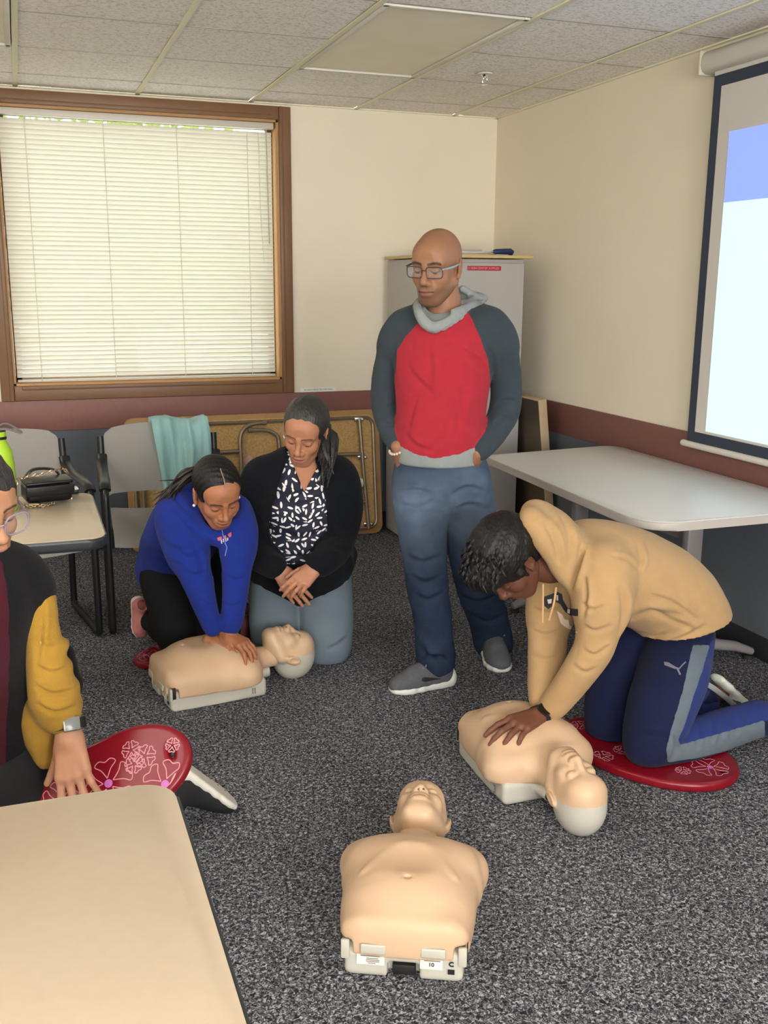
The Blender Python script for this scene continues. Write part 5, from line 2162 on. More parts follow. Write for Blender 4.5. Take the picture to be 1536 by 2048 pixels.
    for s in (-1, 1):
        rim_ = [(s * 0.036 + dx, 0.1015 - 0.12 * max(0, abs(s * 0.036 + dx) - 0.02), 0.000 + dz) for dx, dz in rrect(0, 0, 0.056, 0.036, 0.011, 4)]
        MB().tube(rim_, 0.0019, 6, closed=True).xf(M4).build('rim', fr, gl)
        lm = MB()
        vs_ = [lm.bm.verts.new(p) for p in rim_]
        lm.bm.faces.new(vs_)
        lm.xf(M4).build('lens', lens_m, gl, smooth=False)
        MB().tube([(s * 0.064, 0.096, 0.010), (s * 0.078, 0.078, 0.012), (s * 0.083, 0.03, 0.010), (s * 0.083, -0.005, 0.010), (s * .080, -.02, .0)], 0.0024, 6, flat=(.8, 1.6)).xf(M4).build('temple_arm', mat('silver_temple', '#9aa2a8', 0.3, metal=.6), gl)
    MB().tube([(-0.010, 0.1015, 0.006), (0, 0.106, 0.008), (0.010, 0.1015, 0.006)], 0.0019, 6).xf(M4).build('bridge', fr, gl)
    # ---------------- bracelet of beads
    wc = at(796, 897, -2.41)
    ax = at(815, 935, -2.39) - wc
    ax /= np.linalg.norm(ax)
    e1 = np.cross(ax, CAMH)
    e1 /= np.linalg.norm(e1)
    e2 = np.cross(ax, e1)
    b_ = MB()
    for k in range(20):
        a = 2 * math.pi * k / 20
        b_.sph(tuple(wc + (e1 * math.cos(a) + e2 * math.sin(a)) * 0.033), 0.0055, 8, 6)
    b_.build('bead_bracelet', mat('pale_beads', '#cdbfae', 0.3), t, world=True)
    # ---------------- shoes
    up_m, so_m = mat('grey_knit_upper', '#55565a', 0.85, bump=0.3, bscale=300, var=.1, vscale=80), mat('white_foam_sole', '#d6d6d0', 0.5)
    (V1, Q1, _), (V2, Q2, _) = shoe_mesh(None, None)
    V1, V2 = V1 * (1, 1, 1.25), V2 * (1, 1, 1.2)
    hr, tor_ = atz(905, 1366), atz(776, 1388)
    hl, tol = np.array([-0.735, -2.17, 0]), np.array([-0.80, -2.455, 0])
    for hh, tt, nm in ((hr, tor_, 'R'), (hl, tol, 'L')):
        d = tt - hh
        d[2] = 0
        ln = np.linalg.norm(d)
        d /= ln
        R3 = np.stack([np.cross(d, ZU), d, ZU], 1)
        sc = ln / 0.275
        o = np_mesh('shoe', place(V1, R3, hh, sc), Q1, up_m, t, None, base)
        np_mesh('sole', place(V2, R3, hh, sc), Q2, so_m, o, None, base)
        lc = MB()
        for k in range(4):
            yk, zk = 0.118 + 0.022 * k, 0.113 - 0.0125 * k
            lc.tube([place(np.array([q]), R3, hh, sc)[0] for q in ((-.026, yk, zk - .010), (0, yk + .004, zk + .002), (.026, yk, zk - .010))], .0032, 6)
        lc.tube([place(np.array([q]), R3, hh, sc)[0] for q in ((0, .115, .112), (-.02, .122, .122), (-.036, .135, .10), (-.02, .13, .10))], .0026, 6)
        lc.build('laces', mat('grey_laces', '#77757a', 0.8), o, world=True)
        if nm == 'R':
            decal('shoe_logo', [[(884, 1357), (868, 1360), (850, 1364), (843, 1362), (844, 1356), (848, 1354), (850, 1358), (858, 1360)]], [o], ink, o)
    return t


build_man()

# =================================================================== GIRL IN BLUE HOODIE, PRESSING ON THE MANIKIN
def build_girl():
    base = np.array([-1.92, -1.9, 0.0])
    t = empty('person', base, 0, 'kneeling person in royal blue hoodie and black leggings pressing a manikin chest', 'person')
    tone = '#a36c4c'
    Lx = RH
    # torso: from the hips up and forward to the shoulders
    tor = [(345, 1118, -1.72, 62, .115), (356, 1085, -1.78, 66, .12), (378, 1050, -1.86, 70, .12), (398, 1025, -1.93, 72, .105), (414, 1012, -1.98, 50, .075)]
    tp = [at(a, b, c) for a, b, c, _, _ in tor]
    tr_ = [(w * mpp(p), d) for p, (_, _, _, w, d) in zip(tp, tor)]
    armR = PX([(352, 1020, -2.00, 40), (366, 1075, -2.06, 39), (384, 1130, -2.12, 34), (401, 1180, -2.17, 27), (415, 1225, -2.21, 21), (425, 1258, -2.24, 17)])
    armL = PX([(470, 1020, -2.05, 33), (478, 1070, -2.11, 30), (475, 1130, -2.16, 28), (470, 1185, -2.20, 25), (465, 1232, -2.235, 21), (461, 1258, -2.245, 17)])
    S = grid_for(tp + armR[0] + armL[0], 0.006, 0.16)
    S.etube(tp, tr_, Lx, k=0.03, id=1, n=3)
    for ar in (armR, armL):
        S.tube(ar[0][:3], ar[1][:3], k=0.04, id=1, n=3)
        S.tube(ar[0][2:], ar[1][2:], k=0.012, id=1, n=3)
    # waistband
    S.econe(at(338, 1128, -1.70), at(333, 1146, -1.69), (.135, .125), (.128, .12), Lx, k=0.012, id=1)
    # hood: collar around the neck and a heap behind
    rim = smooth_path([at(438, 1078, -2.12), at(400, 1055, -2.10), at(374, 1012, -2.02), at(388, 975, -1.92), at(440, 975, -1.92), at(482, 1010, -2.02), at(474, 1056, -2.10)], 5, closed=True)
    for k in range(len(rim)):
        S.cone(rim[k], rim[(k + 1) % len(rim)], .020, .020, k=0.02, id=1)
    S.ell(at(368, 1000, -1.94), (.075, .07, .06), k=0.04, id=1)
    S.cone(at(425, 1010, -2.0), at(450, 1000, -2.14), .058, .085, op='sub', k=0.01)
    V, Q, I = S.mesh(2)
    V = folds(V, Q, 0.0045, 16, 13)
    V = creases(V, Q, [([(320, 1075), (345, 1095), (380, 1100)], 5, .007), ([(300, 1100), (330, 1120), (370, 1135)], 5, .007), ([(385, 1085), (400, 1120), (405, 1160)], 6, .008),
                       ([(350, 1100), (380, 1115), (408, 1100)], 5, .007), ([(368, 1140), (392, 1150), (418, 1140)], 4, .006), ([(400, 1200), (420, 1210), (436, 1200)], 4, .006),
                       ([(450, 1150), (472, 1160), (494, 1150)], 4, .006), ([(445, 1205), (465, 1212), (485, 1205)], 4, .006), ([(340, 1010), (370, 1040), (400, 1075)], 5, .006),
                       ([(420, 1075), (425, 1120), (420, 1160)], 5, .007), ([(330, 985), (355, 1000), (380, 1030)], 5, .008)])
    hood = np_mesh('hoodie', V, Q, mat('royal_blue_fleece', '#1a2d7e', 0.92, spec=0.15, var=0.08, vscale=30, bump=0.2, bscale=250, sheen=0.06), t, None, base)
    # drawstring and chest print
    decal('drawstring', line_poly([(444, 1055), (447, 1072), (452, 1088), (455, 1095), (451, 1112)], 1.8), [hood], mat('pale_blue_cord', '#6d83c4', 0.7), t, 0.003)
    decal('chest_print', [[(434, 1076), (443, 1073), (444, 1079), (436, 1082)], [(447, 1073), (452, 1070), (454, 1077), (449, 1078)], [(456, 1069), (463, 1064), (463, 1073), (459, 1075)]], [hood], mat('coral_print', '#c25a62', 0.7), t, 0.002)
    decal('chest_print', [[(441, 1079), (443, 1078), (445, 1087), (443, 1087)], [(446, 1078), (448, 1077), (448, 1084), (446, 1084)], [(451, 1077), (453, 1077), (454, 1083), (452, 1083)], [(455, 1076), (457, 1075), (457, 1081), (455, 1081)]], [hood], mat('white_print', '#c9cfe6', 0.7), t, 0.002)
    # leggings
    thR = PX([(335, 1135, -1.70, 56), (345, 1190, -1.79, 50), (356, 1250, -1.87, 44), (364, 1300, -1.93, 37)])
    thL = PX([(415, 1140, -1.74, 52), (425, 1200, -1.84, 46), (432, 1250, -1.90, 42), (438, 1288, -1.95, 36)])
    kR, kL = thR[0][-1], thL[0][-1]
    kR[2] = kL[2] = 0.095
    anR, anL = np.array([-2.085, -1.60, 0.10]), np.array([-1.72, -1.66, 0.10])
    S = grid_for(thR[0] + thL[0] + [anR, anL], 0.007, 0.14)
    S.econe(at(345, 1118, -1.70), at(372, 1150, -1.74), (.13, .11), (.14, .10), Lx, k=0.03)
    S.tube(*thR, k=0.03, n=3)
    S.tube(*thL, k=0.03, n=3)
    S.tube([kR, (kR + anR) / 2 + (0, 0, .01), anR], [.06, .058, .04], k=0.03)
    S.tube([kL, (kL + anL) / 2 + (0, 0, .01), anL], [.06, .058, .04], k=0.03)
    S.plane((0, 0, 0.032), (0, 0, -1))
    V, Q, I = S.mesh(2)
    V = folds(V, Q, 0.003, 20, 5)
    np_mesh('leggings', V, Q, mat('black_leggings', '#17181b', 0.85, spec=0.2, bump=0.15, bscale=300), t, None, base)
    # shoes, toes tucked under: sole upright, toe on the floor
    (V1, Q1, _), (V2, Q2, _) = shoe_mesh(None, None, 0.25)
    um, sm_ = mat('dusty_pink_shoe', '#b4726c', 0.6, var=.15, vscale=30), mat('pale_pink_sole', '#cdb9b2', 0.6)
    for toe, yaw, um_ in ((atz(283, 1283, .01), 0.15, um), (np.array([-1.70, -1.83, 0.01]), -0.1, mat('rose_leather_shoe', '#8e4f52', 0.45, var=.2, vscale=25))):
        d = np.array([0.25 * math.sin(yaw), -0.35, -0.9])      # heel up in the air, toe down
        d /= np.linalg.norm(d)
        upv = np.array([0.2, -0.9, 0.35]) if yaw > 0 else np.array([0, -.9, .35])
        x_ = np.cross(d, upv)
        x_ /= np.linalg.norm(x_)
        R3 = np.stack([x_, d, np.cross(x_, d)], 1)
        sc = 0.70
        hh = toe - d * 0.25 * sc + (0, 0, .012)
        o = np_mesh('shoe', place(V1, R3, hh, sc), Q1, um_, t, None, base)
        np_mesh('sole', place(V2, R3, hh, sc), Q2, sm_, o, None, base)
    # body
    R = head_frame(left=-30, down=34, roll=-6)
    hc = at(434, 984, -2.15)
    hs = 1.04
    Vh, Qh, Ch = make_head(tone, '#9a5a50', '#1a1310', fem=1.0, lid=0.8, jaw=0.98, smile=1.2, brow_t=0.0036)
    parts = [(place(Vh, R, hc, hs), Qh, Ch)]
    S = grid_for([at(415, 1020, -1.98), hc], 0.005, 0.12)
    S.tube([at(412, 1020, -1.98), at(425, 1000, -2.03), hc + R[:, 1] * .0 - R[:, 2] * .04], [.06, .050, .05], k=0.02)
    Vn, Qn, _ = S.mesh(1)
    parts.append((Vn, Qn, np.tile(np.array(lin(tone)), (len(Vn), 1))))
    parts.append(core_body([(tp, [.10] * len(tp)), armR, armL, thR, thL], tone))
    # hands: the upper hand's fingers laced through the lower hand's
    cst = np.array([-1.862, -2.235, 0.0])
    S = Sdf(cst + (-.16, -.16, .13), cst + (.16, .16, .36), 0.0028)
    fd = np.array([0.62, -0.75, -0.10])
    wL, wR = armL[0][-1], armR[0][-1]
    hand(S, wR + (-.002, -.005, -.045), fd + (0.25, 0.12, 0), (0, -.1, 1), 'R', curl=(.18, .2, .22, .25), spread=.12, thumb=(.9, .3), sc=.88)
    hand(S, wL + (-.010, -.002, -.020), fd + (-.1, 0, -.12), (.1, -.1, 1), 'L', curl=(.45, .48, .5, .5), spread=.13, thumb=(.7, .3), sc=.90)
    Vn, Qn, _ = S.mesh(1)
    parts.append((Vn, Qn, np.tile(np.array(lin(tone)), (len(Vn), 1))))
    V, Q, C = fuse(parts)
    np_mesh('body', V, Q, skin_mat, t, C, base)
    # hair: smooth cap, parted, tied at the nape
    H_ = Sdf((-.11, -.24, -.16), (.11, .12, .14), 0.003)
    H_.ell((0, -0.018, 0.036), (0.0835, 0.103, 0.092), k=0)
    H_.ell((0, -0.055, -0.03), (0.068, 0.06, 0.055), k=0.03)
    # face cut-out below the hair line
    H_.ell((0, 0.098, -0.022), (0.070, 0.088, 0.092), op='sub', k=0.012)
    for s in (-1, 1):
        H_.ell((s * 0.088, -0.004, -0.030), (0.03, 0.028, 0.050), op='sub', k=0.01)
    H_.tube([(0, 0.09, 0.09), (0, .055, .127), (0, -.02, .133), (0, -.06, .125)], .004, op='sub', k=0.006)
    H_.ell((0, -0.118, -0.005), (0.030, 0.022, 0.028), k=0.015)
    V, Q, I = H_.mesh(1)
    N = vnormals(V, Q)
    V = V + N * (0.0009 * np.sin(V[:, 1] * 330 + V[:, 0] * 120))[:, None]
    hr = np_mesh('hair', place(V, R, hc, hs), Q, hair_mat, t, None, base)
    hm = mat('part_scalp', '#8d7767', 0.6)
    MB().tube([tuple(place(np.array([p]), R, hc, hs)[0]) for p in ((0, .074, .090), (0, .050, .1145), (0, .01, .1235), (0, -.03, .1225))], .0022, 6).build('parting', hm, hr, world=True)
    # ponytail: strands
    tail0 = place(np.array([[0, -0.125, -0.005]]), R, hc, hs)[0]
    end = at(330, 1000, -2.02)
    pt_ = MB()
    for k in range(46):
        j = rng.normal(size=3) * .012
        j2 = rng.normal(size=3) * .022
        mid = (tail0 + end) / 2 + np.array([0, 0, .028]) + j
        pt_.tube(smooth_path([tail0 + j * .4, mid, end + j2 + (end - mid) * rng.uniform(-.3, .25)], 4), [.006, .007, .007, .0065, .006, .005, .004, .0025, .001], 5)
    pt_.build('ponytail', mat('brown_black_hair', '#241b17', 0.45, spec=.5, var=.3, vscale=60), hr, world=True)
    e = place(np.array([[-0.084, 0.006, -0.042]]), R, hc, hs)[0]
    e2 = place(np.array([[0.084, 0.006, -0.042]]), R, hc, hs)[0]
    for q in (e, e2):
        MB().sph(tuple(q), .0058, 10, 8).build('pearl_earring', mat('pearl', '#e9e4dc', 0.2), t, world=True)
    return t


build_girl()

# =================================================================== WOMAN KNEELING UPRIGHT IN A BLACK CARDIGAN
leaf_print = bpy.data.materials.new('navy_blouse_white_leaf_print')
leaf_print.use_nodes = True
_n, _l = leaf_print.node_tree.nodes, leaf_print.node_tree.links
_b = _n['Principled BSDF']
_b.inputs['Roughness'].default_value = 0.75
_tc = _n.new('ShaderNodeTexCoord')
_mp = _n.new('ShaderNodeMapping')
_mp.inputs['Rotation'].default_value = (0, 0, 0)
_mp.inputs['Scale'].default_value = (36, 0.0, 36)
_l.new(_tc.outputs['Object'], _mp.inputs['Vector'])
_vo = _n.new('ShaderNodeTexVoronoi')
_vo.feature = 'F1'
_vo.inputs['Scale'].default_value = 1.0
_vo.inputs['Randomness'].default_value = 0.75
_l.new(_mp.outputs[0], _vo.inputs['Vector'])
_sb = _n.new('ShaderNodeVectorMath')
_sb.operation = 'SUBTRACT'
_l.new(_mp.outputs[0], _sb.inputs[0])
_l.new(_vo.outputs['Position'], _sb.inputs[1])
_sc = _n.new('ShaderNodeSeparateColor')
_l.new(_vo.outputs['Color'], _sc.inputs[0])
_ml = _n.new('ShaderNodeMath')
_ml.operation = 'MULTIPLY'
_ml.inputs[1].default_value = 6.283
_l.new(_sc.outputs[0], _ml.inputs[0])
_vr = _n.new('ShaderNodeVectorRotate')
_vr.rotation_type = 'AXIS_ANGLE'
_vr.inputs['Axis'].default_value = (0, 1, 0)
_l.new(_sb.outputs[0], _vr.inputs['Vector'])
_l.new(_ml.outputs[0], _vr.inputs['Angle'])
_sx = _n.new('ShaderNodeVectorMath')
_sx.operation = 'MULTIPLY'
_sx.inputs[1].default_value = (1 / 0.42, 0, 1 / 0.15)
_l.new(_vr.outputs[0], _sx.inputs[0])
_ln = _n.new('ShaderNodeVectorMath')
_ln.operation = 'LENGTH'
_l.new(_sx.outputs[0], _ln.inputs[0])
_mr = _n.new('ShaderNodeMapRange')
_mr.inputs['From Min'].default_value, _mr.inputs['From Max'].default_value = 0.9, 1.05
_mr.inputs['To Min'].default_value, _mr.inputs['To Max'].default_value = 1, 0
_l.new(_ln.outputs['Value'], _mr.inputs['Value'])
_mx = _n.new('ShaderNodeMix')
_mx.data_type = 'RGBA'
_mx.inputs['A'].default_value = (*lin('#12142a'), 1)
_mx.inputs['B'].default_value = (*lin('#e4e2e0'), 1)
_l.new(_mr.outputs[0], _mx.inputs['Factor'])
_l.new(_mx.outputs['Result'], _b.inputs['Base Color'])


def build_woman():
    base = np.array([-1.48, -1.95, 0.0])
    t = empty('person', base, 0, 'kneeling person in black cardigan over leaf print blouse with clasped hands', 'person')
    tone = '#ab775b'
    Lx = np.array([0.92, -0.39, 0.0])
    Lx /= np.linalg.norm(Lx)
    # blouse
    tor = [(604, 935, -2.00, 60, .075), (602, 965, -2.00, 78, .10), (602, 1010, -2.02, 80, .125), (600, 1045, -2.02, 76, .125), (598, 1085, -2.00, 78, .13), (598, 1125, -1.95, 84, .13), (600, 1150, -1.92, 86, .13)]
    tp = [at(a, b, c) for a, b, c, _, _ in tor]
    tr_ = [(w * mpp(p), d) for p, (_, _, _, w, d) in zip(tp, tor)]
    S = grid_for(tp, 0.006, 0.22)
    S.etube(tp, tr_, Lx, k=0.02, n=3)
    for s in (-1, 1):
        S.ell(at(602 + s * 32, 1022, -2.10), (.07, .07, .07), k=0.05)
    # V neck
    Cn = at(606, 905, -2.05)
    z0, z1 = at(611, 988, -2.14)[2], at(606, 905, -2.12)[2]
    fwd = -CAMH

    def vneck(X, Y, Z):
        u = (X - Cn[0]) * Lx[0] + (Y - Cn[1]) * Lx[1]
        f = (X - Cn[0]) * fwd[0] + (Y - Cn[1]) * fwd[1]
        half = 0.075 * np.clip((Z - z0) / (z1 - z0), 0, 1.3)
        ins = half - np.abs(u - 0.012)
        return np.where((f > -0.02) & (Z > z0), ins, -1.0)
    S.F = np.maximum(S.F, vneck(*np.meshgrid(*S.ax, indexing='ij', sparse=True)).astype(np.float32))
    V, Q, I = S.mesh(2)
    V = folds(V, Q, 0.002, 20, 4)
    V = creases(V, Q, [([(580, 990), (605, 1000), (640, 985)], 5, .005), ([(560, 1060), (600, 1075), (650, 1060)], 6, .005), ([(565, 1105), (600, 1112), (640, 1100)], 5, .005)])
    bl = np_mesh('blouse', V, Q, leaf_print, t, None, base)
    # cardigan: shoulders, back, sleeves, open fronts
    armR = PX([(526, 950, -1.97, 36), (516, 1000, -1.95, 35), (512, 1055, -1.96, 34), (512, 1100, -2.02, 33), (540, 1128, -2.12, 25), (552, 1134, -2.16, 22)])
    armL = PX([(674, 948, -2.06, 36), (680, 1000, -2.06, 35), (680, 1055, -2.08, 34), (670, 1095, -2.14, 32), (650, 1120, -2.22, 27), (634, 1130, -2.25, 23)])
    S = grid_for(tp + armR[0] + armL[0], 0.006, 0.20)
    S.etube(tp, [(a + .014, b + .016) for a, b in tr_], Lx, k=0.02, n=3)
    for s in (-1, 1):
        S.ell(at(602 + s * 34, 1022, -2.10), (.080, .078, .078), k=0.05)
    for ar in (armR, armL):
        S.tube(ar[0][:3], ar[1][:3], k=0.05, n=3)
        S.tube(ar[0][2:], ar[1][2:], k=0.015, n=3)
    S.tube([at(505, 1100, -1.92), at(515, 1140, -1.90)], [.075, .05], k=0.03)
    S.tube([at(672, 1095, -1.98), at(678, 1130, -1.97), at(676, 1148, -1.96)], [.06, .055, .04], k=0.03)
    S.tube([at(570, 925, -1.92), at(606, 905, -1.88), at(645, 915, -1.96)], [.05, .045, .05], k=0.03)
    # front opening: remove where the blouse shows
    edgeL = np.array([(572, 880), (573, 925), (560, 960), (545, 1010), (538, 1050), (545, 1095), (560, 1125), (520, 1140), (505, 1160)])
    edgeR = np.array([(625, 880), (632, 925), (645, 960), (652, 1000), (655, 1050), (650, 1085), (628, 1105), (648, 1132), (700, 1160)])
    X, Y, Z = np.meshgrid(*S.ax, indexing='ij')
    P = np.stack([X.ravel(), Y.ravel(), Z.ravel()], 1)
    near = np.abs(S.F.ravel()) < 0.05
    pxx = np.zeros((len(P), 2))
    pxx[near] = to_px(P[near])
    el = np.interp(pxx[:, 1], edgeL[:, 1][:7], edgeL[:, 0][:7])
    er = np.interp(pxx[:, 1], edgeR[:, 1][:7], edgeR[:, 0][:7])
    depth = (P - np.array(tp[3])) @ (-CAMH)
    ins = np.minimum(pxx[:, 0] - el, er - pxx[:, 0]) * 0.002
    arms_close = np.zeros(len(P), bool)
    cutm = near & (ins > -0.02) & (depth > -0.01) & (pxx[:, 1] < 1128) & (pxx[:, 1] > 870)
    # keep the sleeves whole: only carve points that belong to the trunk
    trunk = Sdf(S.lo, S.ax_hi if hasattr(S, 'ax_hi') else S.lo + (S.n - 1) * S.h, S.h)
    for ar in (armR, armL):
        trunk.tube(ar[0][2:], [r + .012 for r in ar[1][2:]], k=0.0)
    sleeve = (trunk.F < 0.004).ravel()
    Fv = S.F.ravel().copy()
    m_ = cutm & ~sleeve
    Fv[m_] = np.maximum(Fv[m_], ins[m_])
    S.F = Fv.reshape(S.F.shape).astype(np.float32)
    V, Q, I = S.mesh(2)
    V = folds(V, Q, 0.0025, 18, 6)
    V = creases(V, Q, [([(660, 1060), (685, 1075), (712, 1065)], 4, .007), ([(655, 1085), (680, 1098), (706, 1090)], 4, .006), ([(640, 1000), (660, 1040), (668, 1080)], 5, .006), ([(500, 1000), (520, 1040), (540, 1060)], 5, .006)])
    cg = np_mesh('cardigan', V, Q, mat('black_fine_knit', '#0f1116', 0.9, spec=0.15, var=0.1, vscale=30, bump=0.2, bscale=260, sheen=0.03), t, None, base)
    # small pouch at her hip
    S = Sdf(at(704, 1110, -1.96) - .08, at(704, 1110, -1.96) + .08, .005)
    S.ell(at(697, 1110, -1.97), (.035, .04, .05), k=0)
    S.ell(at(694, 1130, -1.97), (.03, .035, .035), k=0.02)
    V, Q, I = S.mesh(1)
    np_mesh('hip_pouch', folds(V, Q, .003, 40, 2), Q, mat('black_nylon', '#101114', 0.6), t, None, base)
    # trousers
    thR = PX([(556, 1150, -1.86, 52), (552, 1200, -1.92, 52), (550, 1245, -1.97, 50), (551, 1285, -2.00, 44)])
    thL = PX([(645, 1150, -1.90, 56), (648, 1205, -1.98, 56), (652, 1250, -2.03, 54), (654, 1290, -2.06, 46)])
    kR, kL = thR[0][-1], thL[0][-1]
    anR, anL = kR + (0.06, .40, .0), kL + (0.10, .40, 0)
    anR[2] = anL[2] = 0.075
    S = grid_for(thR[0] + thL[0] + [anR, anL], 0.007, 0.16)
    S.econe(at(600, 1140, -1.86), at(600, 1165, -1.84), (.16, .12), (.165, .12), Lx, k=0.03)
    S.tube(*thR, k=0.012, n=3)
    S.tube(*thL, k=0.012, n=3)
    S.tube([kR, anR], [.085, .05], k=0.03)
    S.tube([kL, anL], [.088, .05], k=0.03)
    S.tube([at(600, 1195, -2.12), at(602, 1250, -2.14), at(603, 1320, -2.14)], [.008, .014, .02], op='sub', k=.012)
    S.plane((0, 0, 0.002), (0, 0, -1))
    V, Q, I = S.mesh(2)
    V = folds(V, Q, 0.002, 16, 8)
    V = creases(V, Q, [([(625, 1170), (650, 1180), (690, 1165)], 5, .008), ([(610, 1185), (635, 1182), (655, 1190)], 5, .008), ([(650, 1300), (675, 1290), (700, 1270)], 5, .008), ([(520, 1180), (545, 1175), (570, 1185)], 5, .005), ([(530, 1270), (560, 1262), (590, 1240)], 6, .004), ([(510, 1290), (540, 1300), (575, 1290)], 5, .006)])
    np_mesh('trousers', V, Q, mat('slate_grey_trousers', '#68757d', 0.8, spec=0.2, var=.05, vscale=20, bump=0.1, bscale=350), t, None, base)
    (V1, Q1, _), (V2, Q2, _) = shoe_mesh(None, None, 0.24)
    for a in (anR, anL):
        d = np.array([0.05, 0.98, -0.12])
        d /= np.linalg.norm(d)
        upv = np.array([0, -.12, -1.0])
        x_ = np.cross(d, upv)
        x_ /= np.linalg.norm(x_)
        R3 = np.stack([x_, d, np.cross(x_, d)], 1)
        o = np_mesh('shoe', place(V1, R3, a + (0, -.02, .045), .8), Q1, mat('black_canvas_shoe', '#1b1b1d', .8), t, None, base)
        np_mesh('sole', place(V2, R3, a + (0, -.02, .045), .8), Q2, mat('grey_rubber_sole', '#55524f', .7), o, None, base)
    # body
    R = head_frame(left=14, down=27, roll=9)
    hc = at(611, 862, -2.06)
    hs = 1.02
    Vh, Qh, Ch = make_head(tone, '#a0605a', '#1d1412', fem=1.0, lid=0.9, jaw=1.04, smile=0.8, brow_t=0.0026)
    parts = [(place(Vh, R, hc, hs), Qh, Ch)]
    S = grid_for(tp[:4] + [hc], 0.005, 0.18)
    S.tube([at(604, 955, -1.99), at(608, 920, -2.0), at(612, 890, -2.02)], [.075, .052, .050], k=0.03)
    S.etube(tp[:4], [(a - .03, b - .022) for a, b in tr_[:4]], Lx, k=0.04, n=2)
    for s in (-1, 1):
        S.ell(at(606 + s * 24, 1006, -2.085), (.046, .056, .055), k=0.014)
    Vn, Qn, _ = S.mesh(2)
    parts.append((Vn, Qn, np.tile(np.array(lin(tone)), (len(Vn), 1))))
    parts.append(core_body([(tp[2:], [.09] * 5), armR, armL, thR, thL], tone))
    hcn = at(592, 1150, -2.22)
    S = Sdf(hcn - .17, hcn + .17, 0.003)
    hand(S, armR[0][-1] + (.006, -.008, -.006), at(592, 1185, -2.22) - at(552, 1132, -2.17), -CAMH + ZU * .5 - RH * .2, 'R', curl=(.22, .16, .18, .25), spread=.05, thumb=(.5, .3), sc=.95)
    hand(S, armL[0][-1] + (-.006, -.014, -.002), at(585, 1172, -2.30) - at(632, 1128, -2.27), -CAMH + ZU * .7 + RH * .2, 'L', curl=(.35, .40, .45, .55), spread=.07, thumb=(.55, .5), sc=.92)
    Vn, Qn, _ = S.mesh(1)
    parts.append((Vn, Qn, np.tile(np.array(lin(tone)), (len(Vn), 1))))
    V, Q, C = fuse(parts)
    np_mesh('body', V, Q, skin_mat, t, C, base)
    # hair swept back, long tail over her left shoulder
    H_ = Sdf((-.12, -.17, -.17), (.12, .12, .15), 0.003)
    H_.ell((0, -0.020, 0.038), (0.086, 0.104, 0.094), k=0)
    H_.ell((0, -0.06, -0.04), (0.07, 0.06, 0.06), k=0.03)
    H_.ell((0, 0.092, -0.022), (0.076, 0.088, 0.092), op='sub', k=0.014)
    for s in (-1, 1):
        H_.ell((s * 0.09, 0.0, -0.034), (0.03, 0.028, 0.046), op='sub', k=0.01)
    V, Q, I = H_.mesh(1)
    N = vnormals(V, Q)
    V = V + N * (0.0006 * np.sin(V[:, 0] * 200 + 2 * np.sin(V[:, 2] * 40 + V[:, 1] * 30)))[:, None]
    hr = np_mesh('hair', place(V, R, hc, hs), Q, hair_grey, t, None, base)
    p0 = place(np.array([[-.055, -.085, -.03]]), R, hc, hs)[0]
    pm_, pe = at(656, 892, -2.08), at(650, 938, -2.15)
    pt_ = MB()
    for k in range(44):
        j, j2, j3 = rng.normal(size=3) * .012, rng.normal(size=3) * .016, rng.normal(size=3) * .014
        pt_.tube(smooth_path([p0 + j * .7, pm_ + j2, pe + j3 + (0, 0, rng.uniform(-.05, .02))], 4), [.009, .011, .011, .011, .010, .009, .007, .005, .0015], 5)
    pt_.build('ponytail', hair_grey, hr, world=True)
    for s in (-1, 1):
        q = place(np.array([[s * 0.082, 0.006, -0.040]]), R, hc, hs)[0]
        MB().sph(tuple(q), .005, 10, 8, (1, 1, 1.8)).build('earring', mat('pearl', '#e9e4dc', 0.2), t, world=True)
    return t


build_woman()

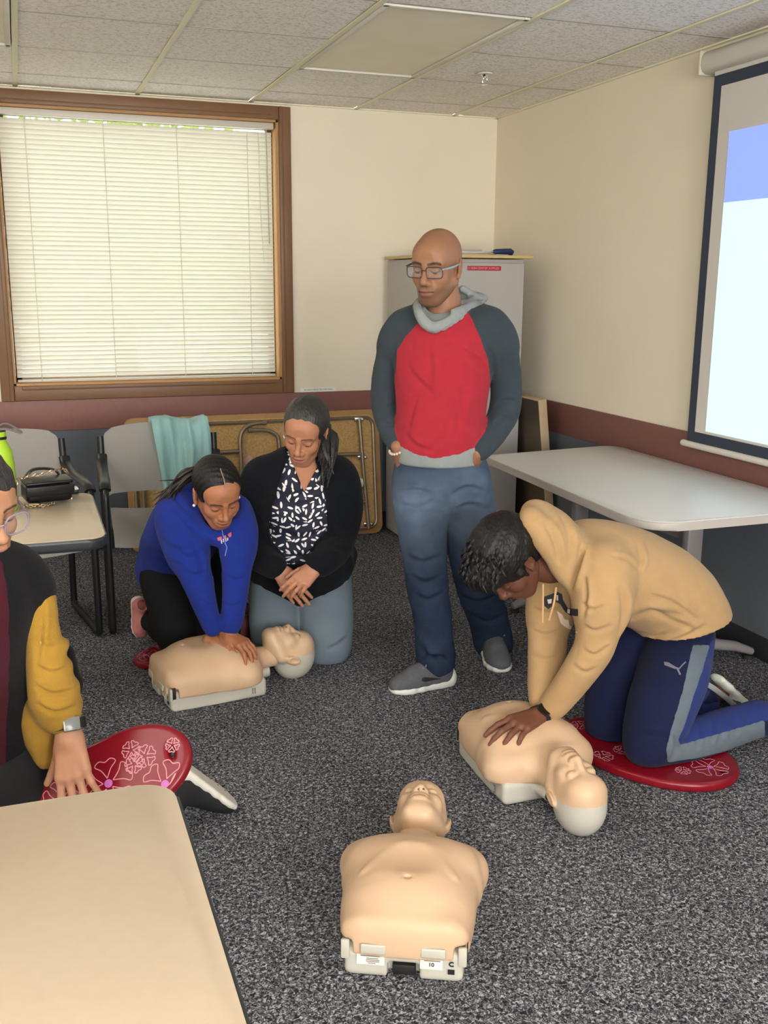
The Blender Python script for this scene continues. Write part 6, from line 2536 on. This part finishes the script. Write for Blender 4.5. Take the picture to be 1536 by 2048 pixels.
# =================================================================== BOY IN TAN HOODIE, KNEELING AT THE MANIKIN ON THE RIGHT
def build_boy():
    base = np.array([-0.72, -3.15, 0.0])
    t = empty('person', base, 0, 'kneeling person in tan hoodie and navy track pants bending over a manikin', 'person')
    tone = '#5f3b2c'
    Ly = np.array([0.10, 0.995, 0.0])           # across his body
    # trunk, from the hips forward to the shoulders (depth radius lies in the picture plane)
    tor = [(1392, 1262, -3.14, 40, .150), (1375, 1225, -3.14, 66, .165), (1335, 1190, -3.14, 84, .172), (1280, 1160, -3.14, 88, .175), (1225, 1135, -3.14, 84, .178), (1180, 1115, -3.14, 70, .160)]
    tp = [at(a, b, c) for a, b, c, _, _ in tor]
    tr_ = [(d, w * mpp(p)) for p, (_, _, _, w, d) in zip(tp, tor)]
    armN = PX([(1205, 1135, -3.27, 52), (1205, 1190, -3.30, 47), (1200, 1245, -3.31, 42), (1188, 1295, -3.31, 38), (1160, 1340, -3.29, 34), (1125, 1388, -3.25, 29), (1100, 1420, -3.22, 25)])
    armF = PX([(1125, 1140, -3.03, 45), (1108, 1195, -3.04, 41), (1096, 1250, -3.06, 38), (1093, 1310, -3.10, 36), (1090, 1365, -3.14, 32), (1086, 1405, -3.17, 27)])
    S = grid_for(tp + armN[0] + armF[0], 0.005, 0.20)
    S.etube(tp, tr_, Ly, k=0.03, id=1, n=3)
    S.ell(at(1395, 1222, -3.14), (.05, .13, .07), k=0.04, id=1)
    # waistband hem
    S.econe(at(1352, 1262, -3.15), at(1336, 1292, -3.15), (.162, .128), (.158, .112), Ly, k=0.03, id=1)
    S.econe(at(1345, 1270, -3.16), at(1330, 1300, -3.17), (.165, .118), (.165, .118), Ly, k=0.03, id=1)
    S.plane(at(1325, 1304, -3.32), (0.22, 0.0, -1))
    for ar in (armN, armF):
        S.tube(ar[0][:3], ar[1][:3], k=0.045, id=1, n=3)
        S.tube(ar[0][2:], ar[1][2:], k=0.012, id=1, n=3)
    # cuffs
    for ar in (armN, armF):
        a, b = ar[0][-2], ar[0][-1]
        S.cone(b + (a - b) * .35, b, ar[1][-1] * 1.0, ar[1][-1] * .95, k=0.004, id=1)
    # hood: pushed back, standing around the nape
    for sgn in (-1, 1):
        yy = -3.14 + sgn * .085
        S.tube([at(1148, 1172, yy - .02), at(1118, 1120, yy), at(1085, 1070, yy), at(1062, 1035, -3.14 + sgn * .05)], [.022, .036, .038, .026], k=0.025, id=1, n=2)
    S.tube([at(1062, 1042, -3.10), at(1068, 1026, -3.14), at(1062, 1042, -3.20)], [.03, .034, .03], k=0.03, id=1)
    S.etube([at(1140, 1120, -3.14), at(1112, 1070, -3.14), at(1085, 1030, -3.14)], [(.13, .06), (.125, .06), (.09, .038)], Ly, k=0.03, id=1, n=2)
    S.cone(at(1048, 1040, -3.15), at(1033, 1041, -3.15), .012, .004, k=0.03, id=1)
    S.ell(at(1035, 1120, -3.15), (.105, .088, .105), op='sub', k=0.012)
    S.ell(at(1000, 1105, -3.15), (.105, .10, .11), op='sub', k=0.006)
    V, Q, I = S.mesh(2)
    V = folds(V, Q, 0.0025, 14, 21)
    V = creases(V, Q, [([(1165, 1085), (1158, 1130), (1140, 1178)], 6, .016), ([(1088, 1040), (1110, 1080), (1120, 1130)], 7, .010), ([(1120, 1020), (1138, 1060), (1140, 1100)], 7, .008),
                       ([(1275, 1085), (1283, 1115), (1278, 1145)], 5, .008), ([(1220, 1110), (1255, 1118), (1280, 1142)], 4, .005), ([(1300, 1190), (1345, 1205), (1395, 1240)], 5, .006),
                       ([(1255, 1265), (1290, 1278), (1330, 1268)], 5, .010), ([(1260, 1235), (1310, 1225), (1370, 1235)], 8, .009), ([(1330, 1290), (1380, 1270), (1415, 1250)], 6, .008),
                       ([(1290, 1215), (1340, 1240), (1400, 1262)], 6, .006), ([(1160, 1205), (1185, 1220), (1215, 1210)], 5, .007), ([(1165, 1250), (1190, 1262), (1225, 1250)], 5, .006),
                       ([(1165, 1300), (1190, 1310), (1222, 1290)], 5, .008), ([(1145, 1330), (1170, 1345), (1195, 1335)], 5, .006), ([(1064, 1215), (1090, 1225), (1125, 1218)], 5, .007),
                       ([(1062, 1260), (1090, 1270), (1122, 1262)], 5, .007), ([(1062, 1310), (1090, 1318), (1120, 1312)], 5, .006), ([(1240, 1170), (1250, 1220), (1240, 1275)], 7, .012),
                       ([(1168, 1150), (1172, 1190), (1166, 1240)], 5, .008)])
    hood = np_mesh('hoodie', V, Q, mat('tan_fleece', '#ab8b62', 0.92, spec=0.12, var=0.05, vscale=25, bump=0.15, bscale=240, sheen=0.08), t, None, base)
    tree = bvh_of([hood])
    decal('chest_band', [[(1088, 1194), (1108, 1186), (1116, 1184), (1124, 1188), (1126, 1200), (1135, 1216), (1157, 1218), (1157, 1232), (1140, 1231), (1130, 1224), (1120, 1208), (1112, 1204), (1106, 1212), (1096, 1218), (1089, 1212)]], [hood], mat('charcoal_print', '#23262c', 0.7), t, 0.002, tree=tree)
    decal('chest_band_marks', [[(1095, 1199), (1098, 1199), (1098, 1205), (1101, 1204), (1101, 1198), (1104, 1198), (1103, 1207), (1097, 1208)], [(1113, 1190), (1116, 1190), (1116, 1201), (1113, 1201)], [(1134, 1217), (1139, 1218), (1138, 1227), (1133, 1225)]], [hood], mat('offwhite_print', '#d9cfc4', 0.7), t, 0.004, tree=tree)
    decal('chest_stripe', [[(1114, 1222), (1124, 1229), (1128, 1238), (1136, 1240), (1138, 1250), (1150, 1258), (1157, 1266), (1150, 1264), (1130, 1254), (1121, 1246), (1117, 1234)]], [hood], mat('cream_print', '#e6cdb8', 0.7), t, 0.002, tree=tree)['kind'] = 'stuff'
    cordm = mat('tan_cord', '#c39a6c', 0.7)
    MB().tube(smooth_path([at(1086, 1168, -3.19), at(1086, 1200, -3.20), at(1085, 1245, -3.205)], 4), .0035, 8).build('drawstring', cordm, t, world=True)
    MB().tube(smooth_path([at(1112, 1175, -3.22), at(1108, 1205, -3.235), at(1098, 1240, -3.225)], 4), .0035, 8).build('drawstring', cordm, t, world=True)
    # ---------------- track pants
    thN = PX([(1350, 1312, -3.19, 62), (1345, 1350, -3.23, 66), (1328, 1400, -3.28, 64), (1308, 1455, -3.30, 56), (1296, 1492, -3.31, 46)])
    thF = PX([(1285, 1290, -3.04, 66), (1250, 1340, -3.05, 62), (1232, 1395, -3.07, 56), (1222, 1440, -3.09, 48), (1220, 1468, -3.10, 42)])
    shN = PX([(1300, 1490, -3.31, 46), (1370, 1485, -3.31, 42), (1440, 1462, -3.29, 40), (1500, 1442, -3.28, 36), (1522, 1436, -3.28, 35)])
    shF = PX([(1225, 1465, -3.10, 42), (1300, 1440, -3.07, 38), (1360, 1415, -3.04, 34), (1408, 1402, -3.02, 30)])
    S = grid_for(thN[0] + thF[0] + shN[0] + shF[0], 0.005, 0.14)
    S.econe(at(1372, 1262, -3.14), at(1362, 1318, -3.15), (.125, .078), (.125, .088), Ly, k=0.03, id=1)
    for q in (thN, thF):
        S.tube(*q, k=0.02, id=1, n=3)
    S.tube(*shN, k=0.010, id=2, n=3)
    S.tube(*shF, k=0.010, id=3, n=3)
    S.plane((0, 0, 0.034), (0, 0, -1), k=0.0)
    V, Q, I = S.mesh(2)
    V = folds(V, Q, 0.002, 16, 31)
    V = creases(V, Q, [([(1345, 1520), (1352, 1490), (1350, 1470)], 5, .010), ([(1395, 1450), (1400, 1470), (1392, 1500)], 4, .005), ([(1420, 1440), (1428, 1460), (1420, 1490)], 4, .006), ([(1440, 1432), (1450, 1455), (1442, 1480)], 4, .005),
                       ([(1470, 1428), (1478, 1445), (1470, 1475)], 4, .004), ([(1270, 1480), (1300, 1470), (1345, 1478)], 6, .006)])
    px = to_px(V)
    stripe = inside(px, [(1386, 1290), (1420, 1290), (1402, 1350), (1385, 1400), (1368, 1455), (1356, 1480), (1362, 1490), (1400, 1478), (1470, 1458), (1530, 1440), (1530, 1476), (1460, 1500), (1400, 1515), (1345, 1524), (1335, 1525), (1333, 1495), (1345, 1450), (1366, 1380)]) & (V[:, 1] < -3.20)
    royal = (inside(px, [(1420, 1285), (1460, 1260), (1440, 1350), (1400, 1420), (1362, 1470), (1356, 1480), (1368, 1455), (1385, 1400), (1402, 1350)]) | inside(px, [(1356, 1480), (1372, 1450), (1385, 1415), (1540, 1380), (1540, 1440), (1470, 1458), (1400, 1478), (1362, 1490)])) & ~stripe
    pants = np_mesh('track_pants', V, Q, mask_mat('navy_track_knit', '#141a38', '#5f6a72', '#25336a', rough=.8, bump=.12), t, masks(Q, stripe, royal, it=4), base)
    decal('leaping_cat_logo', [[(1328, 1324), (1337, 1325), (1346, 1331), (1353, 1335), (1351, 1339), (1343, 1336), (1329, 1331)]] + line_poly([(1352, 1336), (1358, 1338), (1364, 1331), (1371, 1324)], 2.6)
          + line_poly([(1354, 1337), (1357, 1343), (1360, 1350)], 3.6), [pants], mat('silver_print', '#6d6d78', 0.5), t, 0.002)['kind'] = 'stuff'
    # ---------------- body
    f_ = np.array([-0.42, -0.12, -0.90])
    u_ = np.array([-0.88, -0.18, 0.42])
    f_ /= np.linalg.norm(f_)
    u_ -= f_ * (f_ @ u_)
    u_ /= np.linalg.norm(u_)
    R = np.stack([np.cross(f_, u_), f_, u_], 1)
    hc = at(1018, 1118, -3.16)
    hs = 1.03
    Vh, Qh, Ch = make_head(tone, '#5d352e', '#120c0a', fem=0.2, lid=1.0, jaw=0.98)
    parts = [(place(Vh, R, hc, hs), Qh, Ch)]
    S = grid_for([at(1150, 1120, -3.14), hc], 0.006, 0.10)
    S.tube([at(1150, 1120, -3.14), at(1100, 1130, -3.15), hc - u_ * .05], [.07, .052, .05], k=0.02)
    Vn, Qn, _ = S.mesh(1)
    parts.append((Vn, Qn, np.tile(np.array(lin(tone)), (len(Vn), 1))))
    parts.append(core_body([(tp[2:], [.09] * (len(tp) - 2)), armN, armF, thN, thF, shN, shF], tone))
    # hands stacked on the manikin's breastbone, fingers pointing to picture left
    cst = at(1040, 1440, -3.2)
    S = Sdf(cst - .19, cst + .19, 0.0028)
    wN, wF = armN[0][-1], armF[0][-1]
    hand(S, at(1080, 1440, -3.215), at(990, 1488, -3.285) - at(1080, 1440, -3.215), (0, -.12, 1), 'R', curl=(.16, .16, .2, .22), spread=.13, thumb=(.8, .3), sc=.95)
    hand(S, at(1078, 1430, -3.235), at(985, 1470, -3.305) - at(1078, 1430, -3.235), (-.15, -.25, 1), 'L', curl=(.34, .36, .38, .42), spread=.15, thumb=(.6, .4), sc=1.06)
    Vn, Qn, _ = S.mesh(1)
    parts.append((Vn, Qn, np.tile(np.array(lin('#6a4231')), (len(Vn), 1))))
    # ankles
    S = grid_for([shN[0][-1], shF[0][-1]], 0.006, 0.14)
    S.cone(shN[0][-1], shN[0][-1] + (.08, .0, .008), .040, .036, k=0)
    S.cone(shF[0][-1], shF[0][-1] + (.09, .02, .02), .036, .034, k=0)
    Vn, Qn, _ = S.mesh(1)
    parts.append((Vn, Qn, np.tile(np.array(lin(tone)), (len(Vn), 1))))
    V, Q, C = fuse(parts)
    np_mesh('body', V, Q, skin_mat, t, C, base)
    # ---------------- hair: thick, tousled, falling forward over the brow
    H_ = Sdf((-.13, -.15, -.13), (.13, .15, .17), 0.0035)
    H_.ell((0, -0.018, 0.040), (0.094, 0.114, 0.104), k=0)
    H_.ell((0, -0.06, -0.03), (0.072, 0.06, 0.06), k=0.03)
    H_.ell((0, 0.085, 0.075), (0.062, 0.040, 0.045), k=0.04)
    H_.ell((0, 0.105, -0.045), (0.084, 0.085, 0.085), op='sub', k=0.014)
    for s in (-1, 1):
        H_.ell((s * 0.094, 0.000, -0.034), (0.034, 0.032, 0.050), op='sub', k=0.012)
        H_.cone((s * 0.078, 0.03, 0.01), (s * 0.076, 0.025, -0.022), .012, .006, k=0.012)
    V, Q, I = H_.mesh(1)
    N = vnormals(V, Q)
    th = np.arctan2(V[:, 0], V[:, 2] + .02)
    V = V + N * (0.0045 * noise3(V * (1, .5, 1), 120, 3) + 0.002 * noise3(V, 260, 9))[:, None]
    hr = np_mesh('hair', place(V, R, hc, hs), Q, hair_mat, t, None, base)
    lk = MB()
    for k in range(110):
        a, b = rng.uniform(-1.15, 1.15), rng.uniform(-0.2, 1.0)
        p = np.array([0.088 * math.sin(a), 0.10 * b, 0.05 + 0.09 * math.cos(a) * (1 - .25 * abs(b))])
        d = np.array([0.35 * math.sin(a) + rng.normal() * .25, 0.9, -0.12 - .35 * b])
        pts = [p, p + d * .014 + (0, 0, .005), p + d * .028 + (0, 0, -.002)]
        lk.tube(smooth_path([place(np.array([q]), R, hc, hs)[0] for q in pts], 3), [.0045, .005, .005, .0045, .0035, .002, .0007], 5)
    lk.build('hair_locks', hair_mat, hr, world=True)
    # ---------------- watch on the near wrist
    wc = at(1079, 1433, -3.225)
    ax = at(1040, 1448, -3.25) - at(1105, 1418, -3.21)
    ax /= np.linalg.norm(ax)
    e1 = np.cross(ax, ZU)
    e1 /= np.linalg.norm(e1)
    e2 = np.cross(e1, ax)
    w_ = empty('wristwatch', wc - base)
    w_.parent = t
    strap_ring(ax, e1, e2, .036, .031, .021, .0035).build('strap', mat('black_silicone', '#131315', 0.55), w_)
    cdir = e1 * -0.55 * (1 if (e1 @ CAMH) > 0 else -1) + e2 * .8
    cdir /= np.linalg.norm(cdir)
    MB().cyl(tuple(cdir * .028), tuple(cdir * .042), .022, n=24).build('case', mat('black_watch_case', '#1a1a1c', 0.3), w_)
    MB().cyl(tuple(cdir * .042), tuple(cdir * .0428), .018, n=24).build('dial', mat('watch_glass', '#0c0d10', 0.12), w_)
    # ---------------- clogs with heel straps
    def clog(pos, toe, up):
        d = np.asarray(toe, float)
        d /= np.linalg.norm(d)
        x_ = np.cross(d, up)
        x_ /= np.linalg.norm(x_)
        R3 = np.stack([x_, d, np.cross(x_, d)], 1)
        S = Sdf((-.07, -.03, -.02), (.07, .29, .12), .0045)
        S.etube([(0, .03, .012), (0, .12, .012), (0, .20, .012), (0, .235, .014)], [(.036, .016), (.038, .014), (.048, .016), (.038, .014)], (1, 0, 0), k=.02, id=2, n=2)
        S.etube([(0, .15, .035), (0, .20, .034), (0, .235, .026)], [(.042, .036), (.045, .034), (.034, .022)], (1, 0, 0), k=.015, id=1, n=2)
        S.plane((0, 0, -.002), (0, 0, -1))
        V, Q, I = S.mesh(1)
        o = np_mesh('clog', place(V, R3, pos, 1.0), Q, mask_mat('grey_foam_clog', '#4a4b50', '#cfd2c8', rough=.6, bump=.03), t, masks(Q, I == 2, it=2), base)
        pts = smooth_path([(-.046, .15, .05), (-.046, .07, .055), (-.03, .0, .06), (0, -.014, .062), (.03, .0, .06), (.046, .07, .055), (.046, .15, .05)], 4)
        MB().tube([tuple(place(np.array([q]), R3, pos)[0]) for q in pts], .008, 8, flat=(.35, 1.2)).build('heel_strap', mat('grey_strap_foam', '#8d8e90', .6), o, world=True)
        for s in (-1, 1):
            q = place(np.array([[s * .048, .15, .05]]), R3, pos)[0]
            MB().sph(tuple(q), .007, 8, 6).build('rivet', mat('dark_rivet', '#3a3a3d', .5), o, world=True)
    clog(shF[0][-1] + np.array([0.045, .01, .105]), (0.62, -.02, -.60), np.array([-0.75, -.10, -0.62]))
    clog(shN[0][-1] + np.array([0.055, .02, .085]), (0.70, 0, -.55), np.array([-0.70, -.10, -0.65]))
    return t


build_boy()

# =================================================================== PERSON AT THE LEFT EDGE HOLDING A RED PAD
def build_left():
    base = np.array([-2.62, -3.5, 0.0])
    t = empty('person', base, 0, 'person in mustard sleeved black jacket holding a red pad at left edge', 'person')
    tone = '#ad7e60'
    Y0 = -3.55
    # black jacket trunk
    tor = [(5, 1130, Y0, 40, .09), (-5, 1165, Y0, 95, .12), (-20, 1230, Y0 + .02, 105, .13), (-30, 1320, Y0 + .05, 105, .135), (-30, 1420, Y0 + .08, 105, .135), (-28, 1500, Y0 + .10, 108, .13)]
    tor = [(-35, 1140, Y0, 50, .08), (-30, 1180, Y0, 92, .110), (-35, 1240, Y0 + .02, 96, .12), (-42, 1330, Y0 + .05, 98, .125), (-42, 1420, Y0 + .08, 104, .13), (-35, 1520, Y0 + .10, 115, .13)]
    tp = [at(a, b, c) for a, b, c, _, _ in tor]
    tr_ = [(w * mpp(p), d) for p, (_, _, _, w, d) in zip(tp, tor)]
    Lx = RH
    far = [tp[1] - RH * .10 - (0, 0, .01), tp[1] - RH * .165 - (0, 0, .06), tp[1] - RH * .20 + CAMH * .03 - (0, 0, .27), tp[1] - RH * .12 - CAMH * .10 - (0, 0, .45)]
    S = grid_for(tp + far, 0.007, 0.2)
    S.etube(tp, tr_, Lx, k=0.03, n=2)
    S.tube([at(-20, 1138, Y0 + .02), at(35, 1150, Y0 + .02), at(76, 1185, Y0 + .01)], [.05, .046, .036], k=0.04, n=2)
    S.tube([at(-30, 1118, Y0 + .07), at(20, 1132, Y0 + .07)], [.05, .04], k=0.04)
    S.tube(far, [.055, .056, .05, .038], k=.03, n=3)
    S.tube([at(125, 1310, Y0 + .12), at(140, 1370, Y0 + .12), at(150, 1395, Y0 + .13)], [.03, .026, .012], k=.02)
    V, Q, I = S.mesh(2)
    V = folds(V, Q, .004, 16, 41)
    px = to_px(V)
    shirt = inside(px, [(-60, 1120), (4, 1120), (14, 1180), (20, 1290), (16, 1400), (10, 1560), (-60, 1560)]) & (V[:, 1] < Y0)
    np_mesh('jacket', V, Q, mask_mat('black_jacket_maroon_front', '#0e0e10', '#3d0f1c', rough=.85), t, masks(Q, shirt), base)
    # mustard sleeve, rumpled and pushed up
    arm = PX([(58, 1160, Y0 + .03, 24), (78, 1200, Y0 + .0, 32), (88, 1290, Y0 - .03, 34), (98, 1345, Y0 - .03, 42), (108, 1395, Y0 - .03, 48), (118, 1425, Y0 - .03, 40), (130, 1436, Y0 - .04, 27)])
    S = grid_for(arm[0], 0.005, 0.14)
    S.tube(*arm, k=0.01, n=3)
    S.tube([at(68, 1420, Y0 + .01), at(80, 1480, Y0 + .01), at(98, 1545, Y0 + .02)], [.030, .026, .012], k=.03, n=2)
    for (a, b, r) in ((124, 1290, 15), (130, 1330, 16), (142, 1370, 17), (148, 1405, 18)):
        S.ell(at(a, b, Y0 - .02), (r * .0011, .03, r * .0009), k=0.012)
    V, Q, I = S.mesh(2)
    V = folds(V, Q, .004, 22, 43)
    V = creases(V, Q, [([(70, 1330), (100, 1345), (140, 1335)], 5, .008), ([(68, 1370), (105, 1388), (150, 1380)], 5, .009), ([(72, 1408), (110, 1425), (155, 1412)], 5, .010), ([(78, 1280), (95, 1295), (115, 1290)], 5, .007), ([(85, 1200), (82, 1260), (75, 1330)], 6, .007)])
    np_mesh('sleeve', V, Q, mat('mustard_knit', '#9a762e', 0.9, spec=.12, var=.08, vscale=30, bump=.25, bscale=240, sheen=.05), t, None, base)
    # trousers: one knee down, shin trailing behind to the sneaker
    th = PX([(-20, 1530, Y0 + .08, 110), (20, 1600, Y0 + .1, 95), (40, 1690, Y0 + .12, 80)])
    kn = np.array([-2.42, -3.42, 0.085])
    sh_ = [kn, np.array([-2.30, -3.22, 0.075]), np.array([-2.19, -3.14, 0.07])]
    S = grid_for(th[0] + sh_ + [tp[-1], np.array([-2.85, -3.35, .09])], 0.008, .17)
    S.tube(th[0] + [kn], th[1] + [.075], k=.03)
    S.tube(sh_, [.07, .06, .045], k=.03)
    S.tube([tp[-1], tp[-1] + np.array([-.12, .1, -.25]), np.array([-2.85, -3.35, .09])], [.13, .10, .075], k=.04)
    S.plane((0, 0, .004), (0, 0, -1))
    V, Q, I = S.mesh(2)
    np_mesh('trousers', folds(V, Q, .004, 16, 47), Q, mat('black_twill', '#131316', .85), t, None, base)
    # sneaker, sole turned up towards the room
    (V1, Q1, _), (V2, Q2, _) = shoe_mesh(None, None, 0.27)
    toe = at(452, 1618, -3.13)
    heel = at(352, 1545, -3.14)
    d = toe - heel
    ln = np.linalg.norm(d)
    d /= ln
    upv = -(RH * .5 + ZU * .75 + CAMH * .22)
    x_ = np.cross(d, upv)
    x_ /= np.linalg.norm(x_)
    R3 = np.stack([x_, d, np.cross(x_, d)], 1)
    sc = ln / .27 * 1.12
    V1, V2 = V1 * (1.15, 1, 1.15), V2 * (1.15, 1, 1.1)
    hh = heel + R3[:, 2] * -.035
    o = np_mesh('sneaker', place(V1, R3, hh, sc), Q1, mat('black_suede_sneaker', '#141416', .8), t, None, base)
    so = np_mesh('sole', place(V2, R3, hh, sc), Q2, mat('offwhite_rubber_sole', '#d2ccc0', .6), o, None, base)
    sd = MB()
    for k in range(7):
        q = place(np.array([[.040 + .004 * math.sin(k), .03 + .036 * k, .006]]), R3, hh, sc)[0]
        sd.sph(tuple(q), .0065, 8, 6)
    st_ = sd.build('sole_studs', mat('black_stud', '#1b1b1c', .6), o, world=True)
    st_['kind'] = 'stuff'
    # body
    R = head_frame(left=-54, down=16, roll=-4)
    hc = at(-54, 1012, Y0 + .02)
    hs = 1.0
    Vh, Qh, Ch = make_head(tone, '#a5665c', '#2a2422', fem=.3, lid=.7)
    parts = [(place(Vh, R, hc, hs), Qh, Ch)]
    S = grid_for([tp[0], hc], .006, .12)
    S.tube([tp[1], tp[0] + (0, 0, .02), hc - R[:, 2] * .05 - R[:, 1] * .02], [.07, .055, .055], k=.02)
    Vn, Qn, _ = S.mesh(1)
    parts.append((Vn, Qn, np.tile(np.array(lin(tone)), (len(Vn), 1))))
    parts.append(core_body([(tp, [.1] * len(tp)), arm, th], tone))
    S = grid_for([far[-1]], .004, .17)
    hand(S, far[-1] - (0, 0, .01), np.array([.25, -.35, -.6]), -RH * .8 - CAMH * .4 + ZU * .3, 'R', curl=(.3, .32, .34, .36))
    Vn, Qn, _ = S.mesh(1)
    parts.append((Vn, Qn, np.tile(np.array(lin('#ad7e62')), (len(Vn), 1))))
    hp = at(142, 1520, Y0 - .04)
    S = Sdf(hp - .19, hp + .19, .0028)
    wr = at(137, 1468, Y0 - .05)
    hand(S, wr, at(150, 1580, Y0 - .10) - wr, -CAMH + ZU * .35 - RH * .1, 'L', curl=(.30, .34, .36, .34), spread=.11, thumb=(.55, -.2), sc=1.0, wr=.030)
    Vn, Qn, _ = S.mesh(1)
    parts.append((Vn, Qn, np.tile(np.array(lin('#ad7e62')), (len(Vn), 1))))
    V, Q, C = fuse(parts)
    np_mesh('body', V, Q, skin_mat, t, C, base)
    H_ = Sdf((-.12, -.15, -.15), (.12, .13, .16), 0.0035)
    H_.ell((0, -0.016, 0.040), (0.088, 0.108, 0.096), k=0)
    H_.ell((0, -0.06, -0.04), (0.07, 0.06, 0.06), k=0.03)
    H_.ell((0, 0.100, -0.030), (0.080, 0.088, 0.090), op='sub', k=0.012)
    for s in (-1, 1):
        H_.ell((s * 0.092, 0.0, -0.034), (0.03, 0.03, 0.046), op='sub', k=0.01)
    V, Q, I = H_.mesh(1)
    V = V + vnormals(V, Q) * (0.004 * noise3(V, 110, 8))[:, None]
    np_mesh('hair', place(V, R, hc, hs), Q, hair_grey, t, None, base)
    # glasses
    gl = empty('glasses', np.zeros(3))
    gl.parent = t
    M4 = Matrix([[*(R[i] * hs), (hc - base)[i]] for i in range(3)] + [[0, 0, 0, 1]])
    fr = mat('mauve_clear_frame', '#8b7f8c', 0.25)
    for s in (-1, 1):
        rim_ = [(s * 0.036 + dx, 0.106 - 0.10 * max(0, abs(s * 0.036 + dx) - 0.02), -0.004 + dz) for dx, dz in rrect(0, 0, 0.058, 0.046, 0.018, 4)]
        MB().tube(rim_, 0.0021, 6, closed=True).xf(M4).build('rim', fr, gl)
        lm = MB()
        lm.bm.faces.new([lm.bm.verts.new(p) for p in rim_])
        lm.xf(M4).build('lens', mat('spectacle_lens', '#cfd2d6', 0.05, alpha=0.18, spec=0.8), gl, smooth=False)
        MB().tube([(s * 0.065, 0.10, 0.008), (s * 0.083, 0.03, 0.010), (s * .080, -.02, .0)], 0.0022, 6).xf(M4).build('temple_arm', fr, gl)
    MB().tube([(-0.010, 0.106, 0.002), (0, 0.110, 0.004), (0.010, 0.106, 0.002)], 0.0019, 6).xf(M4).build('bridge', fr, gl)
    # square watch
    wc = at(136, 1449, Y0 - .045)
    ax = at(150, 1580, Y0 - .10) - wr
    ax /= np.linalg.norm(ax)
    w_ = empty('wristwatch', wc - base)
    w_.parent = t
    e1 = RH - ax * (RH @ ax)
    e1 /= np.linalg.norm(e1)
    e2 = np.cross(ax, e1)
    if e2 @ CAMH > 0:
        e2 = -e2
    strap_ring(ax, e1, e2, .036, .031, .022, .0035).build('strap', mat('black_silicone', '#131315', 0.55), w_)
    nd = -CAMH * .7 + RH * .45 + ZU * .6
    nd -= ax * (nd @ ax)
    nd /= np.linalg.norm(nd)
    M_ = frame(tuple(nd * .036), tuple(np.cross(ax, nd)), tuple(ax))
    MB().box((0, 0, 0), (.038, .033, .010), .004, 3).xf(M_).build('case', mat('champagne_watch_case', '#b9ac98', 0.25, metal=.9), w_)
    MB().box((0, 0, .0055), (.032, .027, .001), .0004).xf(M_).build('dial', mat('grey_watch_screen', '#6d7272', 0.2), w_)
    # the pad in the hand
    xd = RIGHT * .91 + UP * .38 + FWD * .05
    nrm = -FWD * .80 + UP * .45 - RIGHT * .05
    Mp = frame(tuple(at(222, 1566, Y0 - .02)), tuple(xd), tuple(np.cross(nrm, xd)))
    FL_L = px_flowers(Mp, [(217, 1567, .058, .25, True), (330, 1568, .055, .9, True), (290, 1512, .026, .3, False), (262, 1500, .022, .8, False), (268, 1528, .022, 0, False),
                           (345, 1490, .017, .5, False), (120, 1600, .045, .2, True), (160, 1540, .02, .3, False)])
    pad(Mp, 'red flower pad held upright by the person at left', FL_L, A=0.205, B=0.108)
    return t


build_left()
